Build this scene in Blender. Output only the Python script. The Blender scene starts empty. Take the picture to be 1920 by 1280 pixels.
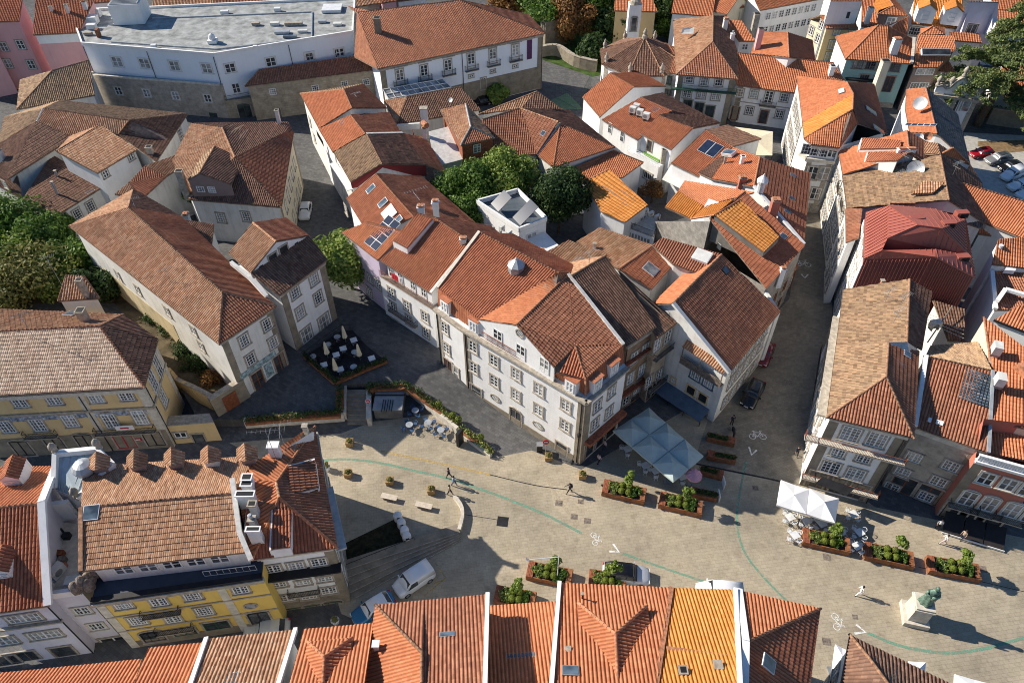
import bpy, bmesh, math, random
import numpy as np
from mathutils import Vector, Matrix

random.seed(7); np.random.seed(7)
SC = bpy.context.scene
COL = SC.collection
R = math.radians

CF, CX0, CY0, CH = 1400.0, 968.0, 2030.0, 68.0      # focal (px of a 1920 frame), nadir point, height above the square
_d = np.array([CX0 - 960, CY0 - 640, CF]); _d /= np.linalg.norm(_d)
_up = -_d
_fw = np.array([0, 0, 1.0]) - _up[2] * _up; _fw /= np.linalg.norm(_fw)
_rt = np.cross(_fw, _up)
if _rt[0] < 0: _rt = -_rt
RM = np.array([_rt, _fw, _up])
cam = bpy.data.cameras.new('camera'); camo = bpy.data.objects.new('camera', cam); COL.objects.link(camo)
cam.sensor_fit = 'HORIZONTAL'; cam.sensor_width = 36.0; cam.lens = CF / 1920 * 36.0
cam.clip_start = 0.5; cam.clip_end = 3000
_m = RM @ np.diag([1, -1, -1.0])
camo.matrix_world = Matrix([[*_m[0], 0], [*_m[1], 0], [*_m[2], CH], [0, 0, 0, 1]])
SC.camera = camo

SUN_EL, SUN_DIR = 32.0, (-math.cos(R(20.5)), math.sin(R(20.5)))      # plan direction towards the sun
w = bpy.data.worlds.new('World'); SC.world = w; w.use_nodes = True
nt = w.node_tree; bg = nt.nodes['Background']
sky = nt.nodes.new('ShaderNodeTexSky'); sky.sky_type = 'NISHITA'; sky.sun_disc = False
sky.sun_elevation = R(SUN_EL); sky.ozone_density = 9.0; sky.air_density = 1.4; sky.dust_density = .3; sky.sun_rotation = math.atan2(SUN_DIR[0], SUN_DIR[1])
nt.links.new(sky.outputs[0], bg.inputs[0]); bg.inputs[1].default_value = 0.07
sl = bpy.data.lights.new('sun', 'SUN'); so = bpy.data.objects.new('sun', sl); COL.objects.link(so)
sl.energy = 5.0; sl.angle = R(0.5); sl.color = (1.0, 0.915, 0.79)
_sv = Vector((SUN_DIR[0] * math.cos(R(SUN_EL)), SUN_DIR[1] * math.cos(R(SUN_EL)), math.sin(R(SUN_EL))))
so.rotation_euler = _sv.to_track_quat('Z', 'Y').to_euler()
SC.view_settings.view_transform = 'Standard'; SC.view_settings.look = 'None'
SC.view_settings.exposure = 0.5; SC.view_settings.gamma = 1.0; SC.view_settings.use_curve_mapping = False
SC.cycles.max_bounces = 6; SC.cycles.diffuse_bounces = 3; SC.cycles.glossy_bounces = 2
SC.cycles.use_denoising = True; SC.cycles.filter_width = 1.0

ZM = {'A1': (0, 0, .33596), 'A2': (540, 0, .33596), 'A3': (1060, 0, .33602), 'A4': (1440, 0, .3359),
      'B1': (0, 380, .33596), 'B2': (560, 380, .33596), 'B3': (1000, 380, .33603), 'B4': (1440, 380, .3359),
      'C1': (0, 780, .39072), 'C2': (540, 780, .39072), 'C3': (1000, 780, .39074), 'C4': (1400, 780, .39068),
      'D1': (0, 520, .26565), 'D2': (420, 700, .28125), 'D3': (1540, 380, .2031), 'D4': (1500, 0, .21875),
      'D5': (0, 1080, .33333), 'D6': (1500, 1160, .21875), 'E1': (1640, 1060, .1719), 'E2': (1420, 880, .26042),
      'E3': (560, 820, .18753), 'E4': (1100, 780, .17708), 'S': (0, 0, 1.0)}
def ray(k, x, y):
    o = ZM[k]
    return RM @ np.array([o[0] + x * o[2] - 960, o[1] + y * o[2] - 640, CF])
def smooth(a, b, x): t = min(1, max(0, (x - a) / (b - a))); return t * t * (3 - 2 * t)
TERR = []                                   # plan outline of the raised upper terrace, filled in below
def ground_z(x, y):
    n = len(TERR); ins = False
    for i in range(n):
        (x0, y0), (x1, y1) = TERR[i], TERR[(i + 1) % n]
        if (y0 > y) != (y1 > y) and x < (x1 - x0) * (y - y0) / (y1 - y0) + x0: ins = not ins
    return terr_h(x, y) if ins else 0.0
def terr_h(x, y):
    t = ((x - .5) * -.63 + (y - 50.5) * .777) / 15
    return smooth(0, 1, t) * (1.2 + .7 * smooth(54, 62, y)) * (1 - smooth(78, 96, y))
def V(k, x, y, z=None):
    if z is None:                           # where the sight line meets the ground
        z = 0.0
        for _ in range(5): p = V(k, x, y, z); z = ground_z(p.x, p.y)
        return V(k, x, y, z)
    r = ray(k, x, y); t = (z - CH) / r[2]
    return Vector((r[0] * t, r[1] * t, z))

MATS = {}
def nmat(name):
    m = bpy.data.materials.new(name); m.use_nodes = True
    nt = m.node_tree; b = nt.nodes['Principled BSDF']
    return m, nt, b
def node(nt, t, **kw):
    n = nt.nodes.new(t)
    for k, v in kw.items():
        if k.startswith('i_'):
            n.inputs[k[2:].replace('_', ' ')].default_value = v
        else: setattr(n, k, v)
    return n
def ramp(nt, stops, interp='LINEAR'):
    n = nt.nodes.new('ShaderNodeValToRGB'); e = n.color_ramp.elements; n.color_ramp.interpolation = interp
    while len(e) < len(stops): e.new(0.5)
    for s, (p, c) in zip(e, stops): s.position = p; s.color = (*c, 1)
    return n
def mixc(nt, fac, a, b, mode='MIX'):
    n = nt.nodes.new('ShaderNodeMix'); n.data_type = 'RGBA'; n.blend_type = mode
    for sock, v in ((n.inputs[0], fac), (n.inputs[6], a), (n.inputs[7], b)):
        if hasattr(v, 'links'): nt.links.new(v, sock)
        elif isinstance(v, (int, float)): sock.default_value = v
        else: sock.default_value = (*v, 1)
    return n.outputs[2]
def math_(nt, op, a, b=0.0):
    n = nt.nodes.new('ShaderNodeMath'); n.operation = op
    for i, v in enumerate((a, b)):
        if hasattr(v, 'links'): nt.links.new(v, n.inputs[i])
        else: n.inputs[i].default_value = v
    return n.outputs[0]
def pos(nt): return nt.nodes.new('ShaderNodeNewGeometry').outputs['Position']
def noise(nt, vec, scale, detail=4, rough=.6):
    n = node(nt, 'ShaderNodeTexNoise', i_Scale=scale, i_Detail=detail, i_Roughness=rough)
    nt.links.new(vec, n.inputs['Vector']); return n.outputs['Fac']
def plain(name, col, rough=.7, metal=0.0, var=.12, spec=.3, scale=1.5):
    if name in MATS: return MATS[name]
    m, nt, b = nmat(name); MATS[name] = m
    p = pos(nt); f = noise(nt, p, scale)
    lo = tuple(max(0, c * (1 - var * 1.6)) for c in col); hi = tuple(min(1, c * (1 + var)) for c in col)
    r = ramp(nt, [(.3, lo), (.7, hi)]); nt.links.new(f, r.inputs[0]); nt.links.new(r.outputs[0], b.inputs['Base Color'])
    b.inputs['Roughness'].default_value = rough; b.inputs['Metallic'].default_value = metal
    b.inputs['Specular IOR Level'].default_value = spec
    return m
def plaster(name, col, stain=.35):
    """painted render: blotches, rain streaks running down"""
    if name in MATS: return MATS[name]
    m, nt, b = nmat(name); MATS[name] = m
    p = pos(nt)
    mp = node(nt, 'ShaderNodeMapping'); mp.inputs['Scale'].default_value = (1.3, 1.3, .12); nt.links.new(p, mp.inputs[0])
    f1 = noise(nt, mp.outputs[0], 1.6, 5, .65); f2 = noise(nt, p, .5, 5, .6)
    r1 = ramp(nt, [(.48, (0, 0, 0)), (.75, (1, 1, 1))]); nt.links.new(f1, r1.inputs[0])
    r2 = ramp(nt, [(.45, (0, 0, 0)), (.72, (1, 1, 1))]); nt.links.new(f2, r2.inputs[0])
    f = math_(nt, 'MULTIPLY', math_(nt, 'ADD', r1.outputs[0], r2.outputs[0]), stain * .6)
    dirt = tuple(c * .45 + .03 for c in (col[0], col[1] * .95, col[2] * .85))
    c = mixc(nt, f, col, dirt)
    nt.links.new(c, b.inputs['Base Color']); b.inputs['Roughness'].default_value = .85
    b.inputs['Specular IOR Level'].default_value = .15
    bp = node(nt, 'ShaderNodeBump', i_Strength=.25, i_Distance=.02); nt.links.new(noise(nt, p, 12, 3), bp.inputs['Height'])
    nt.links.new(bp.outputs[0], b.inputs['Normal'])
    return m
def stone(name, c1, c2, mortar, bw=.7, bh=.35):
    """coursed masonry laid out on the wall's own uv"""
    if name in MATS: return MATS[name]
    m, nt, b = nmat(name); MATS[name] = m
    uv = node(nt, 'ShaderNodeUVMap')
    br = node(nt, 'ShaderNodeTexBrick', i_Scale=1.0, i_Mortar_Size=.015, i_Bias=0.0, i_Brick_Width=bw, i_Row_Height=bh)
    br.inputs['Color1'].default_value = (*c1, 1); br.inputs['Color2'].default_value = (*c2, 1); br.inputs['Mortar'].default_value = (*mortar, 1)
    nt.links.new(uv.outputs[0], br.inputs[0])
    p = pos(nt); f = noise(nt, p, .9, 6, .7)
    r = ramp(nt, [(.3, (.55, .53, .5)), (.7, (1.15, 1.12, 1.08))]); nt.links.new(f, r.inputs[0])
    c = mixc(nt, 1.0, br.outputs['Color'], r.outputs[0], 'MULTIPLY')
    nt.links.new(c, b.inputs['Base Color']); b.inputs['Roughness'].default_value = .9
    return m
def tile_mat(name, cols, lichen, lich=.4, vary=1.0):
    """clay tiles: every tile (uv cell) fired a little differently, lichen and soot in patches"""
    if name in MATS: return MATS[name]
    m, nt, b = nmat(name); MATS[name] = m
    uv = node(nt, 'ShaderNodeUVMap'); sx = node(nt, 'ShaderNodeSeparateXYZ'); nt.links.new(uv.outputs[0], sx.inputs[0])
    cb = node(nt, 'ShaderNodeCombineXYZ')
    nt.links.new(math_(nt, 'FLOOR', sx.outputs[0]), cb.inputs[0]); nt.links.new(math_(nt, 'FLOOR', sx.outputs[1]), cb.inputs[1])
    oi = node(nt, 'ShaderNodeObjectInfo'); nt.links.new(math_(nt, 'MULTIPLY', oi.outputs['Random'], 97.0), cb.inputs[2])
    wn = node(nt, 'ShaderNodeTexWhiteNoise', noise_dimensions='3D'); nt.links.new(cb.outputs[0], wn.inputs['Vector'])
    n = len(cols); r = ramp(nt, [(i / (n - 1), c) for i, c in enumerate(cols)]); nt.links.new(wn.outputs['Value'], r.inputs[0])
    p = pos(nt)
    f1 = noise(nt, p, .35, 6, .7); rr = ramp(nt, [(.45, (0, 0, 0)), (.75, (1, 1, 1))]); nt.links.new(f1, rr.inputs[0])
    f2 = noise(nt, p, 3.5, 4, .7); rs = ramp(nt, [(.45, (0, 0, 0)), (.7, (1, 1, 1))]); nt.links.new(f2, rs.inputs[0])
    c = mixc(nt, math_(nt, 'MULTIPLY', rr.outputs[0], lich), r.outputs[0], lichen)
    c = mixc(nt, math_(nt, 'MULTIPLY', rs.outputs[0], lich * .7), c, tuple(x * .55 for x in lichen))
    f3 = noise(nt, p, 1.3, 5, .7); rt_ = ramp(nt, [(.3, (.72, .70, .68)), (.7, (1.15, 1.15, 1.14))]); nt.links.new(f3, rt_.inputs[0])
    c = mixc(nt, .8, c, rt_.outputs[0], 'MULTIPLY')
    ch = math_(nt, 'GREATER_THAN', math_(nt, 'FRACT', sx.outputs[0]), .5); c = mixc(nt, math_(nt, 'MULTIPLY', ch, .55), c, tuple(x * .38 for x in cols[0]))   # channels dark from moss and dirt, groove shade also put into the colour
    hs = node(nt, 'ShaderNodeHueSaturation'); nt.links.new(c, hs.inputs['Color'])
    nt.links.new(math_(nt, 'ADD', math_(nt, 'MULTIPLY', oi.outputs['Random'], .26), .87), hs.inputs['Value'])
    nt.links.new(hs.outputs[0], b.inputs['Base Color'])
    b.inputs['Roughness'].default_value = .82; b.inputs['Specular IOR Level'].default_value = .2
    return m
def glass(name, col=(.02, .025, .03)):
    if name in MATS: return MATS[name]
    m, nt, b = nmat(name); MATS[name] = m
    p = pos(nt); r = ramp(nt, [(.35, tuple(c * .6 for c in col)), (.65, tuple(c * 1.7 for c in col))]); nt.links.new(noise(nt, p, .8, 2), r.inputs[0])
    nt.links.new(r.outputs[0], b.inputs['Base Color']); b.inputs['Roughness'].default_value = .06; b.inputs['Specular IOR Level'].default_value = .6
    return m

M = {}
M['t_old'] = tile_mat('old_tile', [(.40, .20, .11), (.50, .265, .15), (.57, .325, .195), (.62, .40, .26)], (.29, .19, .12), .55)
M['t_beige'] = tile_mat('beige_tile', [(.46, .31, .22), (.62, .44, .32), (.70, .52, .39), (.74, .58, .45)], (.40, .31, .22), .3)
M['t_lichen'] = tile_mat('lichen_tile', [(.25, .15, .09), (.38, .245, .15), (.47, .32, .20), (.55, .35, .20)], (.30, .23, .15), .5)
M['t_dark'] = tile_mat('dark_tile', [(.155, .08, .055), (.24, .13, .088), (.30, .17, .115)], (.14, .105, .08), .45)  # dark tile; on slopes turned from the sun it puts shade into the colour
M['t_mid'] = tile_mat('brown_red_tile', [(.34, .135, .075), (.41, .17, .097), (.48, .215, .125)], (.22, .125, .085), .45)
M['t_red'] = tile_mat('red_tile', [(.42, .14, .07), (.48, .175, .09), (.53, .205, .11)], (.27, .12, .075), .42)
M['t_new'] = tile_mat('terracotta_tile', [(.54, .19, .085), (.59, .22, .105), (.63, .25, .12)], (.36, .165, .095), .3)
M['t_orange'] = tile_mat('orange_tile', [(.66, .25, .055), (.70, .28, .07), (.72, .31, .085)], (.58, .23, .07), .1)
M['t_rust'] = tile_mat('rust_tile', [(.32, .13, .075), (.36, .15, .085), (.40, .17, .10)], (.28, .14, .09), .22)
M['t_metal'] = plain('red_sheet_metal', (.36, .105, .075), .45, 0, .06, .5)
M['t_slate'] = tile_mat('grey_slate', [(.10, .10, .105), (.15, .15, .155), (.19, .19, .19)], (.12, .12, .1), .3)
M['ridge'] = plain('ridge_clay', (.50, .22, .12), .8, 0, .3, .2, 3)
M['ridge_old'] = plain('ridge_clay_old', (.40, .22, .13), .85, 0, .4, .2, 3)
M['mortar'] = plain('white_mortar', (.66, .64, .60), .85, 0, .15)
M['white'] = plaster('white_plaster', (.86, .855, .84), .32)
M['white2'] = plaster('aged_white_plaster', (.76, .75, .71), .6)
M['skylit_white'] = plaster('skylit_white_plaster', (.85, .88, .92), .14); M['stained'] = plaster('stained_plaster', (.62, .52, .33), .95)  # blue skylight on hospital and museum walls is mixed into this white
M['cream'] = plaster('cream_plaster', (.76, .68, .50), .4)
M['yellow'] = plaster('yellow_plaster', (.78, .55, .15), .3)
M['ochre'] = plaster('pale_ochre_plaster', (.72, .53, .27), .35)
M['pink'] = plaster('pink_plaster', (.74, .42, .42), .3)
M['lilac'] = plaster('lilac_plaster', (.62, .53, .66), .35)
M['palelilac'] = plaster('pale_lilac_plaster', (.70, .67, .74), .3)
M['teal'] = plaster('teal_plaster', (.38, .58, .53), .25)
M['redwall'] = plaster('brick_red_plaster', (.48, .17, .12), .3)
M['maroon'] = plaster('maroon_plaster', (.24, .04, .04), .2)
M['browntile'] = stone('brown_wall_tile', (.33, .20, .12), (.38, .25, .16), (.30, .22, .16), .3, .3)
M['tanwall'] = stone('tan_wall_tile', (.52, .42, .30), (.58, .48, .36), (.45, .38, .30), .4, .4)
M['granite'] = stone('granite_block', (.40, .34, .26), (.46, .40, .31), (.30, .26, .20), .9, .42)
M['darkgranite'] = stone('dark_granite', (.31, .295, .275), (.38, .36, .335), (.25, .24, .22), .7, .35)
M['greystone'] = stone('grey_stone_block', (.46, .42, .36), (.50, .46, .40), (.42, .38, .33), 1.1, .5)
M['brownwall'] = plaster('brown_plaster', (.30, .22, .19), .3)
M['stone'] = plain('stone_trim', (.42, .37, .30), .85, 0, .25, .2, 2.5)
M['palestone'] = plain('pale_stone', (.62, .57, .48), .8, 0, .15, .2, 2)
M['frame'] = plain('white_paint', (.80, .80, .78), .5, 0, .05)
M['green'] = plain('dark_green_paint', (.03, .09, .06), .5)
M['iron'] = plain('black_iron', (.03, .03, .033), .5, .3, .2)
M['rusty'] = plain('rusty_iron', (.32, .11, .06), .8, 0, .35, .2, 4)
M['wood'] = plain('brown_door_wood', (.25, .08, .035), .6, 0, .3, .3, 4)
M['greywood'] = plain('weathered_wood', (.22, .18, .15), .8, 0, .4, .2, 4)
M['eave'] = plain('eave_timber', (.28, .20, .15), .9, 0, .3)
M['glass'] = glass('window_glass', (.045, .05, .055)); M['glass2'] = glass('curtained_glass', (.26, .26, .25)); M['glass3'] = glass('dim_glass', (.11, .115, .12)); M['glassb'] = glass('skylight_glass', (.08, .11, .14))
M['zinc'] = plain('zinc_sheet', (.45, .48, .50), .45, .3, .15, .4)
M['whitemetal'] = plain('white_metal', (.74, .75, .75), .4, 0, .1)
M['felt'] = plain('roof_felt', (.36, .37, .36), .9, 0, .3, .2, .6)
M['ac'] = plain('ac_casing', (.70, .69, .64), .5, 0, .1)
M['black'] = plain('black_rubber', (.015, .015, .016), .7)
M['grey'] = plain('grey_metal', (.30, .31, .32), .5, .2, .15)
M['solar'] = plain('solar_cells', (.02, .03, .06), .15, 0, .2, .6)
M['corten'] = plain('corten_steel', (.31, .125, .055), .75, 0, .3, .3, 3)
M['blueglass'] = plain('blue_awning', (.11, .15, .20), .5)
M['redfab'] = plain('red_cloth', (.55, .03, .05), .8)

class MB:
    """collects faces with material names, links them as one mesh object"""
    def __init__(s): s.v = []; s.f = []; s.m = []; s.uv = []
    def add(s, verts, faces, mat, uvs=None):
        o = len(s.v); s.v += [tuple(x) for x in verts]
        for i, f in enumerate(faces):
            s.f.append([o + j for j in f]); s.m.append(mat); s.uv.append(uvs[i] if uvs else None)
    def box(s, c, size, mat, X=Vector((1, 0, 0)), Y=Vector((0, 1, 0)), Z=Vector((0, 0, 1)), taper=1.0):
        hx, hy, hz = size[0] / 2, size[1] / 2, size[2] / 2; c = Vector(c)
        vs = []
        for z, t in ((-hz, 1), (hz, taper)):
            for x, y in ((-hx, -hy), (hx, -hy), (hx, hy), (-hx, hy)): vs.append(c + X * x * t + Y * y * t + Z * z)
        s.add(vs, [(3, 2, 1, 0), (4, 5, 6, 7), (0, 1, 5, 4), (1, 2, 6, 5), (2, 3, 7, 6), (3, 0, 4, 7)], mat)
    def beam(s, a, b, wd, ht, mat, up=Vector((0, 0, 1))):
        a, b = Vector(a), Vector(b); X = (b - a); L = X.length
        if L < 1e-6: return
        X /= L; Y = up.cross(X)
        Y = Y.normalized() if Y.length > 1e-4 else Vector((1, 0, 0)); Z = X.cross(Y)
        s.box((a + b) / 2, (L, wd, ht), mat, X, Y, Z)
    def tube(s, pts, rads, mat, n=6, cap=True):
        pts = [Vector(p) for p in pts]; rings = []
        if isinstance(rads, (int, float)): rads = [rads] * len(pts)
        for i, p in enumerate(pts):
            t = (pts[min(i + 1, len(pts) - 1)] - pts[max(i - 1, 0)]).normalized()
            a = t.cross(Vector((0, 0, 1))); a = a.normalized() if a.length > .02 else Vector((1, 0, 0)); b = t.cross(a)
            rings.append([p + (a * math.cos(k * 2 * math.pi / n) + b * math.sin(k * 2 * math.pi / n)) * rads[i] for k in range(n)])
        vs = [v for r_ in rings for v in r_]; fs = []
        for i in range(len(pts) - 1):
            for k in range(n): fs.append((i * n + k, i * n + (k + 1) % n, (i + 1) * n + (k + 1) % n, (i + 1) * n + k))
        if cap: fs.append(tuple(range(n - 1, -1, -1))); fs.append(tuple((len(pts) - 1) * n + k for k in range(n)))
        s.add(vs, fs, mat)
    def prism(s, top, thick, mat, matside=None):
        """closed slab under a polygon"""
        n = len(top); top = [Vector(t) for t in top]
        ar = sum(top[i].x * top[(i + 1) % n].y - top[(i + 1) % n].x * top[i].y for i in range(n))
        if ar < 0: top = top[::-1]
        lo = [t - Vector((0, 0, thick)) for t in top]
        s.add(top + lo, [tuple(range(n)), tuple(range(2 * n - 1, n - 1, -1))], mat)
        s.add(top + lo, [(n + i, n + (i + 1) % n, (i + 1) % n, i) for i in range(n)], matside or mat)
    def lathe(s, prof, mat, c=(0, 0, 0), n=12, phase=0.0):
        c = Vector(c); vs = []; fs = []
        for r_, z in prof:
            for k in range(n): vs.append(c + Vector((r_ * math.cos(phase + k * 2 * math.pi / n), r_ * math.sin(phase + k * 2 * math.pi / n), z)))
        for i in range(len(prof) - 1):
            for k in range(n): fs.append((i * n + k, i * n + (k + 1) % n, (i + 1) * n + (k + 1) % n, (i + 1) * n + k))
        fs.append(tuple((len(prof) - 1) * n + k for k in range(n))); fs.append(tuple(range(n - 1, -1, -1)))
        s.add(vs, fs, mat)
    def mesh(s, name, smooth=False):
        me = bpy.data.meshes.new(name); me.from_pydata(s.v, [], s.f)
        names = []
        for m_ in s.m:
            if m_ not in names: names.append(m_)
        for m_ in names: me.materials.append(M[m_] if isinstance(m_, str) else m_)
        idx = {m_: i for i, m_ in enumerate(names)}
        me.polygons.foreach_set('material_index', [idx[m_] for m_ in s.m])
        if any(u is not None for u in s.uv):
            uvl = me.uv_layers.new(name='UVMap'); li = 0
            for p_, u in zip(me.polygons, s.uv):
                for j, l in enumerate(p_.loop_indices):
                    if u is not None: uvl.data[l].uv = u[j]
        if smooth: me.polygons.foreach_set('use_smooth', [True] * len(me.polygons))
        me.update(); return me
    def build(s, name, parent=None, smooth=False, local=True):
        """vertices are in world space; parented objects get shifted into the parent's frame"""
        if parent is not None and local:
            o = parent.matrix_world.translation if parent.parent is None else Vector(parent['wl'])
            s.v = [(v[0] - o.x, v[1] - o.y, v[2] - o.z) for v in s.v]
        return link(name, s.mesh(name, smooth), parent)
def link(name, me, parent=None):
    ob = bpy.data.objects.new(name, me); COL.objects.link(ob)
    if parent is not None:
        ob.parent = parent; ob['wl'] = parent['wl']
    else: ob['wl'] = (0, 0, 0)
    return ob
def tag(o, label, cat, group=None, kind=None):
    if label: o['label'] = label
    if cat: o['category'] = cat
    if group: o['group'] = group
    if kind: o['kind'] = kind
    return o
def thing(name, loc, label, cat, group=None, rz=0.0):
    o = bpy.data.objects.new(name, None); COL.objects.link(o); o.location = loc; o.rotation_euler = (0, 0, rz)
    o.empty_display_size = .3; o['wl'] = tuple(loc); o.matrix_world = Matrix.Translation(Vector(loc)) @ Matrix.Rotation(rz, 4, 'Z')
    return tag(o, label, cat, group)
def kids(o): return [c for c in bpy.data.objects if c.parent == o]
CHILD = {}
def copy_tree(o, parent=None):
    c = o.copy(); COL.objects.link(c); c.parent = parent
    for ch in list(o.children): copy_tree(ch, c)
    return c

def tile_mesh(poly, udir, style, pitch=.29, course=.48, amp=.08, step=.035, fine=8, dz=0.0):
    """poly: 3-D points of a face; udir: horizontal eave direction. Barrels run up the slope."""
    P_ = np.array([tuple(p) for p in poly], float)
    u = np.array([udir[0], udir[1]], float); u /= np.linalg.norm(u); v = np.array([-u[1], u[0]])
    A = np.c_[P_[:, :2] @ u, P_[:, :2] @ v, np.ones(len(P_))]
    g = np.linalg.lstsq(A, P_[:, 2], rcond=None)[0]
    if g[1] < 0: v = -v; u = -u; g = -g
    U = P_[:, :2] @ u; Vv = P_[:, :2] @ v; Z = P_[:, 2]
    cosp = 1 / math.sqrt(1 + g[1] ** 2)
    dv = course * cosp
    n = len(P_); u0, u1 = U.min() + 1e-4, U.max() - 1e-4
    su = pitch / fine
    us = np.r_[u0, np.arange(math.ceil(u0 / su), math.floor(u1 / su) + 1) * su, u1, np.clip(U, u0, u1)]
    us = np.unique(us)
    lo = np.full(len(us), 1e9); hi = np.full(len(us), -1e9); zl = np.zeros(len(us)); zh = np.zeros(len(us))
    for i in range(n):
        j = (i + 1) % n
        a, b = U[i], U[j]
        if abs(a - b) < 1e-6: continue
        t = (us - a) / (b - a); ok = (t >= -1e-6) & (t <= 1 + 1e-6)
        vv = Vv[i] + t * (Vv[j] - Vv[i]); zz = Z[i] + t * (Z[j] - Z[i])
        m = ok & (vv < lo); lo[m] = vv[m]; zl[m] = zz[m]
        m = ok & (vv > hi); hi[m] = vv[m]; zh[m] = zz[m]
    hi = np.maximum(hi, lo + 1e-5)
    k0, k1 = math.floor(lo.min() / dv), math.ceil(hi.max() / dv)
    ks = np.arange(k0, k1 + 1)
    rows_v = np.repeat(ks * dv, 2)[1:-1] if step > 0 else ks * dv     # v of each vertex row
    if step > 0:
        off = np.tile([step, 0.0], len(ks))[:len(rows_v)]
        cell = np.repeat(ks[:-1], 2)
    else:
        off = np.zeros(len(rows_v)); cell = ks
    nu, nv = len(us), len(rows_v)
    VV = np.clip(rows_v[None, :], lo[:, None], hi[:, None])
    T = (VV - lo[:, None]) / (hi - lo)[:, None]
    ZZ = zl[:, None] + T * (zh - zl)[:, None]
    ph = us / pitch * 2 * math.pi
    xf = us / pitch - np.round(us / pitch); cor = amp * np.maximum(0, np.cos(np.pi * xf / .74)) ** .6   # rounded cover tile, flat channel
    jit = (np.sin(np.floor(us / pitch) * 12.9 + 4) * .5 + .5)
    ZZ = ZZ + dz + (cor[:, None] + off[None, :]) + (.012 * jit[:, None] if amp else 0)
    rnd = np.sin(np.floor(us / pitch)[:, None] * 127.1 + np.floor(rows_v / dv + .01)[None, :] * 311.7) * 43758.5453
    rnd = rnd - np.floor(rnd)
    if amp: ZZ = ZZ + (.03 if style in ('old', 'lichen', 'dark', 'beige') else .016) * rnd + .022 * np.sin(VV * 1.1 + us[:, None] * .5) * np.sin(us[:, None] * .83 - VV * .3)   # sagging laths
    X = us[:, None] * u[0] + VV * v[0]; Y = us[:, None] * u[1] + VV * v[1]
    verts = np.stack([X, Y, ZZ], -1).reshape(-1, 3)
    idx = np.arange(nu * nv).reshape(nu, nv)
    q_ = np.stack([idx[:-1, :-1], idx[1:, :-1], idx[1:, 1:], idx[:-1, 1:]], -1)
    h0 = VV[:-1, 1:] - VV[:-1, :-1]; h1 = VV[1:, 1:] - VV[1:, :-1]
    riser = (rows_v[1:] - rows_v[:-1] < 1e-9)[None, :]
    inside = (VV[:-1, :-1] > lo[:-1, None] + 1e-6) & (VV[:-1, :-1] < hi[:-1, None] - 1e-6)
    keep = (h0 + h1 > 1e-5) | (riser & inside)
    faces = q_[keep]
    cu = np.broadcast_to((us / pitch)[:, None], (nu, nv)); cv = np.broadcast_to((np.minimum(rows_v / dv, 1e9))[None, :], (nu, nv))
    uv = np.stack([cu, cv], -1).reshape(-1, 2)
    mid = ((us[:-1] + us[1:]) / 2 / pitch)
    mf = np.abs(mid - np.round(mid)); fu = np.broadcast_to((np.round(mid) + np.where(mf < .34, .2, .7))[:, None], keep.shape)[keep]
    fv = np.broadcast_to((np.floor((rows_v[:-1] + rows_v[1:]) / 2 / dv + 1e-4) + .5)[None, :], keep.shape)[keep]
    return verts, faces, np.stack([fu, fv], -1)
def mesh_from_np(name, parts, mats, origin):
    vs = []; fs = []; mi = []; uvs = []; o = 0
    for (v, f, uv, m_) in parts:
        vs.append(v); fs.append(f + o); mi.append(np.full(len(f), m_)); uvs.append(np.repeat(uv, 4, 0)); o += len(v)
    v = np.concatenate(vs) - np.array(origin); f = np.concatenate(fs).astype(np.int32); mi = np.concatenate(mi).astype(np.int32); uv = np.concatenate(uvs)
    me = bpy.data.meshes.new(name)
    me.vertices.add(len(v)); me.vertices.foreach_set('co', v.ravel())
    me.loops.add(f.size); me.loops.foreach_set('vertex_index', f.ravel())
    me.polygons.add(len(f)); me.polygons.foreach_set('loop_start', np.arange(len(f), dtype=np.int32) * 4)
    me.polygons.foreach_set('material_index', mi)
    l = me.uv_layers.new(name='UVMap'); l.data.foreach_set('uv', uv.ravel().astype(np.float32))
    for m_ in mats: me.materials.append(m_)
    me.update(calc_edges=True); me.validate(); me.shade_flat(); return me

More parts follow.
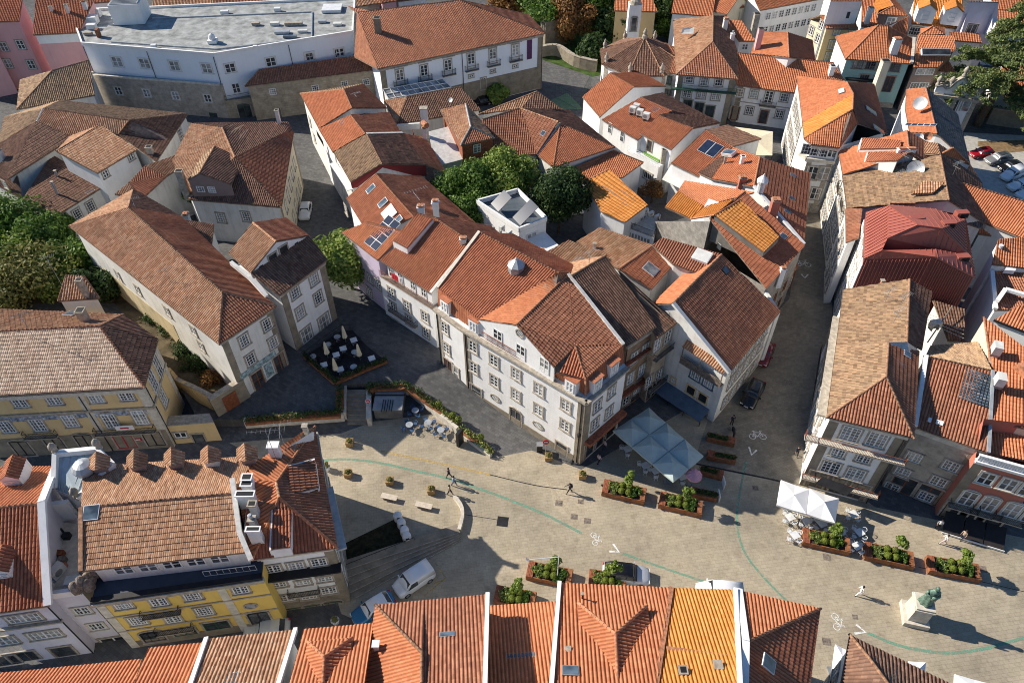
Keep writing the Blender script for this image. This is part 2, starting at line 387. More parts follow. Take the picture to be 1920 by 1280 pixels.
WM = {}
def window_meshes(w, h, kind, nx, ny, fm, sm, gm):
    key = (round(w, 2), round(h, 2), kind, nx, ny, fm, sm, gm)
    if key in WM: return WM[key]
    b = MB(); X, Y, Z = Vector((1, 0, 0)), Vector((0, 1, 0)), Vector((0, 0, 1))     # y = out of the wall
    s = .17; d = .09
    if kind == 'oval':
        n = 20; ring = []
        for rr, y in ((1.28, .0), (1.28, d), (1.0, d), (1.0, .02)):
            ring += [Vector((math.cos(k * 2 * math.pi / n) * w / 2 * rr, y, math.sin(k * 2 * math.pi / n) * h / 2 * rr)) for k in range(n)]
        b.add(ring, [(i * n + k, i * n + (k + 1) % n, (i + 1) * n + (k + 1) % n, (i + 1) * n + k) for i in range(3) for k in range(n)], sm)
        for t in (-.28, 0, .28): b.beam((-w * .42, .05, t * h - h * .12), (w * .42, .05, t * h + h * .12), .04, .04, fm)
        p = MB(); p.add([Vector((math.cos(k * 2 * math.pi / n) * w / 2, .03, math.sin(k * 2 * math.pi / n) * h / 2)) for k in range(n)], [tuple(range(n))], gm)
        WM[key] = (b.mesh('window'), p.mesh('pane')); return WM[key]
    if sm:
        b.box((-(w + s) / 2, d / 2, 0), (s, d, h), sm); b.box(((w + s) / 2, d / 2, 0), (s, d, h), sm)
        if kind == 'arch':
            n = 8
            for k in range(n):
                a0, a1 = math.pi * k / n, math.pi * (k + 1) / n
                b.beam((math.cos(a0) * (w + s) / 2, d / 2, h / 2 + math.sin(a0) * .22 * w), (math.cos(a1) * (w + s) / 2, d / 2, h / 2 + math.sin(a1) * .22 * w), d, s, sm, Vector((0, 1, 0)))
        else: b.box((0, d / 2 + .01, (h + s) / 2), (w + 2 * s + .04, d + .02, s), sm)
        if kind not in ('door', 'shop'): b.box((0, d / 2 + .05, -(h + s * .8) / 2), (w + 2 * s + .1, d + .1, s * .8), sm)
    f = .1
    for x in (-(w - f) / 2, (w - f) / 2): b.box((x, .045, 0), (f, .05, h), fm)
    for z in (-(h - f) / 2, (h - f) / 2): b.box((0, .046, z), (w, .05, f), fm)
    for i in range(1, nx):
        wd = .13 if (nx % 2 == 0 and i == nx // 2) else .055
        b.box((-w / 2 + w * i / nx, .047, 0), (wd, .045, h - f), fm)
    for j in range(1, ny): b.box((0, .0435, -h / 2 + h * j / ny), (w - f, .04, .055 if ny > 2 else .07), fm)
    if kind == 'panel':     # solid lower panel
        b.box((0, .042, -h * .33), (w - f, .03, h * .3), fm)
    p = MB()
    if kind == 'arch':
        pts = [Vector((-w / 2, .028, -h / 2)), Vector((w / 2, .028, -h / 2)), Vector((w / 2, .028, h / 2))] + [Vector((math.cos(math.pi * k / 8) * w / 2, .028, h / 2 + math.sin(math.pi * k / 8) * .22 * w)) for k in range(1, 8)] + [Vector((-w / 2, .028, h / 2))]
        p.add(pts, [tuple(range(len(pts)))], gm)
    else: p.box((0, .014, 0), (w - .02, .028, h - .02), gm)
    WM[key] = (b.mesh('window'), p.mesh('pane')); return WM[key]

def inset_loop(pts, d):
    n = len(pts); out = []
    ar = sum(pts[i].x * pts[(i + 1) % n].y - pts[(i + 1) % n].x * pts[i].y for i in range(n))
    sg = 1 if ar > 0 else -1
    for i in range(n):
        a, b, c = pts[i - 1], pts[i], pts[(i + 1) % n]
        e1 = Vector((b.x - a.x, b.y - a.y)); e2 = Vector((c.x - b.x, c.y - b.y))
        if e1.length < 1e-4 or e2.length < 1e-4: out.append(b.copy()); continue
        n1 = Vector((-e1.y, e1.x)).normalized() * sg; n2 = Vector((-e2.y, e2.x)).normalized() * sg
        k = n1 + n2
        if k.length < .3: o = n1
        else: o = k / max(.35, (1 + n1.dot(n2)))
        out.append(Vector((b.x + o.x * d, b.y + o.y * d, b.z)))
    return out, sg
class B:
    def __init__(s_, name, label, k_, group=None, cat='house', **pts):
        s = s_; k = k_; s.k = k; s.p = {}
        for i, t in pts.items(): s.p[i] = V(t[3] if len(t) > 3 else k, t[0], t[1], t[2])
        c = sum(s.p.values(), Vector()) / len(s.p)
        s.root = thing(name, (c.x, c.y, 0), label, cat, group)
        s.edges = {}
    def par(s, new, a, b, c):                   # a + (c-b)
        s.p[new] = s.p[a] + (s.p[c] - s.p[b]); return s
    def mir(s, new, a, r, f=1.0):               # the matching eave point across ridge point r
        q_ = s.p[r] + (s.p[r] - s.p[a]) * f; s.p[new] = Vector((q_.x, q_.y, s.p[a].z + (1 - f) * 0)); return s
    def drop(s, new, a, z): s.p[new] = Vector((s.p[a].x, s.p[a].y, z)); return s
    def roof(s, faces, style='mid', ridges='', rm=None, flat=False, pitch=.29, course=.48, fine=8, amp=.08, st=.035, name='roof', deck=True, udir=None, mortar=''):
        parts = []; dk = MB()
        for f in faces.split():
            ud = None
            if ':' in f: f, ud = f.split(':')
            pl = [s.p[c] for c in f]
            u = (s.p[ud[1]] - s.p[ud[0]]) if ud else (pl[1] - pl[0])
            if flat: dk.prism([q_ - Vector((0, 0, .015)) for q_ in pl], .14, 't_' + style, 'eave'); continue
            v, fa, uv = tile_mesh(pl, (u.x, u.y), style, pitch, course, amp, st, fine); parts.append((v, fa, uv, 0))
            if deck:
                for dz in (-.04, -.15):
                    v, fa, uv = tile_mesh(pl, (u.x, u.y), style, 1.3, 500, 0, 0, 1, dz); parts.append((v, fa, uv, 1))
                n = len(pl); A_ = np.array([tuple(q_) for q_ in pl]); lo = A_ - [0, 0, .15]; hi_ = A_ + [0, 0, .02]
                parts.append((np.concatenate([lo, hi_]), np.array([[i, (i + 1) % n, n + (i + 1) % n, n + i] for i in range(n)]), np.full((n, 2), .5), 1))
        o = s.root['wl']
        ob = dk.build(name, s.root) if flat else link(name, mesh_from_np(name, parts, [M['t_' + style], M['eave']], o), s.root)
        if ridges:
            rb = MB(); mm = rm or ('ridge_old' if style in ('old', 'lichen', 'dark', 'mid') else 'ridge')
            for r_ in ridges.split():
                for a, b_ in zip(r_[:-1], r_[1:]): ridge_caps(rb, s.p[a], s.p[b_], mm)
            for r_ in mortar.split():
                for a, b_ in zip(r_[:-1], r_[1:]): ridge_caps(rb, s.p[a], s.p[b_], 'mortar', .16)
            rb.build('ridge_tiles', ob, smooth=True)
        s.lastroof = ob
        return s
    def walls(s, loop, mat='white', base=0.0, inset=.3, name='wall', top=-.06, keep=True, lid=True):
        raw = [s.p[c] for c in loop]; pts, sg = inset_loop(raw, inset)
        n = len(pts); b = MB(); L = 0.0
        ids = list(loop)
        if sg < 0: pts = pts[::-1]; ids = ids[::-1]
        for i in range(n):
            j = (i + 1) % n; a, c = pts[i], pts[j]
            l = math.hypot(c.x - a.x, c.y - a.y)
            if l < 1e-3: continue
            za, zc = a.z + top, c.z + top
            b.add([(a.x, a.y, base), (c.x, c.y, base), (c.x, c.y, zc), (a.x, a.y, za)], [(0, 1, 2, 3)], mat,
                  [[(L, base), (L + l, base), (L + l, zc), (L, za)]])
            nrm = Vector((c.y - a.y, a.x - c.x, 0)) / l
            if keep:
                s.edges[ids[i] + ids[j]] = (a, c, nrm, l, base); s.edges[ids[j] + ids[i]] = s.edges[ids[i] + ids[j]]
            L += l
        if lid and max(p.z for p in pts) - min(p.z for p in pts) < .6: b.add([(p.x, p.y, min(q_.z for q_ in pts) + top - .05) for p in pts], [tuple(range(n))], mat)
        s.wall = b.build(name, s.root); return s
    def on_edge(s, e, k, x, y):
        a, c, nrm, l, base = s.edges[e]; r_ = ray(k, x, y)
        t = (nrm.dot(a) - nrm.z * 0 - nrm.dot(Vector((0, 0, CH)))) / nrm.dot(Vector(r_))
        return Vector((r_[0] * t, r_[1] * t, CH + r_[2] * t))
    def win_at(s, e, p, w=1.0, h=1.5, kind='sash', nx=2, ny=3, fm='frame', sm='stone', gm=None, name='window'):
        a, c, nrm, l, base = s.edges[e]; X = Vector((c.x - a.x, c.y - a.y, 0)) / l
        gm = gm or random.choice(['glass', 'glass', 'glass3', 'glass2'])
        wm, pm = window_meshes(w, h, kind, nx, ny, fm, sm, gm)
        o = link(name, wm, s.root); pn = link('pane', pm, o)
        rel = p - Vector(s.root['wl'])
        mt = Matrix(((-X.x, nrm.x, 0, rel.x), (-X.y, nrm.y, 0, rel.y), (0, 0, 1, rel.z), (0, 0, 0, 1)))
        if mt.determinant() < 0:
            mt = Matrix(((X.x, nrm.x, 0, rel.x), (X.y, nrm.y, 0, rel.y), (0, 0, 1, rel.z), (0, 0, 0, 1)))
        o.matrix_local = mt; return o
    def win(s, e, pts, w=1.0, h=1.5, k=None, **kw):
        for (x, y) in pts: s.win_at(e, s.on_edge(e, k or s.k, x, y), w, h, **kw)
        return s
    def wing(s, e, n, zs, w=1.0, h=1.5, m0=.1, m1=.1, rev=False, **kw):
        a, c, nrm, l, base = s.edges[e]
        for z in zs:
            for i in range(n):
                t = m0 + (1 - m0 - m1) * ((i + .5) / n); p = a.lerp(c, t)
                s.win_at(e, Vector((p.x, p.y, z)), w, h, **kw)
        return s
    def band(s, e, z, ht, mat='stone', out=.12, name='cornice', t0=0.0, t1=1.0):
        a, c, nrm, l, base = s.edges[e]; b = MB()
        p0 = a.lerp(c, t0); p1 = a.lerp(c, t1)
        ln = math.hypot(p1.x - p0.x, p1.y - p0.y); X = (p1 - p0); X.z = 0; X.normalize()
        mid = (p0 + p1) / 2; mid = Vector((mid.x, mid.y, z)) + nrm * (out / 2 - .02)
        b.box(mid, (ln + out * .6, out + .04, ht), mat, X, nrm); b.build(name, s.root); return s
    def pilaster(s, e, ts, z0, z1, w=.6, mat='stone', out=.06):
        a, c, nrm, l, base = s.edges[e]; X = Vector((c.x - a.x, c.y - a.y, 0)) / l
        for t in ts:
            b = MB(); p = a.lerp(c, t); t_ = min(max(t * l, w / 2), l - w / 2); p = a + X * t_
            b.box(Vector((p.x, p.y, (z0 + z1) / 2)) + nrm * (out / 2 - .02), (w, out + .04, z1 - z0), mat, X, nrm); b.build('corner_pilaster', s.root)
        return s
    def balcony(s, e, pts, w=1.8, k=None, d=.55, h=.95, mat='iron', slab='stone', depth_z=0.0):
        a, c, nrm, l, base = s.edges[e]; X = Vector((c.x - a.x, c.y - a.y, 0)) / l
        for (x, y) in pts:
            p = s.on_edge(e, k or s.k, x, y); b = MB()
            b.box(p + nrm * d / 2, (w, d, .12), slab, X, nrm)
            o = p + nrm * (d - .04)
            rail(b, [p + nrm * .02 - X * (w / 2 - .03), o - X * (w / 2 - .03), o + X * (w / 2 - .03), p + nrm * .02 + X * (w / 2 - .03)], h, mat)
            b.build('balcony', s.root)
        return s
    def rails(s, pts, h=.95, mat='iron', name='railing', sp=.14):
        b = MB(); rail(b, pts, h, mat, sp); b.build(name, s.root); return s
    def pipe(s, e, t, z0=0.1, z1=None, mat='iron'):
        a, c, nrm, l, base = s.edges[e]; p = a.lerp(c, t) + nrm * .1; b = MB()
        b.tube([(p.x, p.y, z0), (p.x, p.y, (z1 or min(a.z, c.z) - .2))], .055, mat, 6); b.build('downpipe', s.root); return s
    def face_pt(s, f, k, x, y):
        a, b_, c = (s.p[i] for i in f[:3]); n = (b_ - a).cross(c - a).normalized()
        if n.z < 0: n = -n
        r_ = Vector(ray(k, x, y)); o = Vector((0, 0, CH)); t = n.dot(a - o) / n.dot(r_); p = o + r_ * t
        X = (b_ - a).normalized(); Y = n.cross(X); return p, X, Y, n
    def skylight(s, f, pts, w=.8, h=1.1, k=None, lift=.1, mat='glassb', fr='grey', name='skylight'):
        for (x, y) in pts:
            p, X, Y, n = s.face_pt(f, k or s.k, x, y); b = MB()
            b.box(p + n * lift * .6, (w, h, lift), fr, X, Y, n); o = b.build(name, s.root)
            g = MB(); g.box(p + n * (lift * 1.1 + .01), (w - .14, h - .14, .02), mat, X, Y, n); g.build('pane', o)
        return s
    def solar(s, f, x, y, nx=2, ny=4, pw=1.0, ph=1.6, k=None, mat='solar', fr='whitemetal'):
        p, X, Y, n = s.face_pt(f, k or s.k, x, y); b = MB()
        for i in range(nx):
            for j in range(ny):
                c = p + X * ((i - (nx - 1) / 2) * pw) + Y * ((j - (ny - 1) / 2) * ph) + n * .16
                b.box(c, (pw - .02, ph - .02, .04), fr, X, Y, n); b.box(c + n * .022, (pw - .1, ph - .1, .012), mat, X, Y, n)
        b.build('solar_panel', s.root); return s
    def chimney(s, x, y, z, w=.6, d=.6, h=1.6, k=None, mat='white2', cap='tile', ang=0.0, dz=2.0):
        p = V(k or s.k, x, y, z); b = MB(); X = Vector((math.cos(ang), math.sin(ang), 0)); Y = Vector((-X.y, X.x, 0))
        b.box(p + Vector((0, 0, (h - dz) / 2)), (w, d, h + dz), mat, X, Y)
        b.box(p + Vector((0, 0, h + .03)), (w + .16, d + .16, .1), 'stone' if mat != 'white' else 'white', X, Y)
        if cap == 'tile':
            for sx in (-1, 1): b.beam(p + X * sx * w * .26 + Y * (-d / 2) + Vector((0, 0, h + .22)), p + X * sx * w * .26 + Y * (d / 2) + Vector((0, 0, h + .22)), w * .42, .12, 'ridge')
            for sx in (-1, 1): b.box(p + X * sx * w * .4 + Vector((0, 0, h + .13)), (.08, d * .9, .14), mat, X, Y)
        elif cap == 'pot': b.lathe([(.14, h), (.17, h + .5), (.2, h + .55), (.12, h + .6)], 'zinc', p, 10)
        elif cap == 'open': b.box(p + Vector((0, 0, h + .09)), (w - .1, d - .1, .03), 'black', X, Y)
        b.build('chimney', s.root); return s
    def ac(s, pts, z, k=None, ang=0.3, w=.85, d=.4, h=.65, mat='ac'):
        X = Vector((math.cos(ang), math.sin(ang), 0)); Y = Vector((-X.y, X.x, 0))
        for (x, y) in pts:
            p = V(k or s.k, x, y, z); b = MB(); b.box(p + Vector((0, 0, h / 2)), (w, d, h), mat, X, Y)
            for sx in (-1, 1): b.box(p + X * sx * w * .35 + Vector((0, 0, -.2)), (.06, d, .42), 'grey', X, Y)
            b.tube([p + Y * -(d / 2 + .012) + Vector((-X.x * .08, -X.y * .08, h / 2)), p + Y * -(d / 2 - .02) + Vector((-X.x * .08, -X.y * .08, h / 2))], h * .36, 'grey', 14)
            b.build('air_conditioner', s.root)
        return s
    def antenna(s, x, y, z, h=2.5, k=None, ang=0.5, L=1.6):
        p = V(k or s.k, x, y, z); b = MB(); X = Vector((math.cos(ang), math.sin(ang), 0)); Y = Vector((-X.y, X.x, 0))
        t = p + Vector((0, 0, h)); b.tube([p - Vector((0, 0, 1.6)), t], .025, 'grey', 5)
        b.tube([t - X * L / 2, t + X * L / 2], .018, 'grey', 4)
        for i in range(9):
            c = t + X * (L * (i / 8 - .5)); hw = .16 + .022 * i; b.tube([c - Y * hw, c + Y * hw], .010, 'grey', 4)
        c = t - Vector((0, 0, h * .3)); b.tube([c - Y * L * .35, c + Y * L * .35], .016, 'grey', 4)
        for i in range(5):
            e = c + Y * (L * .7 * (i / 4 - .5)); b.tube([e - X * .22, e + X * .22], .010, 'grey', 4)
        b.build('antenna', s.root); return s
    def dish(s, x, y, z, r_=.4, k=None, dirv=(-.5, -.6, .6), mat='whitemetal'):
        p = V(k or s.k, x, y, z); d = Vector(dirv).normalized(); b = MB(); a = d.cross(Vector((0, 0, 1))).normalized(); c = d.cross(a)
        n = 14; vs = [p]; fs = []
        for i, (f, dz) in enumerate(((.5, .05), (1.0, .18))):
            for j in range(n): vs.append(p + (a * math.cos(j * 2 * math.pi / n) + c * math.sin(j * 2 * math.pi / n)) * r_ * f + d * dz * r_ * 2)
        for j in range(n):
            fs.append((0, 1 + j, 1 + (j + 1) % n)); fs.append((1 + j, 1 + n + j, 1 + n + (j + 1) % n, 1 + (j + 1) % n))
        b.add(vs, fs, mat); b.tube([p - Vector((0, 0, .8)), p], .03, 'grey', 5); b.tube([p - c * r_ * .9, p + d * r_ * 1.1], .015, 'grey', 4)
        b.build('satellite_dish', s.root, smooth=True); return s
    def slab(s, ids, thick, mat, name, side=None, dz=0.0):
        b = MB(); b.prism([(s.p[i] if isinstance(i, str) else Vector(i)) + Vector((0, 0, dz)) for i in ids], thick, mat, side); b.build(name, s.root); return s
    def bars(s, segs, wd, ht, mat, name, dz=0.0):
        b = MB()
        for a, c in segs:
            b.beam((s.p[a] if isinstance(a, str) else a) + Vector((0, 0, dz)), (s.p[c] if isinstance(c, str) else c) + Vector((0, 0, dz)), wd, ht, mat)
        b.build(name, s.root); return s
    def onp(s, new, k, x, y, i, j):              # the point seen at (x, y) in the upright plane through i and j
        a, c = s.p[i], s.p[j]; n = Vector((c.y - a.y, a.x - c.x, 0)); r_ = Vector(ray(k or s.k, x, y)); o = Vector((0, 0, CH))
        s.p[new] = o + r_ * (n.dot(a - o) / n.dot(r_)); return s
    def panel(s, ids, zb, mat, name='gable_wall', th=.16, keep=None):
        """upright wall whose top runs through the given points"""
        b = MB(); pl = [s.p[i] for i in ids]; a, c = pl[0], pl[-1]
        X = Vector((c.x - a.x, c.y - a.y, 0)); l = X.length; X /= l; n = Vector((X.y, -X.x, 0))
        top = [p - Vector((0, 0, .05)) for p in pl]; bot = [Vector((c.x, c.y, zb)), Vector((a.x, a.y, zb))]
        f = top + bot; bk = [p - n * th for p in f]; m = len(f)
        b.add(f + bk, [tuple(range(m)), tuple(range(2 * m - 1, m - 1, -1))] + [(i, m + i, m + (i + 1) % m, (i + 1) % m) for i in range(m)], mat)
        b.build(name, s.root)
        if keep:
            if n.dot(Vector((0, 0, CH)) - a) < 0: s.edges[keep] = (c - n * th, a - n * th, -n, l, zb)
            else: s.edges[keep] = (a, c, n, l, zb)
        return s
    def dormer(s, x, y, z, facing, w=1.2, h=1.3, depth=2.0, k=None, wallm='white', style='new', kind='gable', win=True, rise=.45, ny=2, nx=2, ww=None):
        """facing: unit plan direction it looks to; (x,y) = foot of its front, at height z"""
        p = V(k or s.k, x, y, z); n = Vector((facing[0], facing[1], 0)).normalized(); X = Vector((-n.y, n.x, 0))
        b = MB(); bk = p - n * depth
        b.box((p + bk) / 2 + Vector((0, 0, h / 2 - .2)), (w, depth, h + .4), wallm, X, n)
        if kind == 'gable':
            vs = [p - X * w / 2 + Vector((0, 0, h)), p + X * w / 2 + Vector((0, 0, h)), p + Vector((0, 0, h + rise)), bk - X * w / 2 + Vector((0, 0, h)), bk + X * w / 2 + Vector((0, 0, h)), bk + Vector((0, 0, h + rise))]
            b.add(vs, [(0, 1, 2), (5, 4, 3)], wallm)
        ob = b.build('dormer', s.root)
        e = .14; parts = []
        zz = Vector((0, 0, h + .03))
        if kind == 'gable':
            rz = Vector((0, 0, h + rise + .06))
            for sg in (-1, 1):
                pl = [p + X * sg * (w / 2 + e) + n * e + zz - Vector((0, 0, e * rise / w)), bk + X * sg * (w / 2 + e) + zz - Vector((0, 0, e * rise / w)), bk + rz, p + n * e + rz]
                v, f, uv = tile_mesh(pl, (n.x, n.y), style); parts.append((v, f, uv, 0))
        elif kind == 'shed':
            pl = [p - X * (w / 2 + e) + n * e + zz, p + X * (w / 2 + e) + n * e + zz, bk + X * (w / 2 + e) + zz + Vector((0, 0, rise)), bk - X * (w / 2 + e) + zz + Vector((0, 0, rise))]
            v, f, uv = tile_mesh(pl, (X.x, X.y), style); parts.append((v, f, uv, 0))
        elif kind == 'flat':
            fb = MB(); fb.box((p + bk) / 2 + n * .05 + Vector((0, 0, h + .06)), (w + .2, depth + .1, .1), 't_' + style if ('t_' + style) in M else style, X, n); fb.build('dormer_roof', ob)
        if parts: link('dormer_roof', mesh_from_np('dormer_roof', parts, [M['t_' + style]], s.root['wl']), ob)
        if win:
            ww = ww or w - .42
            wm, pm = window_meshes(ww, h - .4, 'sash', nx, ny, 'frame', None, 'glass')
            wo = link('window', wm, ob); rel = p + Vector((0, 0, h / 2 - .02)) - Vector(s.root['wl'])
            wo.matrix_local = Matrix(((X.x, n.x, 0, rel.x), (X.y, n.y, 0, rel.y), (0, 0, 1, rel.z), (0, 0, 0, 1)))
            pm2 = bpy.data.objects.new('window_pane', pm); COL.objects.link(pm2); pm2.parent = ob; pm2.matrix_local = wo.matrix_local.copy()
        return s
def rail(b, pts, h, mat, sp=.14):
    for a, c in zip(pts[:-1], pts[1:]):
        a, c = Vector(a), Vector(c); L = (c - a).length
        b.beam(a + Vector((0, 0, h)), c + Vector((0, 0, h)), .05, .04, mat); b.beam(a + Vector((0, 0, .12)), c + Vector((0, 0, .12)), .03, .03, mat)
        n = max(1, int(L / sp))
        for i in range(n + 1):
            p = a.lerp(c, i / n); b.beam(p + Vector((0, 0, .06)), p + Vector((0, 0, h)), .022, .022, mat)
def ridge_caps(b, a, c, mat, r_=.14):
    a, c = Vector(a), Vector(c); L = (c - a).length; n = max(1, int(L / .42)); X = (c - a).normalized()
    S = X.cross(Vector((0, 0, 1))).normalized(); U = S.cross(X)
    vs = []; fs = []; m = 5
    for i in range(n):
        for t, rr in ((i / n, r_), ((i + 1.12) / n, r_ * .82)):
            p = a.lerp(c, min(t, 1.01)) + U * .02
            for k in range(m + 1):
                an = math.pi * (k / m); vs.append(p + S * math.cos(an) * rr + U * math.sin(an) * rr)
        o = i * 2 * (m + 1)
        for k in range(m): fs.append((o + k, o + k + 1, o + m + 1 + k + 1, o + m + 1 + k))
        fs.append(tuple(o + k for k in range(m + 1)))
    b.add(vs, fs, mat)
def dirpx(k, a, b, z=0):
    v = V(k, *b, z) - V(k, *a, z); v.z = 0; return v.normalized()
def paving(name, c1, c2, mort, bw, bh, rot):
    m, nt, b = nmat(name); p = pos(nt)
    mp = node(nt, 'ShaderNodeMapping'); mp.inputs['Rotation'].default_value = (0, 0, rot); nt.links.new(p, mp.inputs[0])
    br = node(nt, 'ShaderNodeTexBrick', i_Scale=1.0, i_Mortar_Size=.010, i_Mortar_Smooth=.3, i_Bias=-.1, i_Brick_Width=bw, i_Row_Height=bh); br.offset = .45
    br.inputs['Color1'].default_value = (*c1, 1); br.inputs['Color2'].default_value = (*c2, 1); br.inputs['Mortar'].default_value = (*mort, 1)
    nt.links.new(mp.outputs[0], br.inputs[0])
    f = noise(nt, p, .13, 6, .65); r = ramp(nt, [(.3, (.68, .68, .68)), (.7, (1.12, 1.1, 1.06))]); nt.links.new(f, r.inputs[0])
    c = mixc(nt, 1.0, br.outputs['Color'], r.outputs[0], 'MULTIPLY')
    f2 = noise(nt, p, .9, 6, .75); r2 = ramp(nt, [(.5, (1, 1, 1)), (.72, (.64, .62, .60))]); nt.links.new(f2, r2.inputs[0])
    c = mixc(nt, .8, c, r2.outputs[0], 'MULTIPLY')
    vo = node(nt, 'ShaderNodeTexVoronoi', i_Scale=.17); vo.distance = 'MANHATTAN'; nt.links.new(mp.outputs[0], vo.inputs['Vector'])   # relaid areas
    sp = node(nt, 'ShaderNodeSeparateColor'); nt.links.new(vo.outputs['Color'], sp.inputs[0]); r4 = ramp(nt, [(0, (.92, .92, .92)), (1, (1.05, 1.04, 1.03))]); nt.links.new(sp.outputs[0], r4.inputs[0]); c = mixc(nt, 1.0, c, r4.outputs[0], 'MULTIPLY')
    f3 = noise(nt, p, 6, 3, .6); r3 = ramp(nt, [(.3, (.88, .88, .88)), (.7, (1.08, 1.08, 1.08))]); nt.links.new(f3, r3.inputs[0])
    c = mixc(nt, .7, c, r3.outputs[0], 'MULTIPLY')
    nt.links.new(c, b.inputs['Base Color']); b.inputs['Roughness'].default_value = .85; b.inputs['Specular IOR Level'].default_value = .25
    bp = node(nt, 'ShaderNodeBump', i_Strength=.4, i_Distance=.02); nt.links.new(br.outputs['Fac'], bp.inputs['Height']); bp.invert = True
    nt.links.new(bp.outputs[0], b.inputs['Normal']); return m
M['plaza'] = paving('granite_slabs', (.43, .375, .28), (.48, .42, .32), (.30, .26, .20), .56, .36, -.13)
M['street'] = paving('granite_setts', (.11, .112, .116), (.165, .165, .165), (.07, .07, .072), .55, .36, .55)
def sheet(nm, pts, mat, z=.0):
    m = MB(); m.add([(p[0], p[1], z) for p in pts], [tuple(range(len(pts)))], mat)
    v0 = [Vector((p[0], p[1], 0)) for p in pts]
    ar = sum(v0[i].x * v0[(i + 1) % len(v0)].y - v0[(i + 1) % len(v0)].x * v0[i].y for i in range(len(v0)))
    if ar < 0: m.f[0] = m.f[0][::-1]
    return tag(m.build(nm), None, None, kind='structure')
sheet('ground', [(-900, -300), (900, -300), (900, 1500), (-900, 1500)], plain('earth', (.14, .12, .09), .95, 0, .3), -.02)
sheet('pavement', [(-110, -20), (110, -20), (170, 190), (-170, 190)], 'street', 0.0)
SQ = [('S', 430, 830), ('S', 640, 812), ('S', 700, 790), ('S', 860, 770), ('S', 960, 830), ('S', 1090, 880), ('S', 1300, 760), ('S', 1480, 560), ('S', 1545, 560), ('S', 1510, 850), ('S', 1640, 950), ('S', 1930, 1010), ('S', 2700, 1230), ('S', 2600, 1700), ('S', 1100, 1420), ('S', 850, 1240), ('S', 640, 1150), ('S', 560, 900)]
sheet('plaza', [V(k, x, y) for k, x, y in SQ], 'plaza', .006)
M['lane'] = paving('shaded_lane_setts', (.24, .215, .175), (.31, .28, .225), (.16, .14, .115), .5, .32, -.35)  # same granite, dirtier, with the side street's shade put into its colour
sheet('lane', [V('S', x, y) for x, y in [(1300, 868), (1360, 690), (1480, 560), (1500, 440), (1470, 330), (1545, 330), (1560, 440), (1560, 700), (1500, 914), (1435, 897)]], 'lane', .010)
TW = [V('D2', x, y, 0.0) for x, y in [(150, 352), (808, 308), (815, 128), (960, 124), (985, 140), (1240, 135), (1560, 400), (1790, 562)]]
TP = [(p.x, p.y) for p in TW] + [(3, 50.5), (8, 50), (8, 97), (-78, 97), (-78, 63), (-41, 61), (-36, 54)]
bm = bmesh.new(); bm.faces.new([bm.verts.new((x, y, 0)) for x, y in TP])
for ax in (0, 1):
    for i in range(-80, 100, 2):
        n_ = Vector((1 - ax, ax, 0)); bmesh.ops.bisect_plane(bm, geom=bm.verts[:] + bm.edges[:] + bm.faces[:], plane_co=n_ * i, plane_no=n_)
for v in bm.verts: v.co.z = terr_h(v.co.x, v.co.y) + .01
ed = [e for e in bm.edges if e.is_boundary]; ex = bmesh.ops.extrude_edge_only(bm, edges=ed)
for v in ex['geom']:
    if isinstance(v, bmesh.types.BMVert): v.co.z = -.1
bmesh.ops.recalc_face_normals(bm, faces=bm.faces); me = bpy.data.meshes.new('upper_terrace'); bm.to_mesh(me); bm.free(); me.materials.append(M['street']); tag(link('upper_terrace', me), None, None, kind='structure')
TERR.extend(TP)
b = B('pink_house', 'pink rendered house at the upper left corner with grey framed windows under a red roof', 'A1',
      a=(-170, 128, 13), b=(108, 120, 13), c=(128, -25, 15.5), d=(-130, -20, 15.5))
b.par('e', 'd', 'a', 'd').par('f', 'c', 'b', 'c'); b.p['e'].z = b.p['f'].z = 13
b.roof('abcd', 'red', 'dc').walls('abcd', 'pink', keep=True)
b.win('ab', [(22, 262), (116, 250), (45, 355), (175, 360)], 1.3, 1.7, nx=2, ny=2)
b = B('pink_house', 'pink house with red tiled roof and white band below its eave, left of the hospital', 'A1',
      a=(185, 197, 11.5), b=(440, 184, 11.5), c=(530, -12, 15), d=(200, -12, 15))
b.par('e', 'd', 'a', 'd').par('f', 'c', 'b', 'c'); b.p['e'].z = b.p['f'].z = 11.5
b.roof('abcd', 'red', 'dc').walls('abcd', 'pink').band('ab', 10.5, 1.5, 'white', .06, 'wall_band')
b.chimney(290, 60, 13.8, .5, .5, .7, cap='open').chimney(375, 50, 14.2, .5, .5, .7, cap='open').chimney(478, 40, 14.2, .7, .7, 1.0)
b = B('pink_house', 'pink house cut by the left photo edge, only its side wall showing', 'A1',
      a=(-60, 175, 12), b=(-260, 210, 12), c=(-330, 60, 12), d=(-130, 30, 12))
b.roof('abcd', 'red', '').walls('abcd', 'pink')
b = B('old_house', 'low old house with mossy brown hip roof between pink house and stone hospital wing', 'A1',
      a=(92, 614, 6.5), b=(530, 532, 6.5), c=(497, 338, 9.5), d=(292, 395, 9.5), e=(112, 447, 7.5), f=(300, 380, 9))
b.roof('abcd ade', 'lichen', 'ad dc').walls('abcde', 'white2')

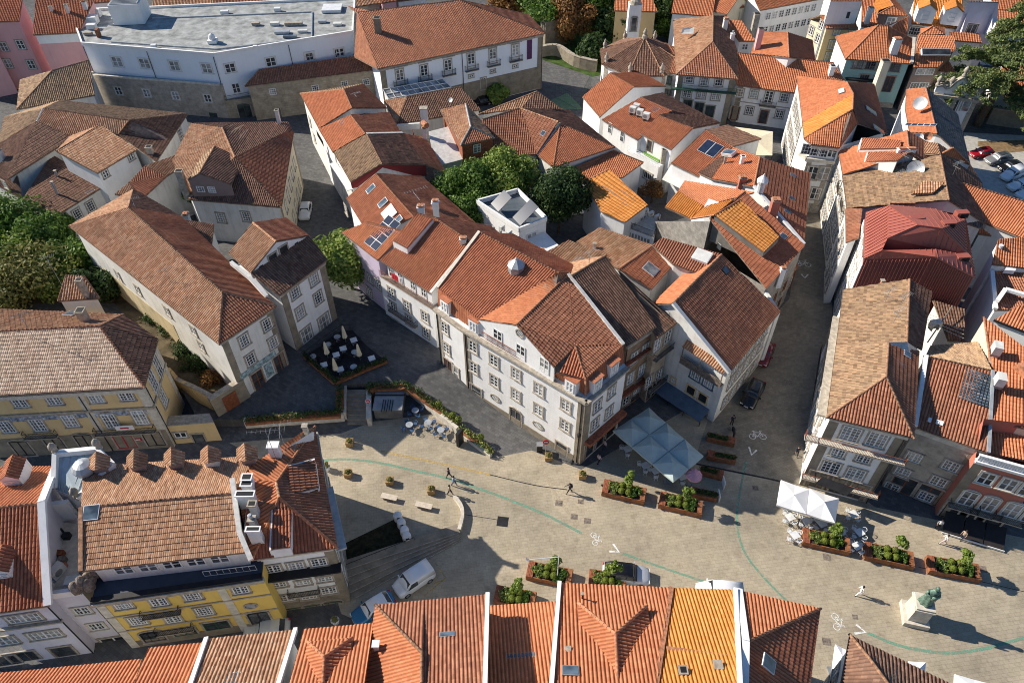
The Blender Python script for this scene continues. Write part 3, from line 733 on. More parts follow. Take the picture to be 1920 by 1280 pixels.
b = B('hospital', 'long white flat roofed hospital block with grey roof terrace and a dark stone lower wing', 'A1', cat='building',
      a=(462, 252, 11.5), b=(1197, 312, 11.5), c=(362, 186, 11.5, 'A2'), d=(374, 0, 11.5, 'A2'), e=(830, 52, 11.5), f=(395, 66, 11.5))
b.walls('abcdef', 'skylit_white', inset=0.0)
b.slab('abcdef', .1, 'felt', 'flat_roof', dz=.12)
b.bars([('a', 'b'), ('b', 'c'), ('c', 'd'), ('d', 'e'), ('e', 'f'), ('f', 'a')], .3, .55, 'white', 'parapet', .25)
b.win('ab', [(655, 345), (808, 355), (975, 368), (1155, 382)], 1.9, 1.75, nx=2, ny=2, sm='ac', gm='glass2')
b.win('bc', [(1285, 380), (1512, 346), (1728, 317), (1893, 295)], 1.7, 1.6, nx=2, ny=2, sm='ac')
b.win('bc', [(120, 316), (290, 292)], 1.4, 1.4, k='A2', nx=2, ny=2, sm=None)
b.pipe('ab', .0, 5.6).pipe('ab', .49, 5.6).pipe('ab', .99, .2).pipe('bc', .52, 6)
p = V('A1', 725, 140, 11.7); m_ = MB(); X = dirpx('A1', (680, 145), (790, 140), 11.7); Y = Vector((-X.y, X.x, 0))
m_.box(p + Y * 2.6 + Vector((0, 0, 1.8)), (5.4, 5.2, 3.6), 'white', X, Y); m_.box(p + Y * 2.6 + Vector((0, 0, 3.68)), (5.0, 4.8, .16), 'zinc', X, Y)
for i in range(9): m_.box(p + Y * (.5 + i * .53) + Vector((0, 0, 3.8)), (4.6, .08, .12), 'grey', X, Y)
m_.build('stair_tower', b.root)
m_ = MB()
kb = [V('A1', 620, 236, 11.7), V('A1', 1205, 276, 11.7), V('A1', 1740, 213, 11.7), V('A1', 1742, 68, 11.7), V('A1', 850, 105, 11.7)]
for p, q_ in zip(kb[:-1], kb[1:]): m_.beam(p, q_, .18, .28, 'zinc')
m_.build('roof_kerb', b.root)
def roofbox(px, py, w_, d_, h_, mat, nm, z=11.7, ang=.05, k='A1'):
    p = V(k, px, py, z); m = MB(); X = Vector((math.cos(ang), math.sin(ang), 0)); Y = Vector((-X.y, X.x, 0))
    m.box(p + Vector((0, 0, h_ / 2)), (w_, d_, h_), mat, X, Y); return m, p
for (x, y, w_, d_, h_, mt, nm) in [(510, 130, 2.6, 1.6, 1.3, 'whitemetal', 'roof_unit'), (525, 92, 2.8, 1.4, 1.3, 'whitemetal', 'roof_unit'), (430, 95, 1.6, 1.6, 1.2, 'stone', 'roof_unit'),
        (515, 160, 1.6, 1.0, .8, 'whitemetal', 'roof_unit'), (640, 78, 1.4, .8, .6, 'zinc', 'roof_unit'), (555, 205, .5, 1.0, 1.4, 'corten', 'roof_unit'), (495, 195, 1.4, .7, .5, 'stone', 'roof_unit'),
        (1255, 75, 1.5, .8, .5, 'whitemetal', 'roof_vent'), (1550, 62, 1.2, .8, .6, 'whitemetal', 'roof_vent'), (1430, 140, 1.4, .8, .5, 'stone', 'roof_unit'), (1535, 140, 1.6, .8, .5, 'ac', 'roof_unit'),
        (1640, 140, 3.2, .8, .5, 'stone', 'roof_unit'), (1575, 185, 2.6, .9, .4, 'zinc', 'roof_unit'), (1690, 180, 1.7, .6, .4, 'ac', 'roof_unit'), (1620, 210, 2.4, .6, .35, 'glassb', 'roof_unit'),
        (1800, 125, 1.4, .8, .4, 'zinc', 'roof_unit'), (1855, 55, 3.6, 3.2, .5, 'whitemetal', 'roof_unit'), (1885, 140, 1.5, .9, .4, 'ac', 'roof_unit'), (860, 265, .9, .7, .5, 'whitemetal', 'roof_vent'), (1425, 268, .7, .5, .4, 'white', 'roof_vent')]:
    m, p = roofbox(x, y, w_, d_, h_, mt, nm); m.build(nm, b.root)
m, p = roofbox(1190, 238, 1.5, 1.5, .6, 'white', 'roof_vent'); m.lathe([(.55, .6), (.6, 1.0), (.42, 1.4), (.1, 1.6)], 'whitemetal', p, 12); m.build('roof_vent', b.root)
b.p.update(g=V('A1', 480, 420, 6.4), h=V('A1', 1225, 476, 6.4)); b.drop('i', 'b', 6.4).drop('j', 'a', 6.4)
b.walls('ghij', 'greystone', inset=0.0, name='stone_wing').slab('ghij', .1, 'felt', 'ledge_roof', dz=.02)
b.bars([('g', 'h'), ('j', 'g')], .35, .3, 'palestone', 'coping', .1)
b.win('gh', [(662, 507), (820, 520), (980, 534), (1160, 549)], 1.3, 1.5, nx=2, ny=2, sm='palestone')
b.win('gh', [(1195, 655)], 1.5, 1.8, kind='door', nx=2, ny=1, fm='green', sm=None)
b.win('bc', [(1318, 492)], 1.3, 1.8, nx=2, ny=2, sm=None)
b.balcony('bc', [(1325, 548)], 4.2, mat='iron')

b = B('gatehouse', 'low stone gatehouse wing with a dark arched portal below a strip of red lean-to roof', 'A1', cat='building',
      a=(1366, 484, 6.7), b=(497, 391, 6.7, 'A2'), c=(366, 316, 7.9, 'A2'), d=(1452, 388, 7.9))
b.roof('abcd', 'mid', 'ad').walls('abcd', 'granite', inset=.25)
b.win('ab', [(1522, 512), (1760, 493)], 1.2, 1.2, nx=3, ny=3, sm=None)
b.win('ab', [(153, 493), (316, 470), (436, 458)], 1.2, 1.2, k='A2', nx=3, ny=3, sm=None)
b.win('ab', [(1552, 632)], 1.0, 2.0, kind='door', nx=1, ny=1, fm='green', sm='stone')
m_ = MB()
b.p.update(q=V('A1', 1250, 560, 3.6), r=V('A1', 1425, 545, 3.6)); b.p['s'] = b.p['r'] + Vector((0, 4, 0)); b.p['t'] = b.p['q'] + Vector((0, 4, 0))
b.walls('qrst', 'granite', inset=0.0, name='portal_wall')
b.win('qr', [(1368, 625)], 2.3, 2.5, kind='arch', nx=2, ny=1, fm='green', gm='glass')
b = B('museum', 'long white museum palace with tall stone framed balcony windows under a broad red hip roof', 'A2', cat='building',
      a=(500, 387, 10.7), b=(1440, 187, 10.7), r=(958, 3, 15.2), l=(385, 72, 14.6), s=(1345, 84, 12.2), n=(370, 318, 8.8), t=(1262, 84, 13))
b.mir('e', 'a', 'l').mir('f', 'b', 'r', .8)
b.roof('abrl nal bsr lrfe', 'mid', 'lrb rs', name='roof').walls('absrl', 'skylit_white', inset=.4)
b.band('ab', 2.3, 4.4, 'granite', .08, 'stone_base').band('ab', 10.3, .35, 'stone', .25).pilaster('ab', [0, 1], 0, 10.4, 1.0, 'granite', .1)
b.win('ab', [(625, 430), (760, 405), (893, 375), (1022, 340), (1143, 312), (1268, 290)], 1.35, 2.7, kind='panel', nx=2, ny=4)
for (x, y) in [(625, 370), (760, 343), (893, 315), (1022, 283), (1143, 255), (1268, 235)]:
    pt = b.on_edge('ab', 'A2', x, y); a, c, nrm, l, _ = b.edges['ab']; m_ = MB(); X = Vector((c.x - a.x, c.y - a.y, 0)) / l
    m_.box(pt + nrm * .18, (2.5, .4, .16), 'stone', X, nrm); m_.build('window_hood', b.root)
b.balcony('ab', [(630, 478), (765, 450), (897, 418), (1025, 392), (1147, 366), (1270, 340)], 2.6, h=1.0)
b.win('ab', [(1022, 425), (1143, 398), (1268, 370)], .9, .5, nx=2, ny=1); b.win('ab', [(1090, 466)], 1.0, 2.2, nx=2, ny=3)
b.pipe('ab', .485).pipe('ab', .995)
pt = b.on_edge('ab', 'A2', 1347, 277); a, c, nrm, l, _ = b.edges['ab']; m_ = MB(); m_.box(pt + nrm * .08, (1.0, .05, 3.6), plain('purple_banner', (.10, .03, .10), .7), Vector((c.x - a.x, c.y - a.y, 0)) / l, nrm); m_.build('banner', b.root)
b.chimney(510, 215, 12.0, 1.1, .9, 3.6, mat='granite', cap='open')

b = B('old_house', 'rambling old house under joined mossy brown roofs with one white mortared hip ridge', 'A1',
      a=(335, 562, 8.6), b=(1047, 636, 8.6), c=(722, 672, 11.5), d=(242, 608, 11.8), e=(872, 905, 8.6), f=(662, 752, 9.8), g=(410, 768, 9.6), h=(40, 1003, 8.6),
      i=(-10, 810, 8.6), j=(25, 655, 8.6), k=(208, 680, 11.2))
b.roof('badc', 'lichen', 'dc').roof('dkgfc:dc', 'old', '').roof('ebcf:eb', 'dark', 'cf').roof('hgk:hg hki:hi', 'dark', 'dk', mortar='dk').roof('ijdk:ij jad:ja', 'lichen', '')
b.walls('abefghij', 'white2', inset=.35).win('be', [(1005, 745)], 1.2, 1.7, nx=3, ny=3)
b = B('old_house', 'white walled old house with brown roofed upper storey and dark lower roof with skylights', 'A1',
      a=(543, 968, 9.2), b=(768, 834, 9.2), c=(560, 698, 10.7), d=(312, 846, 10.7), e=(575, 1044, 6.0), f=(320, 1202, 6.0), g=(128, 1112, 6.8), h=(290, 862, 8.3), i=(782, 920, 6.0), l=(395, 760, 9.7))
b.roof('abcd', 'old', 'dc').roof('efgh:ef', 'dark', '', name='lower_roof').roof('dcl:dc', 'old', '')
b.p.update(m=V('A1', 560, 698, 10.7) + Vector((2, 2, 0)))
b.walls('abcd', 'white', inset=.3, name='upper_wall').win('ab', [(588, 970), (730, 875)], .9, 1.1, nx=2, ny=2)
b.drop('n', 'c', 6.0)
b.walls('efghni', 'white2', inset=.25); b.win('ef', [(505, 1150), (430, 1195)], 1.2, 1.6, nx=3, ny=4); b.win('ei', [(705, 992)], 1.2, 1.6, nx=3, ny=4)
b.band('ei', 4.9, .25, 'stone')
b.skylight('efg', [(388, 998), (498, 1068), (365, 928)], 1.3, .9, mat='glassb', fr='whitemetal')
b.chimney(318, 1075, 6.9, .25, .25, 1.8, mat='zinc', cap='none').chimney(318, 980, 7.4, .25, .25, .8, mat='zinc', cap='none')
b = B('old_house', 'old house on the left edge with pale grey side wall above the overgrown garden', 'B1',
      a=(-40, 45, 6.5), b=(330, 78, 6.0), c=(300, -20, 7.5), d=(-60, -150, 8.5))
b.p['a'] = V('A1', -60, 1010, 7.0); b.p['b'] = V('A1', 130, 1115, 6.6); b.p['c'] = V('A1', 100, 985, 8.2); b.p['d'] = V('A1', -20, 870, 8.6)
b.roof('abcd', 'dark', '').walls('abcd', 'white2', inset=.2).win('ab', [(30, 1030), (5, 1105)], .9, 1.2, k='A1')
b.chimney(20, 900, 8.4, .8, .8, 1.8, k='A1')
b = B('old_house', 'old house with big grey gabled dormer on its patched brown roof', 'A1',
      a=(1055, 1115, 8.0), b=(1572, 1158, 8.4), c=(1640, 740, 9.5), d=(1608, 682, 9.8), e=(1068, 690, 9.8), f=(1310, 880, 11.4), g=(1240, 715, 11.6), h=(1590, 740, 10.6), i=(960, 900, 8.6), j=(715, 1155, 7.6))
b.roof('abf', 'dark', '').roof('bchf:bc', 'mid', 'fb', name='side_roof').roof('cdegfh:de', 'dark', 'fg', name='rear_roof').roof('egfai:ae', 'old', '', name='west_roof')
b.walls('abcdei', 'white2', inset=.4, name='wall')
b.win('ab', [(1235, 1215), (1375, 1208)], 1.2, 1.6, nx=3, ny=4)
b.band('bc', 4.3, 8.2, 'cream', .05, 'yellow_front'); b.pilaster('bc', [0, 1], 0, 8.2, .9, 'granite')
b.wing('bc', 5, [2.2, 6.0], 1.0, 1.7, nx=2, ny=3)
b.p.update(q=V('A1', 1050, 1005, 11.0), s=V('A1', 1288, 1030, 10.6), t=V('A1', 1190, 790, 12.9), u=V('A1', 1335, 868, 11.6), v=V('A1', 1030, 1000, 10.5))
b.onp('r', 'A1', 1112, 968, 'q', 's')
dv = b.p['t'] - b.p['r']; dv.z = 0
b.p['T'] = b.p['r'] + dv; b.p['U'] = b.p['s'] + dv * .9; b.p['Q'] = b.p['q'] + dv * .9
b.roof('rsUT:UT', 'dark', '', name='dormer_roof').roof('qrTQ:QT', 'lichen', 'rT', name='dormer_roof')
b.panel('qrs', 7.4, 'brownwall', 'dormer_front', keep='QQ')
b.win('QQ', [(1120, 1055), (1182, 1058)], 1.1, 1.0, nx=3, ny=3, sm=None)
b.chimney(1030, 1045, 9.4, .9, .7, 2.6, mat='stone', cap='open').chimney(1560, 690, 10.0, .5, .5, 2.2, mat='white2', cap='open').chimney(852, 880, 8.2, .8, .7, 1.8, mat='stone', cap='open')
b = B('old_house', 'small terracotta roofed house with a white mortared valley, tucked behind the long brown roofed house', 'A1',
      a=(640, 1085, 7.4), b=(790, 1115, 7.0), c=(1085, 885, 8.6), d=(1045, 845, 8.8), e=(805, 930, 9.0), f=(930, 985, 8.0), g=(720, 1020, 8.0))
b.roof('gbf:gb', 'mid', '').roof('gfe:gf', 'mid', '').roof('efcd:ef', 'old', '').roof('agb:ab', 'old', 'gb')
b.walls('abfcde', 'white2', inset=.3)
b = B('long_house', 'long old house with pale weathered tiles, white end wall and peeling yellowed side wall', 'B1',
      a=(385, 132, 11.0), b=(1222, 792, 11.3), c=(1542, 578, 11.3), r=(1242, 500, 13.3), s=(718, 28, 13.4), d=(745, -75, 11.4), e=(1030, 100, 11))
b.mir('f', 'a', 's', .92).mir('g', 'b', 'r', .5)
b.p['f'] = V('B1', 1010, 75, 11.0)
b.roof('abrs', 'old', 'sr').roof('bcr:bc', 'mid', 'rb rc', name='hip_roof').roof('crsf:fc', 'mid', '', name='rear_roof').roof('asd:da', 'old', 'sa', name='end_roof').roof('dsf:df', 'dark', '', name='end_roof')
b.walls('abcfd', 'white2', inset=.45)
b.band('bc', 10.9, .3, 'stone', .15).pilaster('bc', [0, 1], 0, 11, .8, 'granite').band('ab', 3.6, 4.6, 'stained', .04, 'stained_base', .1, .62)
b.win('bc', [(1362, 768), (1490, 678), (1398, 872), (1525, 778)], 1.15, 1.6, nx=3, ny=4)
b.win('bc', [(1440, 985), (1562, 890)], 1.5, 2.6, kind='door', nx=2, ny=2, fm='wood', gm='glass')
pt = b.on_edge('bc', 'B1', 1440, 905); a, c, nrm, l, _ = b.edges['bc']; X = Vector((c.x - a.x, c.y - a.y, 0)) / l
m_ = MB(); m_.box(pt + nrm * .05, (5.0, .08, .8), plain('blue_mural', (.33, .44, .46), .8, 0, .5, .2, 3), X, nrm); m_.build('painted_fascia', b.root)
pt = b.on_edge('bc', 'B1', 1500, 930); m_ = MB(); m_.box(pt + nrm * .05, (1.0, .08, 2.0), plain('blue_mural', (0, 0, 0)), X, nrm); m_.build('painted_panel', b.root)
b.win('ab', [(770, 485), (935, 605), (1080, 712), (660, 405), (1125, 800)], .9, 1.3, nx=2, ny=2)
b.antenna(770, 60, 13, 2.2).antenna(950, 435, 12.4, 1.8)
b = B('old_house', 'white corner house with peeling render and pale gabled attic above a dark front roof', 'B1',
      a=(1558, 522, 11.3), b=(1828, 318, 11.4), c=(1700, 170, 13.0), d=(1395, 395, 13.0), e=(1340, 190, 12.8), f=(1270, 320, 12.6))
b.p.update(h=V('B1', 1400, 395, 13.1), j=V('B1', 1725, 185, 13.1), l=V('B1', 1255, 318, 13.1))
b.onp('i', 'B1', 1540, 218, 'h', 'j'); b.p['k'] = V('B1', 1412, 112, b.p['i'].z)
b.par('n', 'j', 'i', 'k'); b.p['n'].z = 13.1; b.par('o', 'h', 'i', 'k'); b.p['o'].z = 13.1
b.roof('abjh:ab', 'dark', '', name='front_roof').roof('hiko:ik', 'old', 'ik', name='attic_roof').roof('jnki:ik', 'mid', '', name='attic_roof')
b.p['p'] = b.p['h'].copy(); b.panel('hij', 12.2, 'white', 'attic_wall', keep='PP')
b.win('PP', [(1525, 318), (1585, 272)], 1.1, 1.6, nx=3, ny=4, fm='iron'); b.win('PP', [(1458, 360), (1655, 232)], .5, .5, nx=1, ny=1, fm='iron', sm=None)
b.drop('q', 'n', 11.4).drop('r', 'o', 11.4)
b.walls('abqr', 'white', inset=.35)
b.pilaster('ab', [0, 1], 0, 11, .9, 'granite').band('ab', 10.9, .3, 'stone', .2)
b.win('ab', [(1645, 498), (1750, 425), (1675, 610), (1775, 530)], 1.2, 1.7, nx=3, ny=4)
b.win('ab', [(1710, 735), (1808, 665)], 1.7, 2.2, kind='door', nx=3, ny=2, gm='glass2')
b.bars([(V('B1', 1290, 335, 12.9), V('B1', 1395, 420, 12.4)), (V('B1', 1395, 420, 12.4), V('B1', 1490, 525, 11.5))], .4, .5, 'white2', 'parapet')
b = B('outbuilding', 'low dark tiled outbuilding in the back yard between the long house and the dormered house', 'B1', cat='outbuilding',
      a=(870, 165, 8), b=(1180, 262, 8), c=(1195, 120, 9), d=(840, 70, 9))
b.roof('abcd', 'dark', '').walls('abcd', 'white2').chimney(1050, 105, 7, .7, .7, 1.2)

b = B('tiled_house', 'pale ochre town house with blue tile frieze and arched shop doors under brown hip roof', 'D1',
      a=(-420, 858, 10.6), b=(1020, 776, 10.6), c=(1118, 436, 10.6), r=(705, 345, 12.8), s=(-420, 402, 12.8), d=(868, 262, 10.9), e=(-420, 205, 10.6))
b.roof('abrs', 'beige', 'sr rb', pitch=.22, amp=.022, st=.05, fine=6).roof('bcr:bc', 'dark', '', name='hip_roof').roof('cdr:cd', 'dark', '', name='hip_roof').roof('rdes:es', 'old', 'rd', name='rear_roof')
b.walls('abcde', 'ochre', inset=.45)
b.band('ab', 9.9, .5, 'palestone', .3).band('ab', 7.0, .3, 'stone', .18).band('bc', 7.0, .3, 'stone', .18)
fr = plain('blue_tile_frieze', (.34, .38, .46), .5, 0, .75, .4, 2.6)
b.band('ab', 6.35, .8, fr, .05, 'tile_frieze', 0, .955)
b.band('ab', 1.6, 3.2, 'granite', .04, 'stone_base'); b.pilaster('ab', [1.0, .655], 3.2, 10, .8, 'palestone').pilaster('bc', [0, 1], 0, 10, .7, 'palestone')
b.win('ab', [(140, 880), (380, 862), (675, 848), (890, 832)], 1.4, 1.5, nx=4, ny=4)
b.win('ab', [(45, 1050), (270, 1040), (495, 1010)], 1.4, 2.0, nx=4, ny=4)
b.win('ab', [(780, 1010), (988, 985)], 1.4, 2.3, kind='arch', nx=4, ny=4)
b.balcony('ab', [(300, 1115)], 3.4); b.balcony('ab', [(895, 1085)], 6.4)
b.win('ab', [(160, 1205), (395, 1180), (610, 1160)], 1.9, 2.5, kind='arch', nx=2, ny=1, fm='iron', gm='glass')
b.win('ab', [(880, 1150)], 2.1, 2.6, kind='door', nx=2, ny=1, fm='redfab', gm='glass'); b.win('ab', [(1085, 1135)], 2.0, 2.5, kind='door', nx=2, ny=1, fm='iron', gm='glass')
pt = b.on_edge('ab', 'D1', 890, 1030); a, c, nrm, l, _ = b.edges['ab']; X = Vector((c.x - a.x, c.y - a.y, 0)) / l
m_ = MB(); m_.box(pt + nrm * .6, (1.9, .05, .7), 'frame', X, nrm); m_.box(pt + nrm * .64, (.9, .03, .2), 'redfab', X, nrm); m_.build('shop_sign', b.root)
m_ = MB(); pt = b.on_edge('ab', 'D1', 975, 1140); m_.box(pt + nrm * .06, (.8, .05, .45), 'redfab', X, nrm); m_.box(pt + nrm * .09, (.5, .02, .16), 'frame', X, nrm); m_.build('shop_sign', b.root)
b.win('bc', [(1072, 720), (1105, 608)], 1.4, 3.2, nx=3, ny=5, sm='palestone'); b.win('bc', [(1150, 850)], 1.3, 2.2, nx=3, ny=4)
b.pipe('ab', .655).pipe('bc', .06)
b.chimney(590, 280, 12.4, .8, .8, 1.0, mat='stone', cap='open').skylight('rde', [(505, 255)], 1.6, 1.2, fr='whitemetal')
b.p.update(t=V('D1', 412, 168, 11.4), u=V('D1', 702, 150, 11.4), v=V('D1', 590, -10, 12.6), w=V('D1', 470, -15, 12.6), x=V('D1', 400, 130, 12))
b.roof('tuvw', 'old', 'vu wt', name='attic_roof').walls('tuvw', 'white', inset=.15, name='attic_wall').antenna(400, -10, 12.5, 2.8).antenna(200, 360, 14, 2).chimney(578, 60, 13, .6, .6, .9, mat='stone', cap='open')
b = B('shop_annex', 'single storey yellow annex at the right end of the blue friezed house', 'D1', cat='annex',
      a=(1165, 1050, 3.2), b=(1510, 1022, 3.2), c=(1480, 960, 3.2), d=(1120, 985, 3.2))
b.walls('abcd', 'ochre', inset=0).slab('abcd', .12, 'stone', 'flat_roof', dz=.05).win('ab', [(1275, 1108)], 1.3, .9, nx=2, ny=1, gm='glass').win('ab', [(1405, 1135)], 1.2, 1.7, kind='door', nx=1, ny=1, fm='iron')
b = B('corner_building', 'large white corner building with gabled front, rusty balcony and red attic dormers facing the square', 'B2', cat='building',
      A=(757, 590, 10.8), B=(912, 703, 10.8), C=(1606, 1113, 10.8), D=(1838, 918, 10.8),
      e=(775, 478, 13.0), f=(1005, 652, 13.0), r=(1010, 165, 16.6), s=(1450, 392, 16.6),
      g=(1215, 684, 16.2), k=(1503, 402, 16.6), h=(1425, 919, 13.0), t=(1545, 800, 14.2), S=(1812, 795, 13.0), c=(1602, 985, 13.0), H=(1455, 948, 13.0), K=(1840, 830, 13.0))
b.onp('g', 'B2', 1215, 684, 'f', 'h'); b.p['k'] = V('B2', 1503, 402, b.p['g'].z + .3)
b.p['t'] = b.face_pt('gkS', 'B2', 1545, 800)[0]
P_ = b.p
def back(pt, frm, to, d):        # shift pt by d metres along plan direction frm->to
    v_ = P_[to] - P_[frm]; v_.z = 0; return P_[pt] + v_.normalized() * d
P_['E'] = Vector((P_['k'].x + 2.0, P_['k'].y + 2.5, 10.8)); P_['G'] = Vector((P_['r'].x, P_['r'].y, 10.8))
b.mir('m', 'e', 'r', .8); P_['n'] = P_['s'] + (P_['m'] - P_['r'])
b.roof('efsr', 'red', 'rs').roof('fgks:gk', 'new', 'gk', name='gable_roof').roof('tkg:gk hgt:gk Skt:gk', 'mid', '', name='east_roof').roof('Hct:Hc', 'red', 'tc', name='corner_roof').roof('cSt:cS', 'mid', 'tS' if False else '', name='corner_roof').roof('mnsr:mn', 'red', '', name='rear_roof')
b.walls('ABCDEG', 'white', inset=.12, top=0)
def gut(i, j, d): 
    a, c, nrm, l, _ = b.edges['AB' if i == 'A' else 'BC' if i == 'B' else 'CD']; return nrm
n1, n2, n3 = b.edges['AB'][2], b.edges['BC'][2], b.edges['CD'][2]
P_['1'] = P_['A'] - n1 * .6; P_['2'] = P_['B'] - (n1 + n2) * .33; P_['3'] = P_['C'] - (n2 + n3) * .55; P_['4'] = P_['D'] - n3 * .6
for i in '1234': P_[i] = Vector((P_[i].x, P_[i].y, 10.9))
P_['5'] = P_['2'].lerp(P_['3'], .18); P_['6'] = P_['2'].lerp(P_['3'], .73)
b.roof('12fe:12 25f:25', 'red', '', name='attic_slope', deck=False).roof('63cH:63 34Sc:34', 'red', '3c', name='attic_slope', deck=False)
b.panel('fgh', 10.8, 'white', 'gable_wall', keep='GG')
b.win('GG', [(1112, 748), (1240, 832), (1372, 908)], 1.25, 2.0, kind='panel', nx=2, ny=3, sm=None); b.win('GG', [(1235, 728)], .9, .9, kind='oval')
b.bars([('A', 'B'), ('B', 'C'), ('C', 'D')], .55, .3, 'stone', 'cornice', -.1)
b.bars([(P_['A'] - Vector((0, 0, .3)), P_['B'] - Vector((0, 0, .3))), (P_['B'] - Vector((0, 0, .3)), P_['C'] - Vector((0, 0, .3))), (P_['C'] - Vector((0, 0, .3)), P_['D'] - Vector((0, 0, .3)))], .3, .25, 'palestone', 'cornice_moulding')
b.win('AB', [(816, 697), (826, 810)], 1.05, 1.65, fm='frame'); b.win('AB', [(836, 915)], 1.4, 2.5, kind='door', nx=2, ny=1, fm='wood', gm='glass'); b.win('AB', [(880, 950)], .9, 2.2, kind='door', nx=1, ny=2, fm='frame', gm='glass2')
b.win('BC', [(974, 802), (1091, 880), (1214, 955), (1342, 1040), (1492, 1130), (978, 918), (1093, 993), (1213, 1070), (1340, 1155), (1487, 1242)], 1.1, 1.65)
b.win('BC', [(1098, 1088), (1336, 1240)], 1.2, .85, kind='oval'); b.win('BC', [(990, 1048)], 1.7, 1.6, kind='shop', nx=1, ny=2, fm='grey', gm='glass'); b.win('BC', [(1212, 1205)], 1.6, 3.0, kind='arch', nx=2, ny=2, fm='greywood', gm='glass')
b.win('BC', [(1312, 165)], 1.5, 2.6, k='C2', kind='door', nx=1, ny=2, fm='greywood', gm='glass')
b.win('CD', [(1666, 1132), (1745, 1052), (1652, 1232), (1730, 1165)], 1.1, 1.6)
b.pilaster('BC', [0, 1], 0, 10.4, .9, 'granite').pilaster('CD', [0], 0, 10.4, .9, 'granite').pilaster('AB', [0], 0, 10.4, .7, 'stone').band('BC', .5, 1.0, 'granite', .07, 'plinth')
b.band('CD', 3.6, .5, 'rusty', .8, 'shop_canopy', .1, 1.0); b.wing('CD', 3, [1.7], 1.9, 2.7, kind='shop', nx=1, ny=1, fm='greywood', gm='glass')
b.pipe('BC', .02).pipe('AB', .03).pipe('BC', .975)
b.rails([P_['2'].lerp(P_['3'], .16) + n2 * .35, P_['2'].lerp(P_['3'], .74) + n2 * .35], .9, 'rusty', 'balcony_railing')
for (x, y, nn) in [(816, 612, n1), (975, 722, n2), (1512, 1058, n2), (1668, 1050, n3), (1760, 960, n3)]:
    b.dormer(x, y, 10.9, nn, 1.35, 1.75, 2.0, wallm='white', style='red', kind='flat', nx=2, ny=2)
m_ = MB(); pl = V('B2', 1215, 385, 15.4); m_.lathe([(.95, -.6), (.92, 1.0), (1.0, 1.05), (.2, 1.7), (.15, 1.85), (0.04, 2.0)], 'zinc', pl, 8, .2); lo = m_.build('lantern', b.root)
m_ = MB()
for k_ in range(8):
    a_ = .2 + (k_ + .5) * math.pi / 4; m_.box(pl + Vector((math.cos(a_) * .88, math.sin(a_) * .88, .5)), (.58, .04, .7), 'glass2', Vector((-math.sin(a_), math.cos(a_), 0)), Vector((math.cos(a_), math.sin(a_), 0)))
m_.build('pane', lo)
b.bars([('k', 'S')], .35, .3, 'mortar', 'party_parapet', .1).bars([('e', 'r')], .35, .3, 'palestone', 'party_parapet', .1)

NB = 'row houses around the middle block'
b = B('town_house', 'white town house with red laundry on its long rusty balcony', 'B2', NB,
      a=(450, 320, 10.8), b=(737, 506, 10.8), c=(968, 225, 14.6), d=(755, 82, 14.6), A=(453, 412, 8.2), B=(752, 602, 8.2))
b.mir('e', 'b', 'c').mir('f', 'a', 'd')
b.roof('abcd', 'red', 'dc').roof('efdc:ef', 'mid', '', name='rear_roof')
b.par('C', 'B', 'b', 'c').par('D', 'A', 'a', 'd'); P_ = b.p; P_['C'].z = P_['D'].z = 8.2
b.walls('ABCD', 'white', inset=0.0, name='front_wall', top=0); b.win('AB', [(518, 500), (605, 575), (530, 582), (618, 655), (705, 635), (712, 722)], 1.0, 1.6); b.win('AB', [(640, 760), (720, 812), (545, 690)], 1.4, 2.3, kind='door', nx=2, ny=3, fm='frame')
b.walls('abef', 'white', inset=.5, base=8, name='upper_wall'); b.win('ab', [(700, 510), (640, 470), (570, 425), (520, 400)], .9, 1.9, kind='panel', sm=None)
b.slab('AB' + 'CD', .15, 'stone', 'balcony_floor', dz=.05); b.rails(['', ''] and [P_['A'] + Vector((0, 0, .05)), P_['B'] + Vector((0, 0, .05))], 1.0, 'rusty', 'balcony_railing', .12)
b.balcony('AB', [(590, 640)], 5.0)
n1 = b.edges['AB'][2]
b.p.update(g=V('B2', 525, 212, 12.9), h=V('B2', 605, 255, 12.9), i=V('B2', 752, 88, 15.0), j=V('B2', 660, 60, 15.0))
b.roof('ghij', 'red', 'ji', name='dormer_roof').panel('gh', 11.5, 'white', 'dormer_wall').panel('hi', 12, 'white', 'dormer_side')
b.bars([('b', 'c')], .35, .25, 'mortar', 'party_parapet', .1); b.chimney(685, 60, 14.0, .8, .7, 1.0, mat='white').chimney(920, 235, 14.0, .7, .6, .9, mat='white').chimney(765, 30, 13.6, .7, .6, 1.0, mat='white')
m_ = MB(); p0, p1 = P_['A'].lerp(P_['B'], .2), P_['A'].lerp(P_['B'], .38); 
for i in range(8): m_.box(p0.lerp(p1, i / 8) - n1 * (.5 + .04 * (i % 2)) + Vector((0, 0, .8)), (.34, .05, .9), 'redfab' if i < 5 else 'frame', (p1 - p0).normalized(), n1)
m_.build('laundry', b.root)
b = B('town_house', 'lilac fronted town house with eight solar panels on its orange roof beside the street tree', 'B2', NB,
      a=(240, 166, 10.8), b=(440, 322, 10.8), c=(600, 165, 13.0), d=(382, 110, 12.4))
b.mir('e', 'b', 'c').roof('abcd', 'new', 'dc').walls('abcd', 'lilac', inset=.3).win('ab', [(446, 455), (396, 495), (402, 425)], 1.0, 1.4).band('ab', .9, 1.8, 'granite', .06, 'plinth')
b.solar('abc', 470, 172, 2, 4, 1.25, 1.15)
b = B('town_house', 'town house with roof windows and a white solar heater on its red roof', 'A2', NB,
      a=(325, 1106, 9.0), b=(410, 1245, 9.0), c=(490, 970, 12.0), d=(700, 1210, 12.0), e=(745, 985, 9.6), f=(1028, 150, 10.2, 'B2'), g=(470, 1330, 9.6))
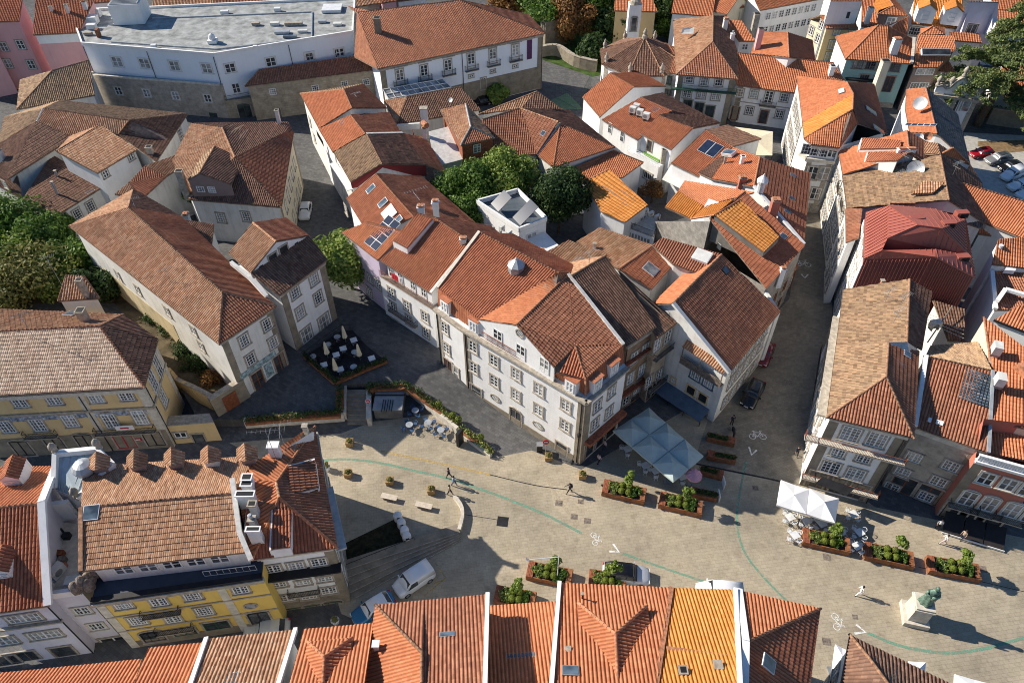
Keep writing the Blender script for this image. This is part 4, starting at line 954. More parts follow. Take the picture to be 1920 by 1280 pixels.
b.roof('abgdc:ab', 'red', 'cd').roof('fecd:cd', 'mid', '', name='east_roof').walls('abgdfe', 'white', inset=.3)
b.skylight('abc', [(463, 1055), (530, 1133), (612, 1232)], 1.0, 1.5, fr='whitemetal').skylight('abc', [(565, 1190)], 2.2, 1.9, mat='whitemetal', fr='whitemetal', name='solar_heater')
b.antenna(725, 1170, 11.6, 3.0, L=3.0).chimney(825, 1175, 10.8, .9, .6, 1.2, mat='white').win('ab', [(325, 1170)], 1, 1.5)
b = B('town_house', 'town house with mossy brown roof and a dark maroon gable wall', 'A2', NB,
      a=(255, 852, 9.0), b=(350, 1018, 9.0), c=(440, 750, 11.8), d=(525, 915, 11.8), e=(640, 745, 9.8), f=(768, 920, 9.8), g=(890, 975, 8.2), h=(770, 770, 8.2))
b.roof('abdc', 'lichen', 'cd').roof('fecd:cd', 'dark', '', name='east_roof').roof('gfeh:fe', 'mid', '', name='lower_roof').walls('abdfe', 'white2', inset=.2)
b.panel('bdf', 8, 'maroon', 'gable_wall').bars([('c', 'e')], .4, .2, 'mortar', 'party_parapet', .1).bars([(V('A2', 250, 910, 7.5), V('A2', 350, 1060, 7.5))], 1.0, .12, 'whitemetal', 'glazed_balcony')
b = B('town_house', 'town house with smooth terracotta roof and one roof window in the narrow street row', 'A2', NB,
      a=(172, 722, 9.0), b=(250, 852, 9.0), c=(350, 642, 11.6), d=(432, 748, 11.6), e=(565, 628, 10.0), f=(628, 737, 10.0))
b.roof('abdc', 'new', 'cd').roof('fecd:cd', 'mid', '', name='east_roof').walls('abdfec', 'white', inset=.2).skylight('abd', [(300, 685)], 1.3, .8)
b.rails([V('A2', 165, 760, 5.5), V('A2', 235, 880, 5.5)], 1, 'iron', 'balcony_railing')
b = B('town_house', 'end house of the narrow street row, directly opposite the stone gatehouse', 'A2', NB,
      a=(68, 524, 9.0), b=(172, 720, 9.0), c=(312, 500, 12.2), d=(357, 604, 12.2), e=(420, 470, 9.6), f=(553, 604, 9.8))
b.roof('abdc', 'new', 'cd').roof('fecd:cd', 'mid', '', name='east_roof').roof('eac:ea', 'lichen', 'ca', name='hip_roof').walls('abdfe', 'white2', inset=.3)
b.antenna(380, 560, 11.2, 1.2).rails([V('A2', 150, 700, 6), V('A2', 105, 620, 6)], 1, 'iron', 'balcony_railing').win('ab', [(125, 680), (150, 770)], .9, 1.4)

CB = 'houses behind the narrow street row'
b = B('greenhouse', 'glazed white framed greenhouse roof below the museum balconies', 'A2', cat='greenhouse', a=(562, 552, 6.5), b=(912, 487, 6.5), c=(862, 440, 7.3), d=(530, 500, 7.3))
m_ = MB(); P_ = b.p
for i in range(10):
    t = i / 9; m_.beam(P_['a'].lerp(P_['b'], t), P_['d'].lerp(P_['c'], t), .1, .1, 'whitemetal')
for t in (0, .5, 1): m_.beam(P_['a'].lerp(P_['d'], t), P_['b'].lerp(P_['c'], t), .1, .1, 'whitemetal')
m_.build('frame', b.root); b.slab('abcd', .03, 'glass2', 'glazing', dz=-.06).walls('abcd', 'white2', inset=.1, top=-.2)
b = B('courtyard_house', 'dark tiled house with a round topped clay chimney below the greenhouse', 'A2', CB,
      a=(606, 698, 7.5), b=(1078, 613, 7.5), c=(962, 488, 9.2), d=(662, 543, 9.2), e=(535, 562, 8), f=(980, 640, 7.3))
b.mir('g', 'a', 'd').roof('abcd', 'dark', 'dc').roof('ade:ea', 'old', '', name='end_roof').walls('abcde', 'white2', inset=.25)
b.chimney(765, 700, 7.8, 1.1, .9, 3.0, mat='white2', cap='none', dz=2).dish(910, 560, 9.3, .4).bars([('a', V('A2', 735, 690, 7.5))], .3, 1.0, 'white', 'parapet', -.4)
m_ = MB(); p0 = V('A2', 765, 700, 10.9); m_.tube([p0 + Vector((-.3, .5, .2)), p0 + Vector((.3, -.5, .2))], .45, 'ridge', 10); m_.build('chimney_cap', b.root)
b = B('courtyard_house', 'small house with white mortared ridges, red timber gable window and white curved roof in front', 'A2', CB,
      a=(850, 614, 10.2), b=(965, 812, 10.2), c=(1020, 710, 11.4), d=(992, 582, 11.4), e=(1152, 772, 10.2), f=(1062, 655, 10.2))
b.roof('abcd', 'old', 'dcb', mortar='dcb ce').roof('efdc:ef', 'lichen', '', name='east_roof').roof('bec:be', 'mid', 'cb ce', name='hip_roof', mortar='cb ce').walls('abef', 'rusty', inset=.25)
b.win('be', [(1055, 828)], 1.2, 1.4, fm='frame', sm=None)
b.p.update(p=V('A2', 820, 930, 7.6), q=V('A2', 978, 888, 7.6), r=V('A2', 900, 705, 9.0), s=V('A2', 785, 735, 9.0))
b.slab('pqrs', .2, 'mortar', 'curved_roof').walls('pqrs', 'white2', inset=.2, name='lower_wall').rails([V('A2', 700, 760, 8), V('A2', 745, 905, 7.5)], 1.2, 'rusty', 'ladder')
b.chimney(765, 780, 8.2, .6, .6, 2.0)
b = B('courtyard_house', 'dark patched roof house between the white ridged house and the pyramid roof', 'A2', CB,
      a=(960, 895, 7.2), b=(1388, 862, 7.6), c=(1295, 606, 11.0), d=(1085, 668, 10.6), e=(1507, 680, 10.4), f=(1010, 800, 9))
b.roof('abcd', 'mid', 'dc').roof('bec:be', 'mid', 'ec', name='side_roof').walls('abecd', 'white2', inset=.25).skylight('bec', [(1422, 745)], .9, .7, fr='whitemetal')
b = B('courtyard_house', 'pyramid roofed house of fresh red tiles with white mortar on its front hips', 'A2', CB,
      a=(1392, 868, 7.4), b=(1480, 935, 7.4), c=(1825, 822, 7.6), r=(1520, 690, 10.0), d=(1565, 612, 7.8), s=(1320, 606, 10.2))
b.roof('abr:ab', 'new', 'ra', mortar='ra').roof('bcr:bc', 'red', 'rb', name='front_roof', mortar='').roof('cdsr:cd', 'dark', 'rc', name='rear_roof').walls('abcd', 'white2', inset=.25)
b = B('courtyard_house', 'house with a long pale mossy roof slope below the museum corner', 'A2', CB,
      a=(1062, 640, 9.2), b=(1300, 608, 9.2), c=(1530, 612, 8.8), d=(1390, 512, 10.2), e=(1405, 520, 11))
b.roof('abd:ab', 'old', 'da').roof('bcd:bc', 'dark', 'dc', name='side_roof').walls('abcd', 'white2', inset=.2)
b = B('modern_house', 'modern white box house with a dark roof terrace, tilted solar panels and two air conditioners', 'A2', cat='house',
      a=(1055, 1120, 8.6), b=(1290, 1275, 8.6), c=(1442, 1215, 8.6), d=(1282, 1056, 8.6))
b.walls('abcd', 'white', inset=0, lid=False).slab('abcd', .1, plain('dark_deck', (.10, .12, .14), .5), 'roof_terrace', dz=-.6)
b.bars([('a', 'b'), ('b', 'c'), ('c', 'd'), ('d', 'a')], .25, .7, 'white', 'parapet', -.2)
P_ = b.p; X = (P_['c'] - P_['d']).normalized(); Y = (P_['a'] - P_['d']).normalized()
for (x, y) in [(1325, 1185), (1190, 1120)]:
    p0 = V('A2', x, y, 9.6); m_ = MB(); n_ = (Vector((0, 0, 1)) + Vector((-.5, -.35, 0)) * 1.2).normalized(); t_ = n_.cross(X).normalized()
    m_.box(p0, (3.4 if x > 1300 else 2.6, 2.0, .06), 'solar', t_, n_.cross(t_), n_); m_.beam(p0 - Vector((0, 0, 1.6)), p0, .06, .06, 'grey', Vector((1, 0, 0))); m_.build('solar_panel', b.root)
b.p.update(p=V('B2', 1105, 135, 7.6), q=V('B2', 1195, 185, 7.6)); b.ac([(1135, 150), (1175, 180)], 8.2, 'B2', .9)
b.win('bc', [(1300, 205)], 1.6, 2.2, k='B2', kind='door', nx=2, ny=1, sm=None, gm='glass2')
b = B('garden_wall', 'white garden wall with a dark recess behind the red corner roof', 'B2', cat='wall', a=(1205, 190, 6.5), b=(1345, 290, 6.5), c=(1450, 235, 6.5), d=(1380, 165, 6.5))
b.walls('abcd', 'white', inset=0)

b = B('long_shed', 'long low shed with two strips of pale orange roof in the middle of the block', 'A3', CB,
      a=(-30, 1045, 5.6), b=(322, 990, 5.6), c=(436, 908, 6.3), d=(268, 840, 7.0), e=(-20, 965, 6.2), f=(130, 905, 6.6))
b.roof('abcd', 'new', 'dc').roof('ade:ae', 'new', '', name='upper_roof').walls('abcde', 'white', inset=.2)
b = B('courtyard_house', 'white house with a bright orange pleated roof, one roof window and a glazed terrace', 'A3', CB,
      a=(108, 1015, 8.0), b=(200, 1182, 7.4), c=(332, 1242, 7.2), d=(460, 1146, 7.6), e=(242, 945, 9.4))
b.p['f'] = b.p['a'].lerp(b.p['e'], .5)
b.roof('eabcd:cd', 'orange', 'ea', pitch=.5).walls('abcde', 'white', inset=.15).skylight('bcd', [(258, 1062)], 1.1, 1.1, fr='whitemetal', mat='whitemetal')
b.win('cd', [(375, 1275), (430, 1235)], 1.4, 1.8, nx=2, ny=1, sm=None, gm='glass2').bars([('a', V('A3', 108, 1020, .2))], .3, .3, 'whitemetal', 'corner_pipe')
b = B('terrace_house', 'white glazed veranda with a balcony of air conditioners behind an iron railing', 'B3', cat='house',
      a=(500, 130, 5.2), b=(672, 195, 5.2), c=(700, 95, 5.4), d=(580, 60, 5.4))
b.walls('abcd', 'white', inset=0).slab('abcd', .12, 'palestone', 'terrace_floor', dz=.05).wing('ab', 4, [3.8], 1.1, 1.9, nx=2, ny=1, sm=None, gm='glass2')
b.ac([(625, 55), (655, 72), (690, 90)], 5.4, 'B3', .6).rails([b.p['a'], b.p['b'], b.p['c']], 1.0, 'iron')

b = B('town_house', 'brown tiled front town house with a dark roof, right neighbour of the white corner building', 'B3', NB,
      a=(523, 803, 11.8), b=(690, 690, 11.8), c=(400, 298, 16.0), d=(212, 410, 16.0), e=(380, 300, 15), f=(200, 400, 15))
b.mir('e', 'b', 'c', .6).mir('f', 'a', 'd', .6)
b.roof('abcd', 'dark', 'dc').walls('abcd', 'browntile', inset=.35).roof('efdc:ef', 'old', '', name='rear_roof')
b.win('ab', [(560, 865), (622, 818), (540, 978), (602, 932), (515, 1095), (576, 1030)], 1.0, 1.8).band('ab', 11.3, .4, 'stone', .3).band('ab', 8.6, .2, 'rusty', .5, 'balcony_slab').band('ab', 3.4, .3, 'rusty', .6, 'shop_canopy')
b.wing('ab', 2, [1.6], 1.8, 2.6, kind='shop', nx=1, ny=1, fm='wood', gm='glass').pipe('ab', 0.02)
b.antenna(310, 345, 16, 1.8)
b = B('town_house', 'narrow town house with tan patterned wall tiles beside the brown tiled front', 'B3', NB,
      a=(690, 760, 11.2), b=(800, 672, 11.2), c=(600, 500, 13.6), d=(470, 372, 14.0))
b.roof('abcd', 'dark', '').walls('abcd', 'tanwall', inset=.3)
b.win('ab', [(690, 790), (748, 745)], 1.1, 1.9); b.win('ab', [(642, 995), (697, 958)], 1.0, 1.6); b.balcony('ab', [(735, 822)], 4.6); b.balcony('ab', [(700, 1000)], 4.4); b.wing('ab', 2, [1.5], 1.6, 2.4, kind='shop', nx=1, ny=1, fm='wood', gm='glass')
b = B('gable_house', 'white gabled house with large ribbed brown roof, slatted balcony and blue awning', 'B3', NB,
      c=(1095, 950, 9.0), d=(1380, 606, 9.0), r=(780, 562, 13.7), s=(1050, 290, 13.7), e=(640, 535, 12.2), f=(790, 345, 12.6))
P_ = b.p
P_['E'] = P_['r'] + (P_['r'] - P_['c']) * .32; P_['E'].z = 11.8; P_['F'] = P_['s'] + (P_['s'] - P_['d']) * .32; P_['F'].z = 11.8
b.roof('dcrs:cd', 'mid', 'rs').roof('EFsr:EF', 'new', '', name='rear_roof').walls('cdsFEr', 'white2', inset=.35)
b.bars([('c', 'r')], .45, .3, 'white2', 'gable_parapet', .05); P_['z'] = V('B3', 1300, 480, 9.0); b.panel('dz', 0, 'white2', 'sun_block_wall', .4)  # added panel closing the gap, stops sun reaching the side street
b.win('rc', [(905, 960), (977, 1005)], 1.15, 1.3, nx=4, ny=4, fm='frame', sm=M['blueglass']); b.win('rc', [(880, 1045), (946, 1088)], 1.0, 1.2, nx=4, ny=4, fm='iron', sm='ochre'); b.win('rc', [(782, 990)], .5, .8, sm='ochre')
a, c, nrm, l, _ = b.edges['rc']; X = Vector((c.x - a.x, c.y - a.y, 0)) / l
if (b.p['c'] - b.p['r']).dot(X) < 0: X = -X
p0, p1 = b.on_edge('rc', 'B3', 832, 880), b.on_edge('rc', 'B3', 1062, 1005); zf = (p0.z + p1.z) / 2; p0.z = p1.z = zf
m_ = MB(); m_.beam(p0 + nrm * .35, p1 + nrm * .35, .7, .12, 'greywood')
for i in range(40): q_ = p0.lerp(p1, (i + .5) / 40) + nrm * .66; m_.box(q_ + Vector((0, 0, .5)), (.1, .05, .95), 'greywood', X, nrm)
m_.beam(p0 + nrm * .66 + Vector((0, 0, 1)), p1 + nrm * .66 + Vector((0, 0, 1)), .08, .08, 'greywood')
for t in (.02, .45, .98): q_ = p0.lerp(p1, t) + nrm * .62; m_.box(q_ + Vector((0, 0, 1.3)), (.1, .1, 2.4), 'greywood', X, nrm)
m_.build('balcony', b.root)
q0, q1 = p0 + Vector((0, 0, 2.6)), p1 + Vector((0, 0, 2.3)); m_ = MB(); v_, f_, uv_ = tile_mesh([q0 + nrm * .9, q1 + nrm * .9, q1 + Vector((0, 0, .5)), q0 + Vector((0, 0, .5))], (X.x, X.y), 'old'); link('balcony_roof', mesh_from_np('balcony_roof', [(v_, f_, uv_, 0)], [M['t_old']], b.root['wl']), b.root)
p0, p1 = b.on_edge('rc', 'B3', 715, 1010), b.on_edge('rc', 'B3', 985, 1150); zf = (p0.z + p1.z) / 2 + .4; p0.z = p1.z = zf
m_ = MB(); m_.prism([p0 + nrm * 1.7 - Vector((0, 0, .8)), p1 + nrm * 1.7 - Vector((0, 0, .8)), p1, p0], .06, 'blueglass')
for t in (0, .33, .66, 1): q_ = p0.lerp(p1, t) + nrm * 1.65; m_.tube([(q_.x, q_.y, 0), (q_.x, q_.y, zf - .85)], .05, 'iron', 6)
m_.build('awning', b.root)
b.wing('cd', 5, [2.0, 5.2, 7.6], 1.2, 1.7, gm='glass').band('cd', 8.5, .3, 'stone', .2)
b.skylight('dcr', [(1072, 378)], .9, .9, fr='iron').win('rc', [(900, 1150)], 3.2, 1.6, kind='shop', nx=3, ny=1, fm='greywood', gm='glass')
b = B('town_house', 'house with smooth rust red roof and white roof vent behind the white gabled house', 'B3', NB,
      a=(780, 345, 13.0), b=(932, 402, 13.0), c=(1052, 288, 13.6), d=(718, 195, 14.2), e=(665, 240, 13.6))
b.p['f'] = b.p['a'].copy()
b.roof('abcde:ab', 'rust', '').walls('abcde', 'white2', inset=.2).skylight('abc', [(940, 308)], 2.0, 1.8, fr='whitemetal', mat='ac', lift=.4)
b = B('town_house', 'house with small striped tile roof holding one big square roof window', 'B3', NB,
      a=(660, 482, 12.0), b=(782, 345, 12.2), c=(665, 243, 13.3), d=(478, 372, 13.3))
b.roof('abcd', 'red', 'dc cb').walls('abcd', 'white2', inset=.2).skylight('abc', [(655, 372)], 1.5, 1.7, fr='whitemetal', mat='glass2')
b = B('town_house', 'house with shallow roof of pale red tiles and a tiny glass hatch', 'B3', NB,
      a=(240, 217, 10.0), b=(470, 372, 10.4), c=(682, 242, 11.4), d=(372, 140, 11.2), e=(400, 300, 10.4))
b.roof('abcd', 'old', '').walls('abcd', 'white2', inset=.2).skylight('abc', [(515, 262)], .9, .7, fr='whitemetal').chimney(340, 245, 10.6, .3, .3, .5, mat='zinc', cap='none')
b = B('town_house', 'house with low mossy brown roof and large white skylight behind the octagonal lantern', 'B3', NB,
      a=(100, 352, 10.4), b=(215, 412, 10.4), c=(412, 292, 11.0), d=(196, 210, 11.2), e=(58, 284, 10.8))
b.roof('abcde:ab', 'old', '').walls('abcde', 'white2', inset=.2).skylight('abc', [(265, 332)], 2.0, 1.6, fr='whitemetal', mat='glass2').chimney(45, 320, 10.6, .6, .6, 1.4, mat='stone')
b = B('slate_gable_house', 'house with big dark slate clad gable wall and bright orange raised roof', 'B3', NB,
      a=(1300, 480, 9.8), b=(1515, 240, 9.6), c=(985, 92, 12.7), d=(1180, -60, 12.7), e=(688, 100, 10.6), f=(650, 205, 9.5), g=(1130, 250, 11.6))
P_ = b.p; b.onp('e', 'B3', 688, 100, 'c', 'a'); P_['h'] = V('A3', 770, 1150, 11.2); P_['i'] = V('A3', 555, 1155, 10.4)
b.roof('abdc:ab', 'red', 'cd').walls('abdce', 'darkgranite', inset=.2)
b.p.update(m=V('B3', 1285, 277, 11.4), n=V('B3', 1372, 190, 11.4), o=V('B3', 1155, -15, 13.4), q=V('B3', 1012, 70, 13.4), r=V('B3', 940, -5, 13.8), s=V('B3', 735, 25, 11.5), t=V('B3', 830, 92, 11.5))
b.roof('mnoq:mn', 'orange', 'qo', name='raised_roof', pitch=.5).panel('qm', 9.5, 'darkgranite', 'raised_side').panel('mn', 9.5, 'darkgranite', 'raised_front')
b.p.update(u=V('A3', 700, 1222, 10.8), v=V('A3', 555, 1156, 10.8), w=V('A3', 628, 1068, 11.8), x=V('A3', 772, 1152, 11.8), y=V('A3', 940, 1112, 13.0))
b.roof('vuxw:vu uqyx:uq', 'orange', 'qu', name='lower_orange_roof').slab([V('A3', 775, 1150, 11.9), V('A3', 830, 1175, 11.9), V('A3', 865, 1130, 12.3), V('A3', 800, 1108, 12.3)], .6, 'whitemetal', 'skylight_box')
b.p.update(k=V('B3', 1305, 480, 8.6), l=V('B3', 1440, 330, 8.6)); b.win('ec', [(1035, 245)], .7, .8, fm='frame', sm=None).skylight('abd', [(1395, 187)], .9, .9, fr='whitemetal')
P_['0'] = V('A3', 665, 1010, 10.4); P_['2'] = V('A3', 1055, 1075, 12.4); b.roof('x20w:x2', 'new', '', name='strip_roof', deck=True)
b.pilaster('ab', [0], 0, 8.6, .6, 'palestone'); b.wing('ab', 3, [1.6, 4.6], 1.2, 1.8, fm='wood').chimney(1385, 400, 9.4, .6, .5, .9, mat='white')
b = B('low_shop', 'low brown timbered shop with tiled lean-to roof along the shaded side street', 'B3', cat='shop',
      a=(1352, 490, 3.4), b=(1480, 362, 3.4), c=(1462, 335, 3.8), d=(1330, 470, 3.8))
b.roof('abcd', 'mid', '').walls('abcd', 'wood', inset=.1).wing('ab', 3, [1.6], 1.2, 1.7, fm='frame', sm=None)
b = B('long_roof_house', 'big house with dark rust red roof, three small roof windows and a domed vent', 'A3', NB,
      a=(1358, 1285, 9.4), b=(1370, 968, 9.4), c=(1085, 880, 12.2), d=(1052, 1042, 12.2), e=(850, 880, 9.6), f=(742, 965, 9.2), g=(815, 1000, 10.0), h=(935, 825, 10.4), i=(1250, 1290, 9.6))
b.p['j'] = V('B3', 1510, 235, 9.2)
b.roof('jbcd:jb', 'rust', 'cd').roof('gdch:gd', 'new', 'hc', name='west_roof').roof('fgh:fg', 'dark', '', name='west_roof').walls('jbchfgd', 'white', inset=.25)
b.bars([('d', 'j')], .4, .3, 'whitemetal', 'party_parapet', .1)
b.skylight('jbc', [(1270, 982), (1262, 1108), (1238, 1182)], .8, 1.0).chimney(890, 905, 10.6, .3, .3, .9, cap='none', mat='grey').chimney(985, 905, 11.6, .5, .5, .9, mat='white', cap='open').chimney(975, 1055, 10.6, .9, .7, 1.8, mat='redwall').chimney(1160, 1175, 11.4, 1.0, .8, 1.6, mat='redwall')
m_ = MB(); m_.lathe([(.5, -.5), (.5, .8), (.7, .85), (.75, 1.2), (.45, 1.6), (.15, 1.9), (.05, 2.2)], 'whitemetal', V('A3', 1090, 1050, 12.6), 12); m_.build('domed_vent', b.root)
b.skylight('gdc', [(915, 865)], 1.8, 1.2, lift=.5, fr='whitemetal')
b = B('courtyard_house', 'striped red roof house with two solar panels facing the sunken yard', 'A3', CB,
      a=(590, 910, 7.2), b=(748, 988, 7.2), c=(932, 820, 9.6), d=(782, 728, 9.8), e=(1095, 776, 7.6), f=(905, 698, 8))
b.roof('abcd', 'red', 'dc').walls('abcd', 'white', inset=.2).roof('cefd:ce', 'dark', '', name='east_roof').walls('cefd', 'white2', inset=.2, name='east_wall').solar('abc', 810, 832, 2, 1, 1.5, 2.6)
b.slab([V('A3', 540, 1000, 4.6), V('A3', 640, 1050, 4.6), V('A3', 730, 985, 5.4), V('A3', 590, 920, 5.4)], .1, 'ac', 'corrugated_lean_to')
b = B('courtyard_house', 'white gabled house with a brown tiled roof and a roof terrace of green turf', 'A3', CB,
      a=(415, 745, 8.0), b=(592, 836, 8.0), c=(712, 718, 10.0), d=(520, 646, 10.0), e=(865, 688, 8.4), f=(685, 600, 8.4))
b.roof('abcd', 'red', 'dc').roof('efdc:ef', 'dark', '', name='east_roof').walls('abcefd', 'white', inset=.15).win('ab', [(470, 815)], .9, 1.9, kind='door', nx=1, ny=1, fm='wood')
b.p.update(p=V('A3', 345, 840, 5.2), q=V('A3', 520, 935, 5.2), r=V('A3', 590, 880, 5.2), s=V('A3', 410, 800, 5.2)); b.walls('pqrs', 'white', inset=0, name='terrace_wall')
turf = plain('artificial_turf', (.16, .32, .05), .9)
b.slab([V('A3', 430, 855, 5.3), V('A3', 515, 905, 5.3), V('A3', 545, 880, 5.3), V('A3', 450, 840, 5.3)], .08, turf, 'turf'); b.rails([b.p['p'], b.p['q']], .9, 'whitemetal', 'balustrade', .3); b.chimney(540, 930, 4.4, .8, .7, 3.0, mat='stone', cap='open')
b.win('pq', [(460, 980)], 1.6, 1.2, nx=4, ny=1, gm='glass')
b = B('courtyard_house', 'white house with a row of four air conditioners on its red roof', 'A3', CB,
      a=(203, 668, 7.4), b=(405, 782, 7.4), c=(592, 620, 9.8), d=(420, 545, 9.8), e=(540, 518, 8.2), f=(860, 685, 7.6), g=(715, 725, 9), h=(425, 525, 9.6))
b.roof('abcd', 'red', 'dc').roof('fedc:fe', 'dark', '', name='east_roof').walls('abcfed', 'white', inset=.2).ac([(375, 625), (395, 610), (415, 640), (450, 660)], 9.0, 'A3', -.5, 1.0, .8, .9)
b.skylight('abc', [(495, 608)], 1.6, 1.2, fr='whitemetal').win('ab', [(250, 715), (318, 762)], .9, 1.9, kind='door', nx=1, ny=2, sm=None)
b = B('salmon_roof_house', 'white house with a clean salmon gable roof below the round chapel', 'A3', CB,
      a=(95, 542, 6.6), b=(192, 655, 6.6), c=(382, 486, 9.4), d=(250, 409, 9.4), e=(562, 482, 7.4), f=(425, 405, 7.6))
b.roof('abcd', 'new', 'dc', ).roof('efdc:ef', 'new', '', name='east_roof').walls('abcefd', 'white', inset=.2).bars([(V('A3', 192, 655, 6.4), V('A3', 192, 700, 3))], .2, .2, 'zinc', 'downpipe')
b = B('market_canopy', 'cream fabric canopy over a cafe yard at the end of the alley', 'A3', cat='canopy', a=(945, 865, 3.6), b=(1155, 868, 3.6), c=(1158, 735, 3.6), d=(945, 708, 3.6), e=(1045, 830, 4.2))
b.p['m'] = (b.p['a'] + b.p['c']) / 2 + Vector((0, 0, .7))
m_ = MB(); 
for i, j in ('ab', 'bc', 'cd', 'da'): m_.add([b.p[i], b.p[j], b.p['m']], [(0, 1, 2)], 'cream')
m_.build('canopy_cloth', b.root); m_ = MB()
for i in 'abcd': m_.tube([Vector((b.p[i].x, b.p[i].y, 0)), b.p[i]], .05, 'iron', 6)
m_.build('poles', b.root)
b = B('chapel', 'round white chapel with a dark red ribbed cone roof ringed by stone urn finials', 'A3', cat='chapel', a=(262, 300, 7.5), b=(560, 345, 7.5), c=(440, 200, 11.5))
cc = V('A3', 430, 320, 7.5); rad = 8.2; m_ = MB()
n_ = 8; ring = [cc + Vector((math.cos(i * 2 * math.pi / n_ + .35) * rad, math.sin(i * 2 * math.pi / n_ + .35) * rad, 0)) for i in range(n_)]
for i, p in enumerate(ring): b.p['pqrstuvw'[i]] = p
b.p['z'] = cc + Vector((0, 0, 3.6))
b.roof(' '.join('pqrstuvw'[i] + 'pqrstuvw'[(i + 1) % 8] + 'z' for i in range(8)), 'dark', ' '.join(c + 'z' for c in 'pqrstuvw'), rm='ridge_old').walls('pqrstuvw', 'white', inset=.5)  # dark tile puts the shade of the trees into the roof colour
for i, p in enumerate(ring):
    m_ = MB(); m_.lathe([(.35, -.1), (.35, .5), (.2, .6), (.42, 1.0), (.4, 1.3), (.15, 1.6), (.22, 1.8), (.05, 2.1)], 'stone', p + (cc - p).normalized() * .9, 10); m_.build('finial', b.root, smooth=True)
b.pilaster('pq', [0, 1], 0, 7.2, .9).pilaster('rs', [0, 1], 0, 7.2, .9).pilaster('tu', [0, 1], 0, 7.2, .9).pilaster('vw', [0, 1], 0, 7.2, .9)
m_ = MB(); m_.lathe([(.5, 0), (.5, .6), (.25, .8), (.4, 1.2), (.1, 1.9)], 'stone', cc + Vector((0, 0, 3.4)), 10); m_.build('finial', b.root)
b = B('bell_niche', 'white belfry niche with a stone arch and finial, behind the round chapel', 'A3', cat='belfry', a=(340, 190, 9), b=(412, 190, 9), c=(408, 60, 13), d=(345, 60, 13))
p0 = V('A3', 375, 205, 6); m_ = MB(); m_.box(p0 + Vector((0, 1, 0)), (2.4, 2, 12), 'white'); m_.build('wall', b.root)
m_ = MB(); m_.lathe([(1.2, 0), (1.0, .6), (.5, 1.0), (.35, 1.7), (.15, 2.1), (.3, 2.3), (.05, 2.8)], 'stone', p0 + Vector((0, 1, 6)), 10); m_.build('finial', b.root)
wm, pm = window_meshes(1.1, 2.6, 'arch', 1, 1, 'stone', 'stone', 'glass'); o = link('niche', wm, b.root); pn = link('pane', pm, o); rel = p0 + Vector((0, -.0, 2.4)) - Vector(b.root['wl']); o.matrix_local = Matrix(((1, 0, 0, rel.x), (0, -1, 0, rel.y), (0, 0, 1, rel.z), (0, 0, 0, 1)))
b = B('yellow_house', 'yellow house with an orange roof half hidden by the garden trees at the top edge', 'A3', cat='house', a=(270, 62, 9), b=(515, 68, 9), c=(480, -20, 10.4), d=(280, -20, 10.4))
b.roof('abcd', 'new', '').mir('e', 'b', 'c').mir('f', 'a', 'd').roof('efdc:ef', 'new', '').walls('abef', 'ochre', inset=.3)
RB = 'white row houses on the upper square'
b = B('row_house', 'white house with long green balcony and tall hip roof next to the round chapel', 'A3', RB,
      a=(618, 418, 9.6), b=(965, 445, 9.6), r=(822, 235, 12.2), s=(825, 90, 12.2), c=(600, 110, 9.6), d=(900, 90, 10.5), e=(960, 290, 10.2))
b.roof('abr:ab', 'mid', 'ra rb').roof('acsr:ac', 'old', 'rs', name='west_roof').roof('bedsr:be', 'dark', '', name='east_roof').walls('abedc', 'white', inset=.45)
b.win('ab', [(693, 437), (775, 455), (858, 455)], 1.3, 1.6, nx=3, ny=3); b.win('ab', [(680, 520), (760, 525), (840, 535)], 1.4, 1.6, nx=4, ny=4); b.win('ab', [(680, 590), (745, 605), (805, 622)], 1.5, 2.2, kind='door', nx=2, ny=1, fm='green', gm='glass')
b.balcony('ab', [(770, 502)], 11, d=.8, mat='green', slab='green').pilaster('ab', [0, 1], 0, 9.2, .9, 'granite')
b.chimney(890, 150, 11.5, .8, .8, 1.4).chimney(930, 215, 10.8, .6, .6, .8, cap='pot', mat='white').slab([V('A3', 645, 190, 11.4), V('A3', 715, 190, 11.4), V('A3', 720, 150, 12), V('A3', 655, 160, 12)], .1, 'ac', 'roof_sheet')
b.pilaster('ab', [], 0, 1)
b = B('row_house', 'long white two storey row house with dark red doors and a clean orange roof', 'A3', RB,
      a=(958, 478, 7.0), b=(1275, 508, 7.0), c=(1490, 350, 10.2), d=(905, 292, 10.2), e=(1700, 560, 7.2), f=(1640, 480, 9))
b.p['e'] = V('A4', 300, 540, 7.0); b.p['g'] = V('A4', 435, 462, 8.4); b.p['f'] = V('A4', 365, 352, 10.2)
b.mir('h', 'a', 'd').mir('i', 'e', 'f')
b.roof('aefd', 'new', 'df').roof('egf:eg', 'rust', '', name='end_roof').roof('ihdf:ih', 'new', '', name='rear_roof').walls('aegih', 'white', inset=.4)
b.win('ae', [(972, 518), (1052, 525), (1222, 545)], 1.3, 1.5, nx=3, ny=3); b.win('ae', [(1135, 542)], 1.3, 2.2, nx=2, ny=4, fm='frame'); b.balcony('ae', [(1128, 592)], 2.8); b.win('ae', [(1027, 617), (1195, 637)], 1.3, 1.5, nx=4, ny=3); b.win('ae', [(945, 632), (1105, 652)], 1.4, 2.6, kind='door', nx=1, ny=1, fm='wood', gm='glass')
b.band('ae', 4.0, .15, 'stone', .08).pilaster('ae', [0], 0, 6.8, .9, 'granite').chimney(345, 425, 8.8, .8, .8, 1.8, k='A4', mat='white', cap='open')
